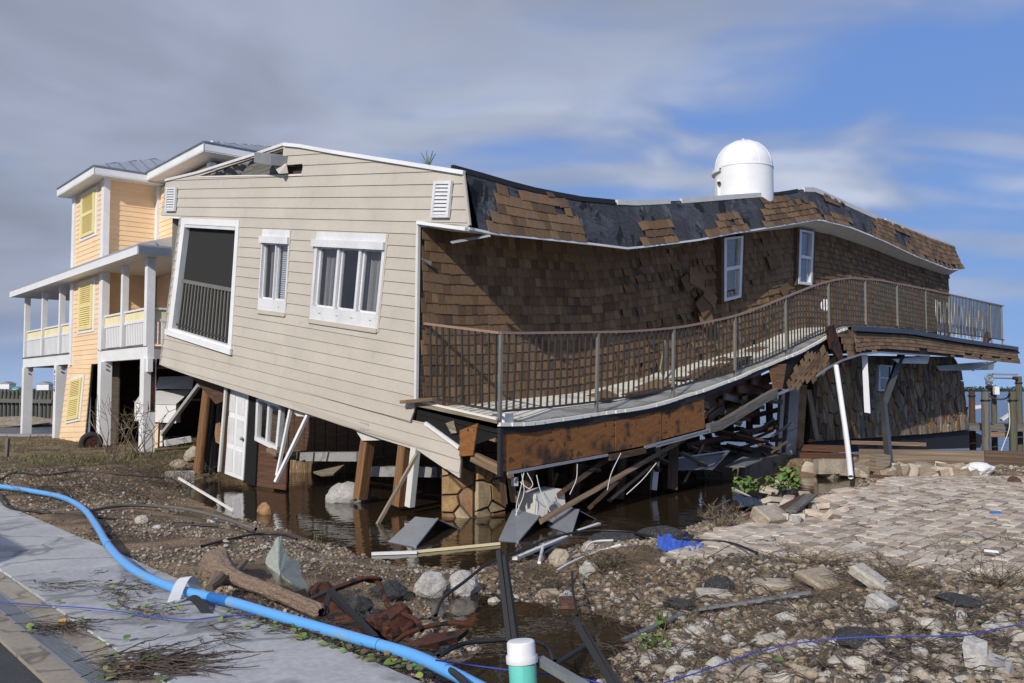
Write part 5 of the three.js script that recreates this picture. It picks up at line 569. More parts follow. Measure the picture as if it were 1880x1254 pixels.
  // railings
  const rail = (P, x0, x1, posts, n) => { const r = part(yh, 'railing', [prism([P(x0, 3.60), P(x1, 3.60), P(x1, 3.65), P(x0, 3.65)].map((p) => p.addScaledVector(n, 0.05)), n.clone().multiplyScalar(-0.1))], M.white); part(r, 'yellow_band', prism([P(x0, 3.36), P(x1, 3.36), P(x1, 3.6), P(x0, 3.6)].map((p) => p.addScaledVector(n, 0.01)), n.clone().multiplyScalar(-0.03)), M.yellowPale); part(r, 'lower_rail', prism([P(x0, 3.29), P(x1, 3.29), P(x1, 3.36), P(x0, 3.36)].map((p) => p.addScaledVector(n, 0.03)), n.clone().multiplyScalar(-0.06)), M.white); for (let x = x0 + 0.04; x < x1 - 0.07; x += 0.1) part(r, 'baluster', prism([P(x, 2.72), P(x + 0.065, 2.72), P(x + 0.065, 3.3), P(x, 3.3)].map((p) => p.addScaledVector(n, 0.015)), n.clone().multiplyScalar(-0.03)), M.white); };
  rail(front(0), 0.1, 1.4, 0, nF); rail(front(0), 1.56, 2.65, 0, nF); rail(front(0), 4.95, 5.67, 0, nF); rail(front(0), 5.83, 7.1, 0, nF); rail(front(0), 7.26, 8.58, 0, nF); rail(side(0), 0.1, 3, 0, nS);
  // shutters
  const shut = (c, n, parent = yh) => { const p = patch(c, n), s = part(parent, 'shutter', [p.quad(0, 0, 0.13, 1, 0.02, 0.07), p.quad(0.87, 0, 1, 1, 0.02, 0.07), p.quad(0.13, 0, 0.87, 0.06, 0.02, 0.07), p.quad(0.13, 0.45, 0.87, 0.52, 0.02, 0.07), p.quad(0.13, 0.94, 0.87, 1, 0.02, 0.07), p.quad(0.1, 0.03, 0.9, 0.97, 0.02, 0.03)], M.yellow, 'yellow louvred shutter'); part(yh, 'window_trim', [p.quad(-0.13, -0.06, 0, 1.07, 0, 0.035), p.quad(1, -0.06, 1.13, 1.07, 0, 0.035), p.quad(0, -0.06, 1, 0, 0, 0.035), p.quad(0, 1.0, 1, 1.07, 0, 0.035)], M.white); for (const [v0, v1] of [[0.06, 0.45], [0.52, 0.94]]) for (let i = 0; i < 9; i++) { const a = mix(v0, v1, i / 9), b = mix(v0, v1, (i + 0.9) / 9), q = [[0.12, a, 0.035], [0.88, a, 0.035], [0.88, b, 0.065], [0.12, b, 0.065]].map(([u, v, o]) => p.f(u, v, o)); if (parent === yh) part(s, 'louvre', prism(q, n.clone().multiplyScalar(-0.008)), M.yellow); } };
  const rect = (P, x0, x1, h0, h1) => [P(x1, h1), P(x0, h1), P(x0, h0), P(x1, h0)];
  shut(rect(front(0), 3.45, 4.4, 6.2, 7.5), nF); shut(rect(front(0), 3.45, 4.4, 3.35, 4.75), nF);
  // broken lower wall panel that leans out of the bay, with its shutter
  { const PY = { o: Y0.clone().addScaledVector(nF, 0.0), d: VD, n: nF }; const c = [[127.5, 655], [169, 657], [155, 817], [108.5, 813]].map((q) => onP(PY, ...q)); c[2].y = Math.max(c[2].y, -0.02); const p = patch(c, nF), w = part(yh, 'broken_wall_panel', p.quad(0, 0, 1, 1, -0.06, -0.012), M.black, 'leaning lower wall panel of the bay'); for (let i = 0; i < 16; i++) { const a = i / 16, b = (i + 1) / 16, q = [[0, a, 0.004], [1, a, 0.004], [1, b, 0.02], [0, b, 0.02]]; part(w, 'siding_board', prism(q.map(([u, v, o]) => p.f(u, v, o)), q.map(([u, v]) => p.f(u, v, -0.01))), M.peach[i % 3]); } shut([p.f(0.27, 0.27, 0.01), p.f(0.74, 0.23, 0.01), p.f(0.74, 0.71, 0.01), p.f(0.27, 0.74, 0.01)], nF); }
  part(yh, 'porch_door', prism([yp(0.5, 1.5, 2.66), yp(-0.02, 1.5, 2.66), yp(-0.02, 1.5, 4.6), yp(0.5, 1.5, 4.6)], nF.clone().multiplyScalar(0.05)), M.white);
  // wreckage below the floor
  const bm = (a, b, w, t, m, name = 'stud') => part(yh, name, beam(a, b, w, t, nF), m);
  for (const [a, b] of [[0.4, 3], [1.1, 2.2], [2.2, 3.2], [0.2, 4.5], [1.8, 4]]) bm(yp(a, b, -0.1), yp(a, b, 2.45), 0.1, 0.1, M.woodRed); bm(yp(0.1, 2.4, 1.3), yp(3, 2.4, 1.22), 0.06, 0.3, M.wood, 'cross_plank'); bm(yp(0.1, 1.2, 2.15), yp(3, 1.2, 2.2), 0.08, 0.24, M.woodRed, 'cross_plank');
  for (let i = 0; i < 12; i++) part(yh, 'rear_plank', prism([yp(0.3 + i * 0.4, 4.9, -0.1), yp(0.68 + i * 0.4, 4.9, -0.1), yp(0.68 + i * 0.4, 4.9, 2.45), yp(0.3 + i * 0.4, 4.9, 2.45)], U.clone().multiplyScalar(0.03)), i > 9 ? M.woodRed : M.dark); part(yh, 'side_plank_wall', prism([yp(4.7, 0.5, 0), yp(4.7, 4.9, 0), yp(4.7, 4.9, 2.45), yp(4.7, 0.5, 2.45)], VD.clone().multiplyScalar(0.04)), M.dark);
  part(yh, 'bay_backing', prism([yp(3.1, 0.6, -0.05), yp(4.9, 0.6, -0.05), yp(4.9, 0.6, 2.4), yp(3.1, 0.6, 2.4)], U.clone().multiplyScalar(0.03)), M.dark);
  const hb = thing('fallen_shed_roof', 'white boxed shed top slumped behind the corner stilt', 'shed roof', at(290, 775, 24.2)); part(hb, 'front_panel', prism([at(247, 740, 24), at(323, 743, 24), at(323, 777, 24), at(247, 773, 24)], V(-0.1, 0, -0.6)), M.white); part(hb, 'sloped_panel', prism([at(247, 739, 24), at(323, 742, 24), at(352, 716, 25.4), at(262, 718, 25.4)], V(0, -0.03, 0)), M.white); part(hb, 'upper_panel', prism([at(285, 714, 25.4), at(352, 715, 25.4), at(356, 690, 25.9), at(292, 692, 25.9)], V(0, 0, -0.05)), M.white);
  const pole = (a, b, w, m, n, l, c) => solo(n, beam(a, b, w, w), m, l, c); pole(at(366, 707, 20.5), at(298, 797, 22.5), 0.09, M.trimGrey, 'leaning_pole', 'grey pole leaning across the opening left of the log pile', 'pole'); pole(at(288, 778, 24), at(286, 826, 24), 0.14, M.peach[0], 'stub_post', 'short peach stub post behind the corner stilt', 'post'); pole(at(294, 778, 24.5), at(294, 819, 24.5), 0.2, M.white, 'stub_post', 'short white stub post below the slumped shed roof', 'post');
  pole(at(303, 814, 21.6), at(349, 806, 22), 0.14, M.white, 'white_plank', 'white plank on the ground right of the corner stilt', 'plank');
  const ti = thing('old_wheel', 'dark tyre with rusty hub half buried beside the second stilt', 'wheel', rest(onT(167, 822))); { const b = bases.get(ti).clone().add(V(0, 0.12, 0)), g = new THREE.TorusGeometry(0.22, 0.08, 12, 28); g.rotateY(0.5); g.translate(b.x, b.y, b.z); part(ti, 'tyre', g, M.rubber); const h = new THREE.CylinderGeometry(0.16, 0.17, 0.08, 20); h.rotateX(Math.PI / 2); h.rotateY(0.5); h.translate(b.x, b.y, b.z); part(ti, 'rim', h, M.rust); }
  solo('fence_stake', beam(rest(onT(12, 838)).add(V(0, -0.1, 0)), rest(onT(12, 838)).add(V(0.02, 0.42, 0)), 0.09, 0.06), M.woodGrey, 'short weathered stake at the left edge', 'stake');
}
// white domed tank on the roof
{
  const c = at(1366, 360, 20.2), R = 53 / FP * 20.2, t = thing('domed_tank', 'white cylinder with domed cap standing on the far roof', 'tank', c.clone().setY(c.y - 0.5)), pr = [[0.0001, 1.32], [0.2, 1.31], [0.55, 1.2], [0.8, 1.0], [0.95, 0.78], [1, 0.62]].map(([a, h]) => new THREE.Vector2(a * R, h)), lt = (p, n = 40) => { const g = new THREE.LatheGeometry(p, n); g.translate(c.x, c.y, c.z); return g; };
  part(t, 'cap', (() => { const q = []; for (let i = 0; i <= 12; i++) { const a = i / 12 * Math.PI / 2; q.push(new THREE.Vector2(R * Math.max(Math.sin(a), 0.001), 0.62 + R * 1.02 * Math.cos(a))); } return lt(q); })(), M.dome); void pr; part(t, 'seam_ring', lt([[R + 0.001, 0.635], [R + 0.012, 0.63], [R + 0.012, 0.60], [R + 0.001, 0.595]].map(([a, b]) => new THREE.Vector2(a, b))), M.dome); part(t, 'drum', lt([[R, 0.62], [R, -0.5]].map(([a, b]) => new THREE.Vector2(a, b))), M.dome);
  for (let i = 0; i < 10; i++) { const a = i / 10 * 6.283, pts = []; for (let k = 1; k <= 6; k++) { const q = k / 6 * Math.PI / 2; pts.push(c.clone().add(V(Math.cos(a) * R * Math.sin(q), 0.62 + R * 1.02 * Math.cos(q), Math.sin(a) * R * Math.sin(q)))); } part(t, 'cap_rib', tube(pts, 0.008, 12, 4), M.dome); }
  part(t, 'top_knob', rodGeo(c.clone().add(V(0, 0.62 + R, 0)), c.clone().add(V(0, 0.67 + R, 0)), 0.035), M.dome); part(t, 'door_hood', (() => { const g = new THREE.CylinderGeometry(R * 1.1, R * 1.1, 0.07, 16, 1, false, 4.0, 1.2); g.translate(c.x, c.y + 0.54, c.z); return g; })(), M.dome); part(t, 'ladder_strip', beam(at(1318, 330, 20), at(1319, 362, 20), 0.07, 0.05), M.dome); part(t, 'hinge', block(at(1320, 336, 19.9), 0.06, 0.06, 0.06), M.rust);
}
// palm behind the roof
{
  const b = at(786, 318, 34), t = thing('palm_tree', 'storm stripped palm crown showing above the gable roof', 'palm', b.clone().setY(-0.5)); part(t, 'trunk', rodGeo(b.clone().setY(-0.5), b.clone().setY(b.y + 0.2), 0.2, 0.14), M.bark);
  for (let i = 0; i < 9; i++) { const a = i * 2.4, up = rr(1.05, 1.5), L = rr(0.45, 1.05), d = V(Math.cos(a) * Math.cos(up), Math.sin(up), Math.sin(a) * Math.cos(up)), pts = [0, 0.4, 0.8, 1].map((k) => b.clone().add(V(0, 0.2, 0)).addScaledVector(d, L * k).add(V(0, -0.15 * k * k, 0))), G = [tube(pts, 0.012, 8, 4)]; const cv = new THREE.CatmullRomCurve3(pts); for (let k = 2; k < 20; k++) for (const s of [-1, 1]) { const p = cv.getPointAt(k / 20), q = V().crossVectors(d, UP).normalize().multiplyScalar(s * 0.05 * (1 - k / 26)).addScaledVector(d, 0.2).add(V(0, -0.08, 0)); G.push(triGeo([p, p.clone().add(q), p.clone().addScaledVector(d, 0.03)])); } part(t, 'frond', G.map((g) => g.index ? g.toNonIndexed() : g), M.palm); }
}
// docks, pilings, far shores
{
  const pil = (x, y0, y1, d, r, l, m = M.piling, grp = 'dock pilings on the right') => { const a = at(x, y0, d), b = at(x + 0.5, y1, d); const t = thing('dock_piling', l, 'piling', b.clone().setY(-1.2), grp); part(t, 'shaft', (() => { const g = rodGeo(V(b.x, -1.2, b.z), a, r, r * 0.92, 14), p = g.attributes.position; for (let i = 0; i < p.count; i++) { const k = 1 + 0.08 * (n3(p.getX(i) * 9, p.getY(i) * 2, p.getZ(i) * 9, 7) - 0.5); p.setX(i, a.x + (p.getX(i) - a.x) * k); } return g; })(), m); part(t, 'rope_turns', (() => { const g = new THREE.TorusGeometry(r * 1.04, 0.02, 6, 18); g.rotateX(1.57); const c = lerp3(a, b, 0.15); g.translate(c.x, c.y, c.z); return g; })(), M.cable); return t; };
  pil(1784, 718, 777, 25.5, 0.09, 'slim dock piling nearest the stone wall', M.woodDark); pil(1809, 719, 826, 23.5, 0.11, 'dark leaning dock piling with black rope', M.woodGrey); pil(1824, 714, 775, 25.2, 0.085, 'green dock piling under the boat lift motor'); pil(1859, 719, 826, 23.2, 0.105, 'short green dock piling at the dock corner'); pil(1870, 691, 773, 25.0, 0.09, 'tall green dock piling carrying the lift shaft');
  const dk = thing('dock', 'low grey timber dock beyond the bulkhead', 'dock', at(1840, 800, 25)); for (let i = 0; i < 9; i++) part(dk, 'deck_plank', prism([at(1779, 778 - i * 0.3, 24.6 + i * 0.2), at(1995, 780 - i * 0.3, 24.2 + i * 0.2), at(1995, 779.7 - i * 0.3, 24.39 + i * 0.2), at(1779, 777.7 - i * 0.3, 24.79 + i * 0.2)], V(0, -0.05, 0)), M.woodGrey); part(dk, 'stringer', beam(at(1779, 785, 24.5), at(1995, 789, 24.1), 0.06, 0.16), M.woodGrey); part(dk, 'stringer', beam(at(1812, 798, 24.4), at(1866, 797, 24.2), 0.1, 0.14), M.wood);
  const li = thing('boat_lift', 'boat lift drum, motor and shaft on the dock pilings', 'boat lift', at(1816, 710, 25)); part(li, 'shaft', rodGeo(at(1826, 694, 25), at(1868, 695, 25), 0.02), M.zinc); part(li, 'beam', beam(at(1822, 687, 25), at(1868, 688, 25), 0.08, 0.05), M.boxMetal); { const g = new THREE.TorusGeometry(0.10, 0.03, 8, 20), c = at(1816, 694, 24.8); g.translate(c.x, c.y, c.z); const w = part(li, 'wheel', g, M.boxMetal); for (let i = 0; i < 4; i++) { const a = i * 0.785; part(w, 'spoke', beam(c.clone().add(V(Math.cos(a) * 0.1, Math.sin(a) * 0.1, 0)), c.clone().add(V(-Math.cos(a) * 0.1, -Math.sin(a) * 0.1, 0)), 0.015, 0.015), M.boxMetal); } } part(li, 'motor', rodGeo(at(1812, 711, 24.8), at(1822, 711, 24.9), 0.06), M.black); part(li, 'motor_plate', block(at(1816, 706, 24.95), 0.2, 0.16, 0.02), M.white); part(li, 'switch_box', block(at(1829, 717, 24.7), 0.13, 0.22, 0.1), M.white); part(li, 'spool', rodGeo(at(1860, 694, 24.9), at(1868, 695, 24.9), 0.05), M.rust);
  solo('mooring_rope', tube([at(1816, 727, 23.4), at(1832, 733, 23.3), at(1848, 731, 23.2), at(1854, 722, 23.1)], 0.02, 0, 6), M.cable, 'black rope slung between two dock pilings', 'rope'); solo('mooring_rope', tube([at(1852, 740, 23), at(1853, 785, 22.9), at(1843, 815, 22.9), at(1838, 828, 22.8)], 0.012, 0, 5), M.wire, 'pale rope hanging from the dock corner piling', 'rope');
  solo('floating_plank', beam(at(1776, 750, 30), at(1802, 746, 30), 0.2, 0.1), M.offwhite, 'pale plank behind the slim dock piling', 'plank'); solo('floating_plank', beam(at(1838, 771, 25.5), at(1854, 760, 25.5), 0.16, 0.06), M.offwhite, 'pale broken plank resting on the dock', 'plank');
  // left: far pier
  const L = ['far pier piling left of the first stilt', 'far pier piling between the first two stilts']; for (let i = 0; i < 15; i++) { const x = 3 + i * 7.3 + rr(-1.2, 1.2), k = x > 45 && x < 98 ? 1 : x <= 45 ? 0 : -1; if (k < 0) continue; const a = at(x, 716 + rr(-2, 5), 62), p = solo('far_piling', rodGeo(a.clone().setY(-1.2), a, 0.13, 0.11, 8), M.piling, L[k], 'piling', k ? 'far pilings between the stilts' : 'far pilings at the left edge'); void p; }
  solo('far_pier', [beam(at(-20, 735, 62), at(100, 737, 62), 0.8, 0.25)], M.woodGrey, 'low weathered pier far off over the water at left', 'pier'); { const g = rockGeo(3.5, 0.5, 1.6, 40, 0.8, 4), c = at(12, 749, 55); g.translate(c.x, -0.6, c.z); solo('rock_spit', g, M.lime[3], 'low rubble spit in the water at the left edge', 'rubble'); }
  const hs = [[14, 705, 714, 18, M.white, 'tiny pale house roof far left'], [84, 706, 716, 22, M.white, 'tiny white house seen between the stilts'], [34, 713, 716, 12, M.teal, 'tiny turquoise shed by the far pier']]; for (const [x, y0, y1, w, m, l] of hs) { const c = at(x, (y0 + y1) / 2, 220), W2 = w / FP * 220, H2 = (y1 - y0) / FP * 220, h = thing('distant_house', l, 'house', c.clone().setY(-0.5)); part(h, 'wall', block(c, W2, H2, 3), m); part(h, 'roof', prism([c.clone().add(V(-W2 * 0.6, H2 / 2, 1.6)), c.clone().add(V(W2 * 0.6, H2 / 2, 1.6)), c.clone().add(V(0, H2 / 2 + W2 * 0.25, 1.6))], V(0, 0, -3.4)), M.boxMetal); }
  const tree = (x0, x1, d, hh, n, name, label, y0) => { const G = []; const keep = seed; seed = 99 + n; for (let i = 0; i < n; i++) { const x = rr(x0, x1), c = at(x, 712, d + rr(0, 25)), s = rr(0.5, 1.2), h = hh * rr(0.45, 1.1); for (let k = 0; k < 7; k++) { const q = c.clone().add(V(rr(-1, 1) * hh * 0.5, 0, rr(-1, 1) * hh * 0.5)).setY(y0 + rr(0.1, 1) * h), r = s * hh * 0.3; G.push(triGeo([0, 1, 2].map((m) => q.clone().add(V(rr(-r, r), rr(-r, r), rr(-r, r)))))); } } seed = keep; return solo(name, G, M.mangrove, label, 'trees', undefined, 'stuff'); };
  tree(1500, 2100, 560, 3.4, 900, 'mangrove_shore', 'low dark mangrove line on the right horizon', -1.2); tree(-260, 330, 260, 2.4, 420, 'far_trees', 'low dark trees along the far left shore', -1.2);
  const ls = at(40, 716, 250); struct('far_shore', block(V(ls.x, -0.9, ls.z - 20), 260, 0.7, 30), M.piling); const rs = at(1800, 714, 600); struct('far_shore', block(V(rs.x, -0.8, rs.z - 15), 600, 0.6, 30), M.mangrove);
  // seawall
  const sw = thing('seawall', 'low concrete cap along the water behind the houses', 'seawall', V(-20, -1, -30.4)); for (let i = 0; i < 14; i++) part(sw, 'cap_block', block(V(-45 + i * 3.02, -0.1, -30.4), 3.0, 0.24, 0.5), M.conc); 
}

// ---------------------------------------------------------------- paved yard
{
  const pv = thing('paved_yard', null, null, V(6, 0, -12), null, 'structure'), a = 0.30, b = 0.15, all = [], hk = onG(1450, 950, -0.06);
  const e1 = U.clone(), e2 = VD.clone(); const o = V(2, 0, -9);
  for (let i = -60; i < 75; i++) for (let j = -90; j < 90; j++) { const c = o.clone().addScaledVector(e1, (i + (j % 2 ? 0.5 : 0)) * (a + 0.02)).addScaledVector(e2, j * (b + 0.02)); const sd = sdPoly(yard, c.x, c.z) + 0.5 * (fbm(c.x * 1.3, c.z * 1.3, 3, 1 << 20, 301) - 0.5); if (sd > -0.02 || c.z < shore(c.x) ? true : false) continue; let pd = 9; for (const p of pools) pd = Math.min(pd, sdPoly(p, c.x, c.z)); if (pd < 0.1) continue; const [px, py] = toPx(c.clone().setY(-0.06)); if (px > 2480) continue; const edge = Math.min(-sd, pd - 0.1), k = 1 - ss(0, 0.4, edge), m = new THREE.Matrix4().makeRotationFromEuler(new THREE.Euler((rnd() - 0.5) * (0.012 + 0.22 * k * k), Math.atan2(-e1.z, e1.x) + (rnd() - 0.5) * (0.015 + 0.2 * k * k), (rnd() - 0.5) * (0.012 + 0.22 * k * k))).setPosition(c.x, -0.09 + (rnd() - 0.5) * 0.02 - k * 0.03, c.z); all.push([m, c.length(), Math.floor(rnd() * 4)]); }
  all.sort((p, q) => p[1] - q[1]); void hk;
  const g1 = (() => { const w = a / 2, d = b / 2, k = 0.012, t = 0.035, q = (s, y) => [V(-w + s, y, -d + s), V(w - s, y, -d + s), V(w - s, y, d - s), V(-w + s, y, d - s)]; return mergeGeometries([prism(q(k, t), q(0, t - 0.01)), prism(q(0, t - 0.01), q(0, -t))]); })();
  const shift = (g) => { const c = g.clone(), u = c.attributes.uv, a = rnd() * 7, b2 = rnd() * 7; for (let i = 0; i < u.count; i++) u.setXY(i, u.getX(i) + a, u.getY(i) + b2); return c; }, gv = [...Array(24)].map(() => shift(g1)); for (const [m, , k] of all.slice(0, 300)) piece(pv, 'paver', pick(gv), M.paver[k], m);
  const by = [[], [], [], []]; for (const [m, , k] of all.slice(300)) by[k].push(pick(gv).clone().applyMatrix4(m)); by.forEach((G, k) => { if (G.length) part(pv, 'far_pavers', G, M.paver[k], null, 'stuff'); });
  // loose pavers heaped at the washed out edge
  const gl = (() => { const w = 0.16, d = 0.09, k = 0.01, t = 0.04, q = (s, y) => [V(-w + s, y, -d + s), V(w - s, y, -d + s), V(w - s, y, d - s), V(-w + s, y, d - s)]; return mergeGeometries([prism(q(k, t), q(0, t - 0.01)), prism(q(0, t - 0.01), q(k, -t))]); })();
  const glv = [...Array(6)].map(() => shift(gl)), P = [[1418, 932, 0.12, 'topmost loose paver standing in the flood edge heap'], [1440, 912, 0.15, 'loose paver leaning at the back of the flood edge heap'], [1412, 921, 0.08], [1448, 925, 0.05], [1478, 922, 0.1], [1495, 940, 0.05], [1480, 953, 0.04], [1512, 945, 0.03], [1528, 928, 0.05], [1548, 912, 0.06, 'loose paver tilted on its own beside the dark water'], [1500, 958, 0.03], [1468, 960, 0.06], [1535, 950, 0.02], [1432, 945, 0.06], [1455, 940, 0.1], [1520, 962, 0.02], [1440, 966, 0.04], [1425, 915, 0.16]];
  for (const [x, y, h, l] of P) { const c = onT(x, y), m = new THREE.Mesh(pick(glv), M.paver[Math.floor(rnd() * 4)]); m.name = numbered('loose_paver'); m.position.copy(c).setY(Math.max(gh(c.x, c.z), YW) + h * 0.5 + 0.05); m.rotation.set(rr(-0.5, 0.5), rr(0, 3), rr(-0.5, 0.5)); m.castShadow = m.receiveShadow = true; scene.add(m); tagIt(m, l || 'loose tan paver jumbled in the heap where the paving washed out', 'paver', 'loose pavers at the washed out edge'); }
  // rubble blocks along the bulkhead
  for (let i = 0; i < 46; i++) { const x = rr(1480, 1780), y = 868 + (x - 1480) * 0.0 + rr(-8, 12), c = onT(x, y), big = rnd() < 0.3, g = block(V(0, 0, 0), rr(0.2, 0.5) * (big ? 1.3 : 0.8), rr(0.07, 0.2), rr(0.15, 0.32), rr(0, 3), rr(-0.4, 0.4), rr(-0.4, 0.4)); g.translate(c.x, Math.max(gh(c.x, c.z), YW + 0.02) + 0.06, c.z); const kk = Math.floor(rnd() * 6), hue = ['cream', 'tan', 'ochre', 'grey', 'wooden', 'brown'][kk]; solo('rubble_block', g, [M.lime[0], M.lime[1], M.sandstone[6], M.paver[0], M.woodPale, M.lime[3]][kk], hue + ' broken block strewn along the foot of the bulkhead', 'rubble', hue + ' broken blocks below the bulkhead'); }
  solo('pale_block', block(at(1615, 850, 18.6), 0.36, 0.34, 0.2, 0.3, 0.1), M.woodPale, 'square tan block leaning on the bulkhead timber', 'block'); solo('pale_block', block(at(1526, 856, 18.8), 0.7, 0.3, 0.2, 0.2), M.lime[1], 'long tan block under the red brown sill beams', 'block');
  const fo = rockGeo(0.3, 0.14, 0.2, 12, 0.8, 4, -0.2); { const c = onT(1795, 868); fo.translate(c.x, c.y + 0.05, c.z); } solo('foam_lump', fo, M.white, 'white crumpled foam below the bulkhead', 'foam'); { const c = onT(1862, 892), g = rockGeo(0.12, 0.11, 0.1, 3, 0.3, 3); g.translate(c.x, c.y + 0.06, c.z); solo('coconut', g, M.woodDark, 'single brown coconut on the paving', 'coconut'); const d = onT(1828, 952); solo('crushed_can', [rodGeo(d.clone().add(V(-0.07, 0.06, 0)), d.clone().add(V(0.06, 0.06, 0.02)), 0.035)], M.blueDark, 'dark blue crushed can on the paving', 'can'); const e = onT(1808, 1035), f = onT(1835, 1038); solo('white_stick', beam(e.setY(0.0), f.setY(0.0), 0.03, 0.02), M.white, 'thin white strip on the far paving edge', 'strip'); }
}
// white pole standing before the far wall
solo('white_pole', tube([at(1535, 672, 19.2), at(1545, 740, 18.6), at(1555, 810, 18), at(1562, 876, 17.2)], 0.055, 20, 8), M.white, 'white bent pole standing at the end of the flooded pit', 'pole');

// ---------------------------------------------------------------- boulders, chunks, blocks with a place of their own
const put = (name, x, y, g, m, label, cat, sink = 0.02, grp) => { const c = onT(x, y); g.computeBoundingBox(); g.translate(c.x, Math.max(gh(c.x, c.z), YW - 0.08) - g.boundingBox.min.y - sink, c.z); return solo(name, g, m, label, cat, grp); };
const S = (px, y) => px / FP * (1.62 * FP / (y - 712));                     // metres for a width in pixels at that row
{
  const B = [['boulder', 790, 1094, 70, 60, M.lime[2], 'large white boulder with lichen stains on the pond bank', 4], ['boulder', 851, 1100, 80, 56, M.lime[2], 'second grey white boulder right of the largest one', 5], ['boulder', 905, 1112, 38, 34, M.lime[0], 'small cream boulder at the front puddle edge', 6], ['asphalt_chunk', 714, 1100, 84, 44, M.chunk, 'black asphalt lump behind the rusty frame', 7], ['asphalt_chunk', 660, 1122, 60, 36, M.chunk, 'dark broken asphalt pieces between the rusty parts', 17], ['asphalt_chunk', 828, 1122, 60, 20, M.chunk, 'low grey asphalt slab half in the front puddle', 18], ['asphalt_slab', 1222, 986, 100, 26, M.chunk, 'speckled black asphalt slab behind the blue tarp', 8], ['asphalt_slab', 1130, 992, 110, 24, M.chunk, 'long grey asphalt slab on the pond bank left of the blue tarp', 9], ['boulder', 1028, 1032, 46, 36, M.lime[1], 'tan boulder on the pond bank by the white strips', 10], ['boulder', 1080, 1012, 40, 30, M.lime[1], 'tan boulder below the curved black cable', 11], ['boulder', 985, 1015, 18, 18, M.lime[3], 'small brown stone at the pond edge', 26], ['concrete_lump', 1084, 1052, 44, 30, M.lime[2], 'grey concrete lump on the central bank', 12], ['concrete_lump', 1040, 1104, 36, 30, M.conc, 'grey rubble lump at the right of the front puddle', 13], ['asphalt_chunk', 1756, 1110, 90, 28, M.chunk, 'flat black asphalt chunk in straw at far right', 14], ['asphalt_chunk', 1575, 1190, 96, 46, M.chunk, 'dark asphalt lump crossed by the blue rope', 15], ['asphalt_chunk', 1320, 1085, 60, 36, M.chunk, 'black chunk behind the pale cut block', 16], ['asphalt_chunk', 1302, 1202, 34, 22, M.chunk, 'small black chunk in the pale rubble', 19], ['asphalt_chunk', 1250, 1115, 70, 26, M.chunk, 'flat dark asphalt piece on the central bank', 20], ['boulder', 1285, 1172, 38, 30, M.lime[0], 'round cream stone beside the leafy sprig', 21], ['boulder', 1605, 1205, 44, 38, M.lime[4], 'pinkish grey stone under the blue rope', 22], ['boulder', 1578, 1242, 42, 24, M.lime[1], 'flat tan stone at the bottom edge right of centre', 23], ['boulder', 1390, 1245, 30, 26, M.lime[1], 'tan pointed stone at the bottom edge', 24], ['boulder', 1412, 1180, 66, 26, M.lime[0], 'broad cream stone left of the dark asphalt lump', 25], ['boulder', 352, 848, 34, 30, M.lime[1], 'tan boulder at the foot of the split log pile', 30], ['boulder', 330, 862, 40, 22, M.lime[3], 'low brown rubble heap left of the door', 31], ['boulder', 260, 960, 26, 18, M.lime[0], 'pale stone alone on the gravel behind the blue pipe', 32], ['boulder', 288, 972, 18, 13, M.lime[2], 'pale flat stone near the black hose on the gravel', 33], ['boulder', 390, 958, 20, 14, M.lime[2], 'white stone at the gravel edge by the white pipe', 34]];
  for (const [n, x, y, w, h, m, l, s] of B) put(n, x, y, rockGeo(S(w, y) / 2 * 1.05, S(h, y) * 0.62, S(w, y) / 2 * rr(0.7, 0.95), s, n === 'boulder' ? 0.55 : 0.6, 4, 0, n === 'asphalt_slab' ? 4 : 16), m, l, n.includes('asphalt') ? 'asphalt' : n === 'boulder' ? 'boulder' : 'concrete');
  const blk = (x, y, w, h, d, ry, t, m, l, n = 'cut_block') => put(n, x, y, (() => { const a = S(w, y) / 2, b = S(h, y) / 2, c = d / 2, k = 0.02, q = (s, yy) => [V(-a + s, yy, -c + s), V(a - s, yy, -c + s), V(a - s, yy, c - s), V(-a + s, yy, c - s)], g = mergeGeometries([prism(q(k, b), q(0, b - k)), prism(q(0, b - k), q(0.01, -b))]); g.rotateX(t); g.rotateY(ry); return triGeo([...Array(g.attributes.position.count)].map((_, i) => V().fromBufferAttribute(g.attributes.position, i).multiplyScalar(1 + 0.05 * (hsh(i, 3) - 0.5) * 0))); })(), m, l, 'block', 0.01);
  blk(1311, 1098, 66, 16, 0.17, 0.1, 0.12, M.lime[0], 'pale cut stone block on the central bank'); blk(1420, 1082, 74, 16, 0.2, -0.15, 0.1, M.lime[1], 'long tan stone block right of the black chunk'); blk(1510, 1076, 76, 12, 0.3, 0.5, 0.3, M.sandstone[6], 'tilted flat tan flagstone in the straw'); blk(1600, 1084, 44, 18, 0.3, 0.8, 0.5, M.lime[0], 'leaning cream flagstone right of the flat one'); blk(1618, 1130, 36, 30, 0.16, 0.7, 0.4, M.lime[2], 'white upright stone wedge in the right rubble'); blk(916, 1136, 104, 10, 0.2, 0.05, 0.02, M.lime[0], 'pale concrete bar lying in the front puddle', 'concrete_bar'); blk(540 + 470, 1094, 40, 14, 0.12, 0.2, 0.1, M.lime[3], 'small tan brick beside the grey rubble lump', 'brick'); blk(1042, 1118, 36, 14, 0.2, 0.0, 0.3, M.woodRed, 'dark red brick at the puddle edge', 'brick'); blk(330, 886, 60, 26, 0.1, 0.35, 0, M.conc, 'toothed grey concrete sill left of the white door', 'sill'); blk(1415, 968, 66, 26, 0.3, 0.6, 0.5, M.lime[1], 'tan angled slab under the white chunk at the paving edge'); blk(1445, 966, 60, 16, 0.25, -0.5, -0.3, M.lime[2], 'white plaster chunk lying on the washed out edge');
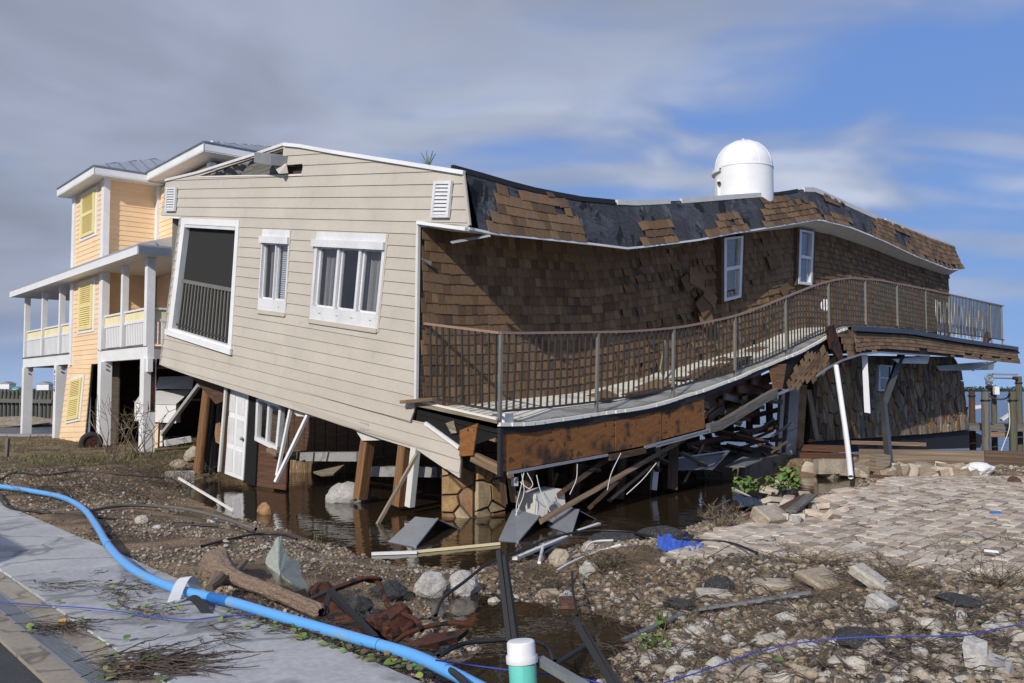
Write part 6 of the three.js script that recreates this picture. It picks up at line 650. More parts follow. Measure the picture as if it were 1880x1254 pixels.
  // split white concrete piece bottom right
  const c = onT(1800, 1232), t = thing('broken_concrete', 'white broken concrete piece with a notch at bottom right', 'concrete', rest(c)); const q = (x, z, y) => rest(c).add(V(x, y, z)); part(t, 'upper_block', prism([q(-0.10, 0.0, 0.14), q(0.01, 0.06, 0.11), q(0.07, -0.05, 0.15), q(-0.02, -0.12, 0.18)], V(0.01, -0.2, 0.03)), M.lime[2]); part(t, 'lower_block', prism([q(0.0, 0.07, 0.08), q(0.08, 0.15, 0.05), q(0.15, 0.06, 0.08), q(0.06, -0.03, 0.1)], V(0.01, -0.16, 0.02)), M.lime[2]);
  // medium rubble: individual stones
  const kinds = [1, 2, 3, 4, 5].map((s) => rockGeo(1, 0.75, 0.85, s * 11, 0.45, 2, 0.1, 8)); kinds.forEach((g) => { const u = g.attributes.uv; for (let i = 0; i < u.count; i++) u.setXY(i, u.getX(i) * 0.1, u.getY(i) * 0.1); });
  const zones = [[1160, 1130, 1880, 1254, 170, 0.030, 0.085, 'limestone rubble stone in the lower right bank', 'rubble stones lower right'], [1000, 1030, 1400, 1120, 34, 0.02, 0.05, 'small stone on the central bank between the pools', 'stones on the central bank'], [380, 960, 760, 1060, 60, 0.012, 0.04, 'small stone on the gravel strip left of the pond', 'stones on the gravel strip'], [720, 1030, 960, 1110, 26, 0.015, 0.04, 'small stone among the white boulders', 'stones by the boulders']];
  for (const [x0, y0, x1, y1, n, r0, r1, l, grp] of zones) for (let i = 0; i < n; i++) { const x = rr(x0, x1), y = mix(y0, y1, rnd()), c = onT(x, y); if (grp.includes('gravel') && (c.clone().sub(S0).dot(SG) < 0.08)) continue; if (gh(c.x, c.z) < YW + 0.01) continue; const r = mix(r0, r1, Math.pow(rnd(), 2.2)), ti_ = Math.floor(rnd() * 5), m = new THREE.Mesh(pick(kinds), M.lime[ti_]); m.name = numbered('rubble_stone'); m.position.copy(c).setY(gh(c.x, c.z) + r * 0.3); m.scale.set(r * rr(0.8, 1.3), r * rr(0.7, 1), r); m.rotation.set(rr(-0.4, 0.4), rr(0, 6), rr(-0.4, 0.4)); m.castShadow = m.receiveShadow = true; scene.add(m); const hue = ['cream', 'tan', 'white', 'brown', 'grey brown'][ti_]; tagIt(m, hue + ' ' + l, 'stone', hue + ' ' + grp); }
}
// ---------------------------------------------------------------- gravel, straw, grass, twigs (uncounted stuff)
function inst(name, geo, m, mats, label, cat, cols) { const o = new THREE.InstancedMesh(geo, m, mats.length); mats.forEach((q, i) => { o.setMatrixAt(i, q); if (cols) o.setColorAt(i, cols[i]); }); o.name = numbered(name); o.castShadow = o.receiveShadow = true; scene.add(o); return tagIt(o, label, cat, undefined, 'stuff'); }
const eul = (x, y, z) => new THREE.Quaternion().setFromEuler(new THREE.Euler(x, y, z)), mtx = (p, q, s) => new THREE.Matrix4().compose(p, q, s);
const openGround = (c) => { const b = c.clone().sub(S0).dot(SG), h = gh(c.x, c.z); return b > 0.06 && h > YW - 0.03 && sdPoly(yard, c.x, c.z) > -0.1 ? h : null; };
{
  const peb = rockGeo(1, 0.7, 0.85, 91, 0.4, 1, 0, 5), A = [], C = [], tone = [[0.50, 0.43, 0.33], [0.40, 0.31, 0.22], [0.30, 0.25, 0.19], [0.60, 0.54, 0.46], [0.22, 0.17, 0.12], [0.18, 0.16, 0.14], [0.40, 0.30, 0.19], [0.10, 0.095, 0.09]];
  for (let i = 0; i < 190000; i++) { const d = 4.3 + Math.pow(rnd(), 1.7) * 14, x = rr(-0.62, 0.62) * d, c = V(x, 0, -d), h = openGround(c); if (h === null) continue; if (fbm(x * 1.6, d * 1.6, 3, 1 << 20, 311) < mix(0.36, 0.27, ss(-0.5, 1.5, x)) + 0.18 * rnd()) continue; const r = mix(0.005, 0.044, Math.pow(rnd(), 4.2)) * (0.7 + d * 0.035) * mix(0.62, 1, ss(-1, 1.2, x)); A.push(mtx(c.setY(h + r * 0.25), eul(rr(-1, 1), rr(0, 6), rr(-1, 1)), V(r, r * rr(0.6, 1), r * rr(0.7, 1.2)))); C.push(lin(...pick(tone))); }
  inst('gravel', peb, mat([1, 1, 1], tStone, 3), A, 'mixed gravel scattered over the bare soil', 'gravel', C);
  const blade = triGeo([V(-0.5, 0, 0), V(0.5, 0, 0), V(0.35, 0.55, 0.12), V(-0.5, 0, 0), V(0.35, 0.55, 0.12), V(-0.35, 0.55, 0.12), V(-0.35, 0.55, 0.12), V(0.35, 0.55, 0.12), V(0, 1, 0.42)]);
  const B = [], BC = [], st = [[0.24, 0.18, 0.10], [0.17, 0.125, 0.075], [0.30, 0.24, 0.14], [0.11, 0.085, 0.055], [0.20, 0.17, 0.085]];
  for (let i = 0; i < 150000; i++) { const d = 4.3 + Math.pow(rnd(), 1.4) * 12, x = rr(-0.6, 0.62) * d, c = V(x, 0, -d), h = openGround(c); if (h === null || h < YW) continue; const k = fbm(x * 1.1 + 5, d * 1.4, 4, 1 << 20, 331), right = ss(-0.5, 1.2, x); if (k < mix(0.60, 0.42, right) + 0.08 * rnd()) continue; const L = rr(0.05, 0.2), q = eul(rr(1.1, 1.75), 0, 0).premultiply(eul(0, rr(0, 6.3), 0)); B.push(mtx(c.setY(h + rr(0, 0.035)), q, V(rr(0.002, 0.005), L, L))); BC.push(lin(...pick(st))); }
  inst('straw_litter', blade, mat([1, 1, 1]), B, 'matted brown straw and roots washed over the rubble', 'straw', BC);
  const G = [], GC = []; for (let i = 0; i < 26000; i++) { const px = rr(-30, 420), py = mix(803, 880, Math.pow(rnd(), 0.8)), c = onG(px, py, -0.03), h = openGround(c); if (h === null || h < YW) continue; if (fbm(c.x * 0.9, c.z * 0.9, 3, 1 << 20, 341) < 0.40 + ss(845, 885, py) * 0.25) continue; const L = rr(0.05, 0.13), q = eul(rr(0.2, 1.3), 0, 0).premultiply(eul(0, rr(0, 6.3), 0)); G.push(mtx(c.setY(h), q, V(rr(0.008, 0.016), L, L))); GC.push(lin(...pick([[0.13, 0.14, 0.045], [0.18, 0.155, 0.065], [0.22, 0.175, 0.085], [0.09, 0.11, 0.035]]))); }
  for (const [x, y, w, n] of [[1300, 915, 14, 0], [600, 992, 24, 90], [1750, 1008, 60, 500], [1480, 1010, 30, 60], [1240, 1150, 26, 60], [1860, 1000, 40, 200], [1100, 1045, 20, 50], [1700, 868, 30, 80]]) for (let i = 0; i < n; i++) { const c = onT(x + rr(-w, w), y + rr(-w, w) * 0.2), L = rr(0.06, 0.16); G.push(mtx(c, eul(rr(0, 0.9), 0, 0).premultiply(eul(0, rr(0, 6.3), 0)), V(0.007, L, L))); GC.push(lin(...pick([[0.10, 0.15, 0.035], [0.16, 0.17, 0.05], [0.07, 0.10, 0.03]]))); }
  inst('grass', blade, mat([1, 1, 1]), G, 'short yellowing grass before the stilt house', 'grass', GC);
  // sand and twigs on the paving
  const Tw = mergeGeometries([tube([V(0, 0, 0), V(0.05, 0.25, 0.03), V(-0.03, 0.55, -0.03), V(0.04, 0.8, 0.02), V(0, 1, 0)], 0.012, 10, 5, (t) => 1 - 0.6 * t), tube([V(-0.03, 0.5, -0.03), V(0.08, 0.66, 0.03), V(0.18, 0.74, 0.02)], 0.008, 5, 4, (t) => 1 - 0.6 * t), tube([V(0.05, 0.28, 0.02), V(-0.08, 0.42, -0.02), V(-0.13, 0.5, 0.03)], 0.007, 5, 4, (t) => 1 - 0.6 * t)]), tw = []; for (let i = 0; i < 240; i++) { const px = rr(1380, 1900), py = rr(872, 1040), c = onG(px, py, -0.05); if (sdPoly(yard, c.x, c.z) > -0.2) continue; const L = Math.pow(rnd(), 2) * 0.4 + 0.05, r = rr(0.003, 0.008); tw.push(mtx(c.setY(-0.048), eul(1.57 - rr(0, 0.15), 0, 0).premultiply(eul(0, rr(0, 6.3), 0)), V(L, L, L))); }
  const litter = (x, y, n, sx, sy, l0, l1, bias, h = 0.02) => { for (let i = 0; i < n; i++) { const c = onG(x + (rnd() + rnd() - 1) * sx, y + (rnd() + rnd() - 1) * sy, h), L = rr(l0, l1), r = rr(0.002, 0.0042); tw.push(mtx(c.setY(h + rr(0, 0.02)), eul(1.57 - rr(-0.05, 0.1), 0, 0).premultiply(eul(0, bias + rr(-0.9, 0.9), 0)), V(L, L, L))); } };
  litter(225, 1085, 70, 45, 45, 0.06, 0.28, 0.6); litter(105, 1148, 60, 80, 18, 0.08, 0.35, 1.2); litter(230, 1225, 80, 110, 30, 0.1, 0.55, 1.9); litter(270, 1120, 60, 60, 22, 0.06, 0.2, 1.2); litter(560, 1150, 90, 90, 22, 0.06, 0.25, 1.9, 0.03); litter(700, 1200, 80, 70, 16, 0.06, 0.22, 1.9, 0.03); litter(440, 1105, 60, 40, 12, 0.06, 0.2, 1.6); for (let k = 0; k < 30; k++) { const t = k / 29; litter(mix(425, 800, t), mix(1126, 1236, t), 9, 12, 7, 0.05, 0.22, 2.2); }
  litter(110, 1075, 20, 60, 14, 0.1, 0.3, 1.4); litter(180, 985, 60, 50, 8, 0.08, 0.3, 1.7); litter(60, 900, 60, 60, 12, 0.1, 0.4, 1.3); litter(400, 1170, 20, 40, 30, 0.1, 0.3, 1.2);
  for (let i = 0; i < 700; i++) { const px = rr(60, 400), py = rr(850, 925), c = onT(px, py), L = rr(0.1, 0.5), r = rr(0.003, 0.008); if (c.clone().sub(S0).dot(SG) < 0.1) continue; tw.push(mtx(c, eul(rr(0.7, 1.6), 0, 0).premultiply(eul(0, rr(0, 6.3), 0)), V(L, L, L))); }
  for (let i = 0; i < 1700; i++) { const px = rr(900, 1880), py = rr(1020, 1254), c = onT(px, py), L = rr(0.08, 0.4), r = rr(0.002, 0.005); if (gh(c.x, c.z) < YW) continue; tw.push(mtx(c.add(V(0, 0.01, 0)), eul(rr(1.1, 1.6), 0, 0).premultiply(eul(0, rr(0, 6.3), 0)), V(L, L, L))); }
  inst('twig_litter', Tw, M.twig, tw, 'dark broken twigs lying over walk, bank and paving', 'twigs');
  // leaves
  const lf = (() => { const P = [], n = 8, q = (i, s) => { const t = i / n, w = Math.sin(Math.PI * Math.pow(t, 0.8)) * 0.36; return V(s * w, 0.12 * Math.abs(s) * w + 0.18 * t * (1 - t), t); }; for (let i = 0; i < n; i++) for (const s of [-1, 1]) { const a = q(i, 0), b = q(i + 1, 0), c = q(i + 1, s), d = q(i, s); P.push(a, b, c, a, c, d); } return triGeo(P); })();
  const LV = [[112, 1183, 0, 0.09], [100, 1104, 2, 0.07], [330, 1096, 0, 0.06], [205, 1113, 1, 0.08], [276, 1112, 0, 0.08], [175, 1184, 1, 0.1], [172, 1208, 0, 0.12], [208, 1222, 0, 0.15], [290, 1205, 0, 0.1], [228, 1174, 2, 0.07], [120, 1141, 3, 0.08], [145, 1133, 0, 0.08], [295, 1250, 0, 0.12], [215, 1238, 1, 0.08], [255, 1150, 2, 0.09], [435, 1140, 1, 0.09], [452, 1152, 1, 0.08], [470, 1142, 0, 0.07], [540, 1170, 1, 0.09], [560, 1172, 0, 0.09], [600, 1184, 1, 0.09], [660, 1190, 0, 0.09], [690, 1208, 1, 0.09], [730, 1212, 0, 0.1], [755, 1218, 0, 0.09], [480, 1156, 1, 0.07], [405, 1140, 1, 0.07], [1540, 1037, 1, 0.09], [1600, 1096, 0, 0.1], [1440, 1222, 0, 0.1], [1806, 1150, 2, 0.09]];
  { const Q = [], QC = []; for (let i = 0; i < 260; i++) { const t = rnd(), k = rnd() < 0.6, c = k ? onG(mix(425, 800, t) + rr(-14, 14), mix(1124, 1234, t) + rr(-6, 8), 0.03) : onG(...pick([[225, 1085], [105, 1148], [230, 1225], [270, 1120]]).map((q, z) => q + rr(-1, 1) * (z ? 18 : 60)), 0.03); Q.push(mtx(c.setY(0.02 + rr(0, 0.03)), eul(rr(-0.6, 0.6), rr(0, 6.3), rr(-0.6, 0.6)), V(1, 1, 1).multiplyScalar(rr(0.02, 0.055)))); QC.push(lin(...pick([[0.12, 0.2, 0.04], [0.22, 0.26, 0.05], [0.07, 0.11, 0.03], [0.2, 0.13, 0.05], [0.1, 0.07, 0.04]]))); } inst('leaf_scraps', lf, mat([1, 1, 1], null, 1, { roughness: 0.6 }), Q, 'small torn leaf scraps in the litter along pipe and gutter', 'leaves', QC); }
  const names = ['green', 'yellow green', 'dark green', 'golden']; LV.forEach(([x, y, k, s]) => { const c = x > 1300 ? onT(x, y).add(V(0, 0.03, 0)) : onG(x, y, 0.03); const m = new THREE.Mesh(lf, k === 3 ? M.leafGold : M.leaf[k]); m.name = numbered('fallen_leaf'); m.position.copy(c); m.scale.setScalar(s * 0.9); m.rotation.set(rr(-0.3, 0.3), rr(0, 6.3), rr(-0.3, 0.3)); m.castShadow = m.receiveShadow = true; scene.add(m); const where = x > 1300 ? 'on the right rubble bank' : x > 400 ? 'in the litter beside the blue pipe' : 'on the wet sidewalk litter'; tagIt(m, names[k] + ' fallen leaf ' + where, 'leaf', names[k] + ' leaves ' + where); });
  const plant = (name, x, y, n, sp, hgt, sz, label, d) => { const c = d ? at(x, y, d) : onT(x, y), t = thing(name, label, 'plant', c.clone()); for (let i = 0; i < n; i++) { const p = c.clone().add(V(rr(-1, 1) * sp, rr(0, 1) * hgt, rr(-1, 1) * sp * 0.6)), g = lf.clone(); g.scale(sz * rr(0.7, 1.3), sz, sz * rr(0.7, 1.3)); g.rotateX(rr(0, 1.2)); g.rotateY(rr(0, 6.3)); g.translate(p.x, p.y, p.z); part(t, 'leaf', g, M.leaf[i % 3]); } for (let i = 0; i < 5; i++) part(t, 'stem', tube([c.clone().add(V(rr(-1, 1) * sp * 0.5, -0.05, 0)), c.clone().add(V(rr(-1, 1) * sp, hgt, rr(-0.1, 0.1)))], 0.006, 6, 4), M.grass); };
  plant('leafy_branch', 1448, 893, 90, 0.17, 0.34, 0.12, 'bright green leafy branch sticking out of the flood water', 15.2); plant('leafy_branch', 1388, 896, 80, 0.32, 0.2, 0.10, 'low dark green foliage floating left of the bright branch', 15.0); plant('leafy_sprig', 1218, 1162, 9, 0.06, 0.16, 0.08, 'small green sprig growing at the front puddle edge'); plant('leafy_sprig', 1205, 1190, 24, 0.12, 0.1, 0.06, 'dark low weed beside the front puddle');
}
// dry brush and weeds as things
function brush(name, pts, n, H, R, label, rad = 0.006) { const c = onT(...pts), t = thing(name, label, 'brush', rest(c)); for (let i = 0; i < n; i++) { const a = rr(0, 6.28), l = rr(0.4, 1) * H, e = c.clone().add(V(Math.cos(a) * rr(0.2, 1) * R, l, Math.sin(a) * rr(0.2, 1) * R)), s = c.clone().add(V(rr(-0.3, 0.3) * R, 0, rr(-0.3, 0.3) * R)), m = lerp3(s, e, 0.5).add(V(rr(-0.1, 0.1) * H, rr(-0.05, 0.15) * H, rr(-0.1, 0.1) * H)), G = [tube([s, m, e], rad, 8, 4, (k) => 1 - 0.6 * k)]; for (let k = 0; k < 3; k++) { const b = lerp3(m, e, rnd()); G.push(tube([b, b.clone().add(V(rr(-0.25, 0.25) * H, rr(0, 0.25) * H, rr(-0.2, 0.2) * H))], rad * 0.55, 3, 4)); } part(t, 'branch', G, pick([M.twig, M.straw])); } }
brush('dry_bush', [258, 842], 15, 1.15, 0.9, 'tall dry leafless bush in front of the corner stilt', 0.011); brush('dry_bush', [205, 838], 13, 1.5, 0.7, 'thin bare branches rising before the second stilt', 0.009); brush('dry_bush', [320, 895], 40, 0.4, 0.8, 'low dry brush pile at the left edge of the pond', 0.007); brush('dry_weed', [1330, 972], 60, 0.34, 0.35, 'brown weed clump at the edge of paving and pond', 0.004); brush('dry_weed', [1110, 1048], 50, 0.22, 0.3, 'dry weed stalks on the central bank', 0.003); brush('dry_weed', [1640, 1065], 60, 0.16, 0.5, 'flattened straw tuft right of the leaning flagstone', 0.003); brush('dry_weed', [1830, 1080], 60, 0.22, 0.4, 'dry straw tuft at the right edge', 0.003); brush('dry_weed', [1480, 1036], 60, 0.15, 0.6, 'root mat along the near paving edge', 0.003);

// ---------------------------------------------------------------- pipes, hoses, cables, ropes
const gp = (list, h) => list.map(([x, y, z]) => { const p = onG(x, y, h); if (z !== undefined) return at(x, y, z); const b = p.clone().sub(S0).dot(SG), t = b < 0.05 && b > -1.1 ? 0.012 : b <= -1.1 ? 0.002 : Math.max(gh(p.x, p.z), YW); return onG(x, y, Math.max(t, -0.1) + h); });
{
  const gpl = (l, h) => l.map(([x, y]) => onG(x, y, h + 0.012));
  const pts = gpl([[-60, 886], [0, 893], [60, 902], [110, 912], [150, 932], [175, 962], [198, 1000], [225, 1030], [262, 1056], [330, 1083], [420, 1104], [500, 1128], [600, 1157], [680, 1180], [760, 1204], [830, 1236], [880, 1262], [950, 1300]], 0.05);
  const t = thing('water_pipe', 'long light blue plastic pipe snaking along the sidewalk edge', 'pipe', pts[8].clone().setY(0)); part(t, 'pipe_body', tube(pts, 0.036, 160, 18), M.blue); part(t, 'dark_sleeve', tube(gpl([[386, 1097], [402, 1100.5], [420, 1104]], 0.05), 0.0375, 10, 18), M.blueDark); part(t, 'coupling_ring', tube(gpl([[196, 996], [199, 1001]], 0.05), 0.040, 3, 16), M.blue); part(t, 'coupling_ring', tube(gpl([[693, 1184], [697, 1185]], 0.05), 0.040, 3, 16), M.blue);
  const hose = (l, list, h, r, label, m = M.cable, name = 'cable', cat = 'cable') => solo(name, tube(gp(list, h), r, 90, 8), m, label, cat, l);
  hose(undefined, [[0, 880], [30, 868], [80, 872], [140, 866], [240, 873], [300, 877]], 0.03, 0.016, 'black cable arching over the gravel at upper left'); hose(undefined, [[0, 906], [30, 935], [90, 942], [200, 952], [290, 960], [400, 966]], 0.02, 0.016, 'black hose crossing under the blue pipe on the gravel'); hose(undefined, [[160, 938], [230, 928], [310, 931], [380, 943], [470, 972]], 0.05, 0.022, 'flat brown hose arching from the blue pipe to the pond', M.woodGrey, 'hose', 'hose'); hose(undefined, [[370, 1003], [420, 990], [480, 980], [520, 982], [545, 990]], 0.02, 0.014, 'thin black cable on the gravel by the pond'); hose(undefined, [[800, 1130], [812, 1100], [850, 1070], [905, 1030], [960, 1010], [1020, 985], [1090, 974], [1150, 976], [1200, 985], [1290, 992], [1330, 995], [1390, 1015]], 0.05, 0.014, 'black cable arching from the puddle over the bank to the blue tarp'); hose(undefined, [[805, 1205], [850, 1182], [905, 1176], [960, 1174], [1000, 1185], [1018, 1215]], 0.06, 0.016, 'black loop of hose behind the turquoise pipe'); hose(undefined, [[1020, 1220], [1060, 1195], [1085, 1180]], 0.05, 0.016, 'short black hose right of the turquoise pipe'); hose(undefined, [[755, 1195], [800, 1215], [850, 1250], [890, 1300]], 0.12, 0.018, 'black cable lying along the end of the blue pipe'); hose(undefined, [[1050, 1050], [1052, 1085], [1060, 1130]], 0.04, 0.01, 'thin black cable down the side of the bank');
  solo('white_hose', tube(gp([[1070, 1015], [1090, 995], [1125, 992]], 0.05), 0.012, 30, 8), M.wire, 'short white hose curved over the bank stones', 'hose'); solo('white_hose', tube(gp([[1022, 1048], [1050, 1032], [1100, 1012], [1140, 1000]], 0.06), 0.012, 30, 8), M.wire, 'long white hose across the bank top', 'hose');
  const rope = (list, h, label) => solo('blue_rope', tube(gp(list, h), 0.0042, 80, 6), M.rope, label, 'rope'); rope([[-30, 1104], [60, 1110], [180, 1118], [300, 1134], [350, 1138], [400, 1132], [470, 1128]], 0.03, 'taut blue cord across the sidewalk at left'); rope([[800, 1212], [870, 1222], [950, 1232], [1040, 1240], [1110, 1256]], 0.14, 'blue cord stretched in front of the turquoise pipe'); rope([[1200, 1260], [1290, 1232], [1400, 1195], [1470, 1180], [1560, 1171], [1680, 1168], [1770, 1166], [1830, 1155], [1890, 1142]], 0.15, 'blue cord running across the right rubble');
  solo('gutter_strip', beam(onT(1145, 1188).add(V(0, 0.05, 0)), onT(1255, 1140).add(V(0, 0.06, 0)), 0.05, 0.02), M.zinc, 'grey metal strip beside the front puddle', 'strip'); solo('gutter_strip', beam(onT(1285, 1132).add(V(0, 0.06, 0)), onT(1490, 1106).add(V(0, 0.08, 0)), 0.05, 0.02), M.zinc, 'long grey metal strip across the right bank', 'strip'); for (const [a, b, l] of [[[945, 1036], [1040, 1000], 'white gutter strip sloping up the pond bank'], [[985, 1010], [1100, 975], 'second white gutter strip higher on the pond bank']]) solo('white_strip', beam(onT(...a).add(V(0, 0.06, 0)), onT(...b).add(V(0, 0.1, 0)), 0.06, 0.03), M.offwhite, l, 'strip'); solo('white_tube', rodGeo(onT(990, 1037).add(V(0, 0.02, 0)), onT(998, 1015).add(V(0, 0.1, 0)), 0.018), M.white, 'short white tube propped on the pond bank', 'tube');
}
{ // turquoise standpipe with white cap
  const top = at(956, 1176, 4.75), bot = V(top.x + 0.05, -0.5, top.z + 0.06), ax = top.clone().sub(bot).normalize(), k = (d) => top.clone().addScaledVector(ax, -d), t = thing('standpipe', 'turquoise upright pipe with white screw cap at the bottom edge', 'pipe', bot.clone());
  part(t, 'pipe_body', rodGeo(bot, k(0.06), 0.073, 0.073, 32), M.teal); const R = [[0.0005, 0], [0.066, 0], [0.074, -0.008], [0.075, -0.07], [0.083, -0.074], [0.084, -0.11], [0.074, -0.114]].map(([a, h]) => new THREE.Vector2(a, h)), g = new THREE.LatheGeometry(R, 40); g.applyQuaternion(new THREE.Quaternion().setFromUnitVectors(UP, ax)); g.translate(top.x, top.y, top.z); part(t, 'cap', g, M.white);
}
{ // split black posts
  const sp = (a, b, w, l, n) => { const t = thing('black_post', l, 'post', b.clone().setY(-0.5)); const d = V(0.03, 0, 0.01); for (let i = 0; i < n; i++) part(t, 'strand', beam(a.clone().addScaledVector(d, i - 0.5).add(V(0, -0.03 * i, 0)), b.clone().addScaledVector(d, (i - 0.5) * 1.1), w * 0.6, w * 0.5, V(1, 0.2, 0.5)), M.black); };
  sp(at(921, 1012, 5.4), at(942, 1178, 5.1), 0.06, 'tall split black post behind the turquoise pipe', 2); sp(at(1063, 1143, 4.9), at(1140, 1275, 4.4), 0.07, 'black angled post leaning at the bottom edge', 2); solo('dark_bar', beam(at(990, 1212, 4.8), at(1075, 1262, 4.4), 0.05, 0.04), M.boxMetal, 'dark metal bar right of the turquoise pipe', 'bar');
}
// ---------------------------------------------------------------- driftwood log, rusty frame, plastic, tarp, strap
{
  const ax = [[392, 1030], [412, 1050], [448, 1068], [500, 1086], [545, 1104], [590, 1124]].map(([x, y], i) => onG(x, y, 0.12 - i * 0.008)), cv = new THREE.CatmullRomCurve3(ax), N = 60, K = 22, st = [];
  for (let i = 0; i <= N; i++) { const t = i / N, p = cv.getPointAt(t), d = cv.getTangentAt(t), s = V().crossVectors(d, UP).normalize(), u = V().crossVectors(s, d), base = (0.070 + 0.055 * Math.exp(-((t - 0.12) ** 2) / 0.012) + 0.03 * Math.exp(-((t - 0.0) ** 2) / 0.01)) * (1 - 0.25 * t) * (i === 0 || i === N ? 0.55 : 1), row = []; for (let k = 0; k < K; k++) { const a = k / K * 6.283, r = base * (0.72 + 0.42 * n3(Math.cos(a) * 1.7, Math.sin(a) * 1.7, t * 2.4, 401) + 0.35 * (n3(Math.cos(a) * 6, Math.sin(a) * 6, t * 4, 405) - 0.5) + 0.2 * (vn(k * 2.7, t * 18, 1 << 20, 408) - 0.5)); row.push(p.clone().addScaledVector(s, Math.cos(a) * r).addScaledVector(u, Math.sin(a) * r * 0.95)); } st.push(row); }
  const log = thing('driftwood_log', 'gnarled brown driftwood log lying beside the blue pipe', 'log', ax[2].clone().setY(0)); part(log, 'trunk', loopStrip(st), M.bark); const end = st[0].reduce((s, p) => s.add(p.clone().multiplyScalar(1 / K)), V()); part(log, 'broken_end', triGeo(st[0].flatMap((p, i) => [end.clone().add(V(-0.03, 0.02, 0)), p, st[0][(i + 1) % K]])), M.wood); for (const [a, b, r] of [[[405, 1040], [393, 1016], 0.05], [[425, 1058], [452, 1030], 0.035], [[402, 1062], [384, 1080], 0.06]]) part(log, 'root_stub', rodGeo(onG(...a, 0.12), onG(...b, 0.12), r, r * 0.5, 9), M.bark);
  // rusted machine frame
  const rf = thing('rusty_frame', 'tangled rusty iron frame and plates beside the blue pipe', 'scrap iron', onG(690, 1160, -0.1)); const q = (x, y, d) => at(x, y, d); const bar = (a, b, w = 0.035, m = M.rust) => part(rf, 'bar', beam(a, b, w, w * 0.8, V(0.2, 0.9, 0.3)), m);
  bar(q(550, 1110, 6.3), q(606, 1084, 6.35), 0.03, M.black); bar(q(606, 1084, 6.35), q(690, 1172, 5.8), 0.04, M.black); bar(q(606, 1086, 6.35), q(586, 1150, 6.1), 0.035, M.black); bar(q(612, 1082, 6.4), q(668, 1062, 6.6)); part(rf, 'hoop', tube([q(668, 1062, 6.6), q(690, 1066, 6.6), q(704, 1090, 6.4), q(712, 1112, 6.2), q(730, 1122, 6.1), q(765, 1140, 5.9), q(775, 1158, 5.8)], 0.017, 30, 6), M.rust); part(rf, 'hoop', tube([q(722, 1182, 5.7), q(745, 1165, 5.8), q(780, 1152, 5.85), q(830, 1144, 5.9), q(872, 1148, 5.9)], 0.017, 30, 6), M.rust); part(rf, 'ring', (() => { const g = new THREE.TorusGeometry(0.06, 0.012, 8, 20); g.rotateX(1.1); const c = q(684, 1064, 6.6); g.translate(c.x, c.y, c.z); return g; })(), M.rust); part(rf, 'plate', prism([q(604, 1100, 6.3), q(650, 1140, 6.0), q(668, 1172, 5.8), q(600, 1160, 6.0)], V(0.02, -0.01, -0.03)), M.rust); part(rf, 'plate', prism([q(735, 1184, 5.7), q(790, 1164, 5.8), q(860, 1154, 5.9), q(840, 1170, 5.7), q(770, 1186, 5.6)], V(0, -0.04, -0.02)), M.rust); const d = rockGeo(0.19, 0.13, 0.16, 60, 0.9, 4), dc = q(715, 1150, 6.1); d.translate(dc.x, dc.y, dc.z); part(rf, 'crushed_drum', d, M.rust); const e = rockGeo(0.1, 0.1, 0.08, 61, 0.8, 3), ec = q(590, 1090, 6.6); e.translate(ec.x, ec.y, ec.z); part(rf, 'rust_lump', e, M.rust);
  // translucent plastic shell
  const ps = [[512, 985], [498, 1005], [490, 1035], [508, 1070], [540, 1090], [566, 1085], [556, 1060], [545, 1030], [528, 1020], [520, 1000]], pl = ps.map(([x, y], i) => at(x, y, 7.1 - (y - 985) * 0.002 + 0.06 * Math.sin(i * 2.1))), pc = at(525, 1045, 6.8); const tr = []; { const cvp = new THREE.CatmullRomCurve3(pl, true), NN = 48, RR = 12, rows = []; for (let k = 0; k <= RR; k++) { const row = []; for (let i = 0; i <= NN; i++) { const e = cvp.getPoint(i / NN), t = k / RR; row.push(lerp3(pc, e, t).add(V(0, 0, 0.16 * (1 - t * t) + 0.05 * (n3(i * 0.35, k * 0.5, 1, 451) - 0.5) + 0.03 * Math.sin(i * 0.9) * t))); } rows.push(row); } for (let k = 0; k < RR; k++) for (let i = 0; i < NN; i++) tr.push(rows[k][i], rows[k + 1][i], rows[k + 1][i + 1], rows[k][i], rows[k + 1][i + 1], rows[k][i + 1]); }
  solo('plastic_shell', triGeo(tr), M.plastic, 'crumpled translucent greenish plastic shell behind the log', 'plastic'); part(thing('torn_fender', 'dark torn plastic lying under the plastic shell', 'plastic', onT(552, 1092)), 'flap', prism([onG(528, 1090, 0.05), onG(560, 1080, 0.14), onG(568, 1092, 0.1), onG(555, 1100, 0.05)], V(0, -0.02, 0)), M.black);
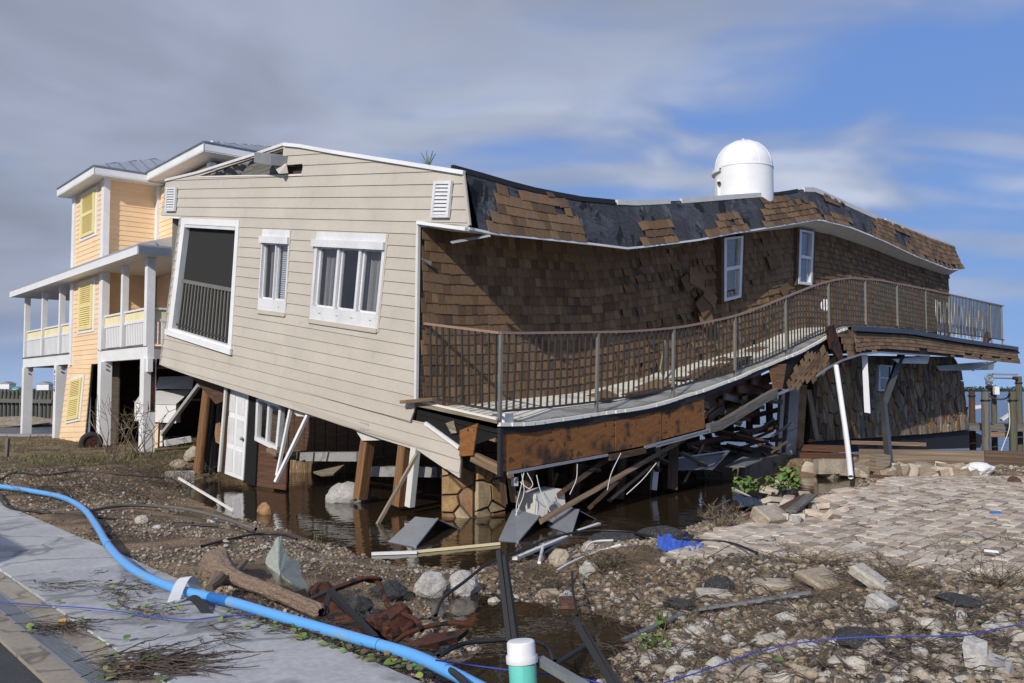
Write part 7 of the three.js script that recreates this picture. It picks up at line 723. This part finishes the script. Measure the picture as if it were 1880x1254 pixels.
  // blue tarp
  const tp = [], nx = 26, ny = 7; for (let i = 0; i <= nx; i++) { const row = []; for (let j = 0; j <= ny; j++) { const c = onG(1207 + 84 * i / nx, 1000 - 18 * j / ny + 3 * Math.sin(i * 0.7), 0.0); row.push(c.setY(gh(c.x, c.z) + 0.03 + 0.07 * n3(i * 0.8, j * 0.9, 3, 421) * (j > 0 ? 1 : 0.3))); } tp.push(row); } solo('blue_tarp', strip(tp), M.tarp, 'crumpled bright blue tarp scrap by the asphalt slab', 'tarp'); const tq = []; for (let i = 0; i <= 14; i++) { const row = []; for (let j = 0; j <= 5; j++) { const c = onT(1345 + 60 * i / 14, 930 + 12 * j / 5); row.push(c.setY(Math.max(gh(c.x, c.z), YW) + 0.03 + 0.12 * n3(i * 0.6, j * 0.7, 5, 431))); } tq.push(row); } solo('grey_blue_tarp', strip(tq), mat([0.05, 0.075, 0.12], tPaint, 0.4, { roughness: 0.4 }), 'grey blue tarp scrap half in the water at the paving edge', 'tarp'); for (const [a, b, l] of [[[1345, 908], [1385, 925], 'thin white stick over the grey blue tarp'], [[1300, 955], [1345, 925], 'brown stick leaning in the weed clump']]) solo('stick', beam(onT(...a).add(V(0, 0.12, 0)), onT(...b).add(V(0, 0.08, 0)), 0.03, 0.03), l.includes('white') ? M.white : M.wood, l, 'stick');
  const pk = (x, y, z, l, dx, dy, m) => solo('broken_board', beam(onT(x, y).add(V(0, z, 0)), onT(x + dx, y + dy).add(V(0, z + 0.05, 0)), 0.14, 0.03), m, l, 'board'); pk(1435, 955, 0.14, 'dark brown board on top of the washed out heap', 50, -22, M.woodDark); pk(1452, 962, 0.16, 'second brown board across the washed out heap', 40, -26, M.woodGrey); pk(1375, 960, 0.06, 'brown splintered board beside the weed clump', 40, -18, M.woodRed);
  // curled white strap
  const sr = []; for (let i = 0; i <= 20; i++) { const t = i / 20, p = lerp3(onG(318, 1107, 0.02), onG(365, 1078, 0.05), t); p.y = 0.03 + 0.14 * Math.sin(Math.PI * Math.min(1, t * 1.05)); sr.push([p.clone().add(V(-0.035, 0, 0.03)), p.clone().add(V(0.035, 0, -0.03))]); } solo('plastic_strap', strip(sr), M.white, 'curled white plastic strap arched over the blue pipe', 'strap'); const s2 = []; for (let i = 0; i <= 12; i++) { const t = i / 12, p = lerp3(onG(335, 1108, 0.02), onG(410, 1130, 0.03), t); p.y = 0.02 + 0.05 * Math.sin(t * 6); s2.push([p.clone().add(V(-0.02, 0, 0.02)), p.clone().add(V(0.02, 0.03, -0.02))]); } solo('plastic_strap', strip(s2), M.black, 'thin black strap curling on the sidewalk by the pipe', 'strap');
  // leaf and brush dams
}
// ---------------------------------------------------------------- outside the frame: the parked van whose shadow falls on the walk
{
  const t = thing('parked_van', 'white van parked on the road outside the left edge', 'van', street(5.4, -4.7, -0.02)), w = (a, b, h) => street(a - 0.95, b, h - 0.02), b0 = -5.6, b1 = -3.8;
  const prof = [[3.85, 0.35], [3.8, 0.85], [3.95, 1.05], [4.5, 1.2], [5.1, 1.85], [5.4, 1.98], [8.6, 1.98], [8.9, 1.85], [8.95, 0.4]]; part(t, 'body', prism(prof.map(([a, h]) => w(a, b1, h)), prof.map(([a, h]) => w(a, b0, h))), M.dome); part(t, 'windscreen', prism([w(4.56, b1 - 0.1, 1.24), w(4.56, b0 + 0.1, 1.24), w(5.08, b0 + 0.15, 1.8), w(5.08, b1 - 0.15, 1.8)], V(-0.01, 0.015, 0)), M.black); for (const b of [b1 + 0.004, b0 - 0.004]) part(t, 'side_window', prism([w(5.0, b, 1.2), w(6.0, b, 1.2), w(6.0, b, 1.75), w(5.3, b, 1.75)], SG.clone().multiplyScalar(b > -4.7 ? 0.006 : -0.006)), M.black);
  for (const a of [4.6, 8.1]) for (const [b, s] of [[b1 - 0.1, 1], [b0 + 0.1, -1]]) { const c = w(a, b, 0.34), wh = part(t, 'wheel', rodGeo(c.clone().addScaledVector(SG, -0.12 * s), c.clone().addScaledVector(SG, 0.11 * s), 0.34, 0.34, 28), M.rubber); part(wh, 'rim', rodGeo(c.clone().addScaledVector(SG, 0.1 * s), c.clone().addScaledVector(SG, 0.125 * s), 0.2, 0.2, 20), M.zinc); }
  for (const b of [b1 - 0.25, b0 + 0.25]) part(t, 'headlight', block(w(3.84, b, 0.85), 0.12, 0.16, 0.3, -0.8), M.vinyl); part(t, 'bumper', prism([w(3.72, b1, 0.3), w(3.72, b0, 0.3), w(3.72, b0, 0.55), w(3.72, b1, 0.55)], SE.clone().multiplyScalar(0.14)), M.rubber);
}
renderer.render(scene, camera);
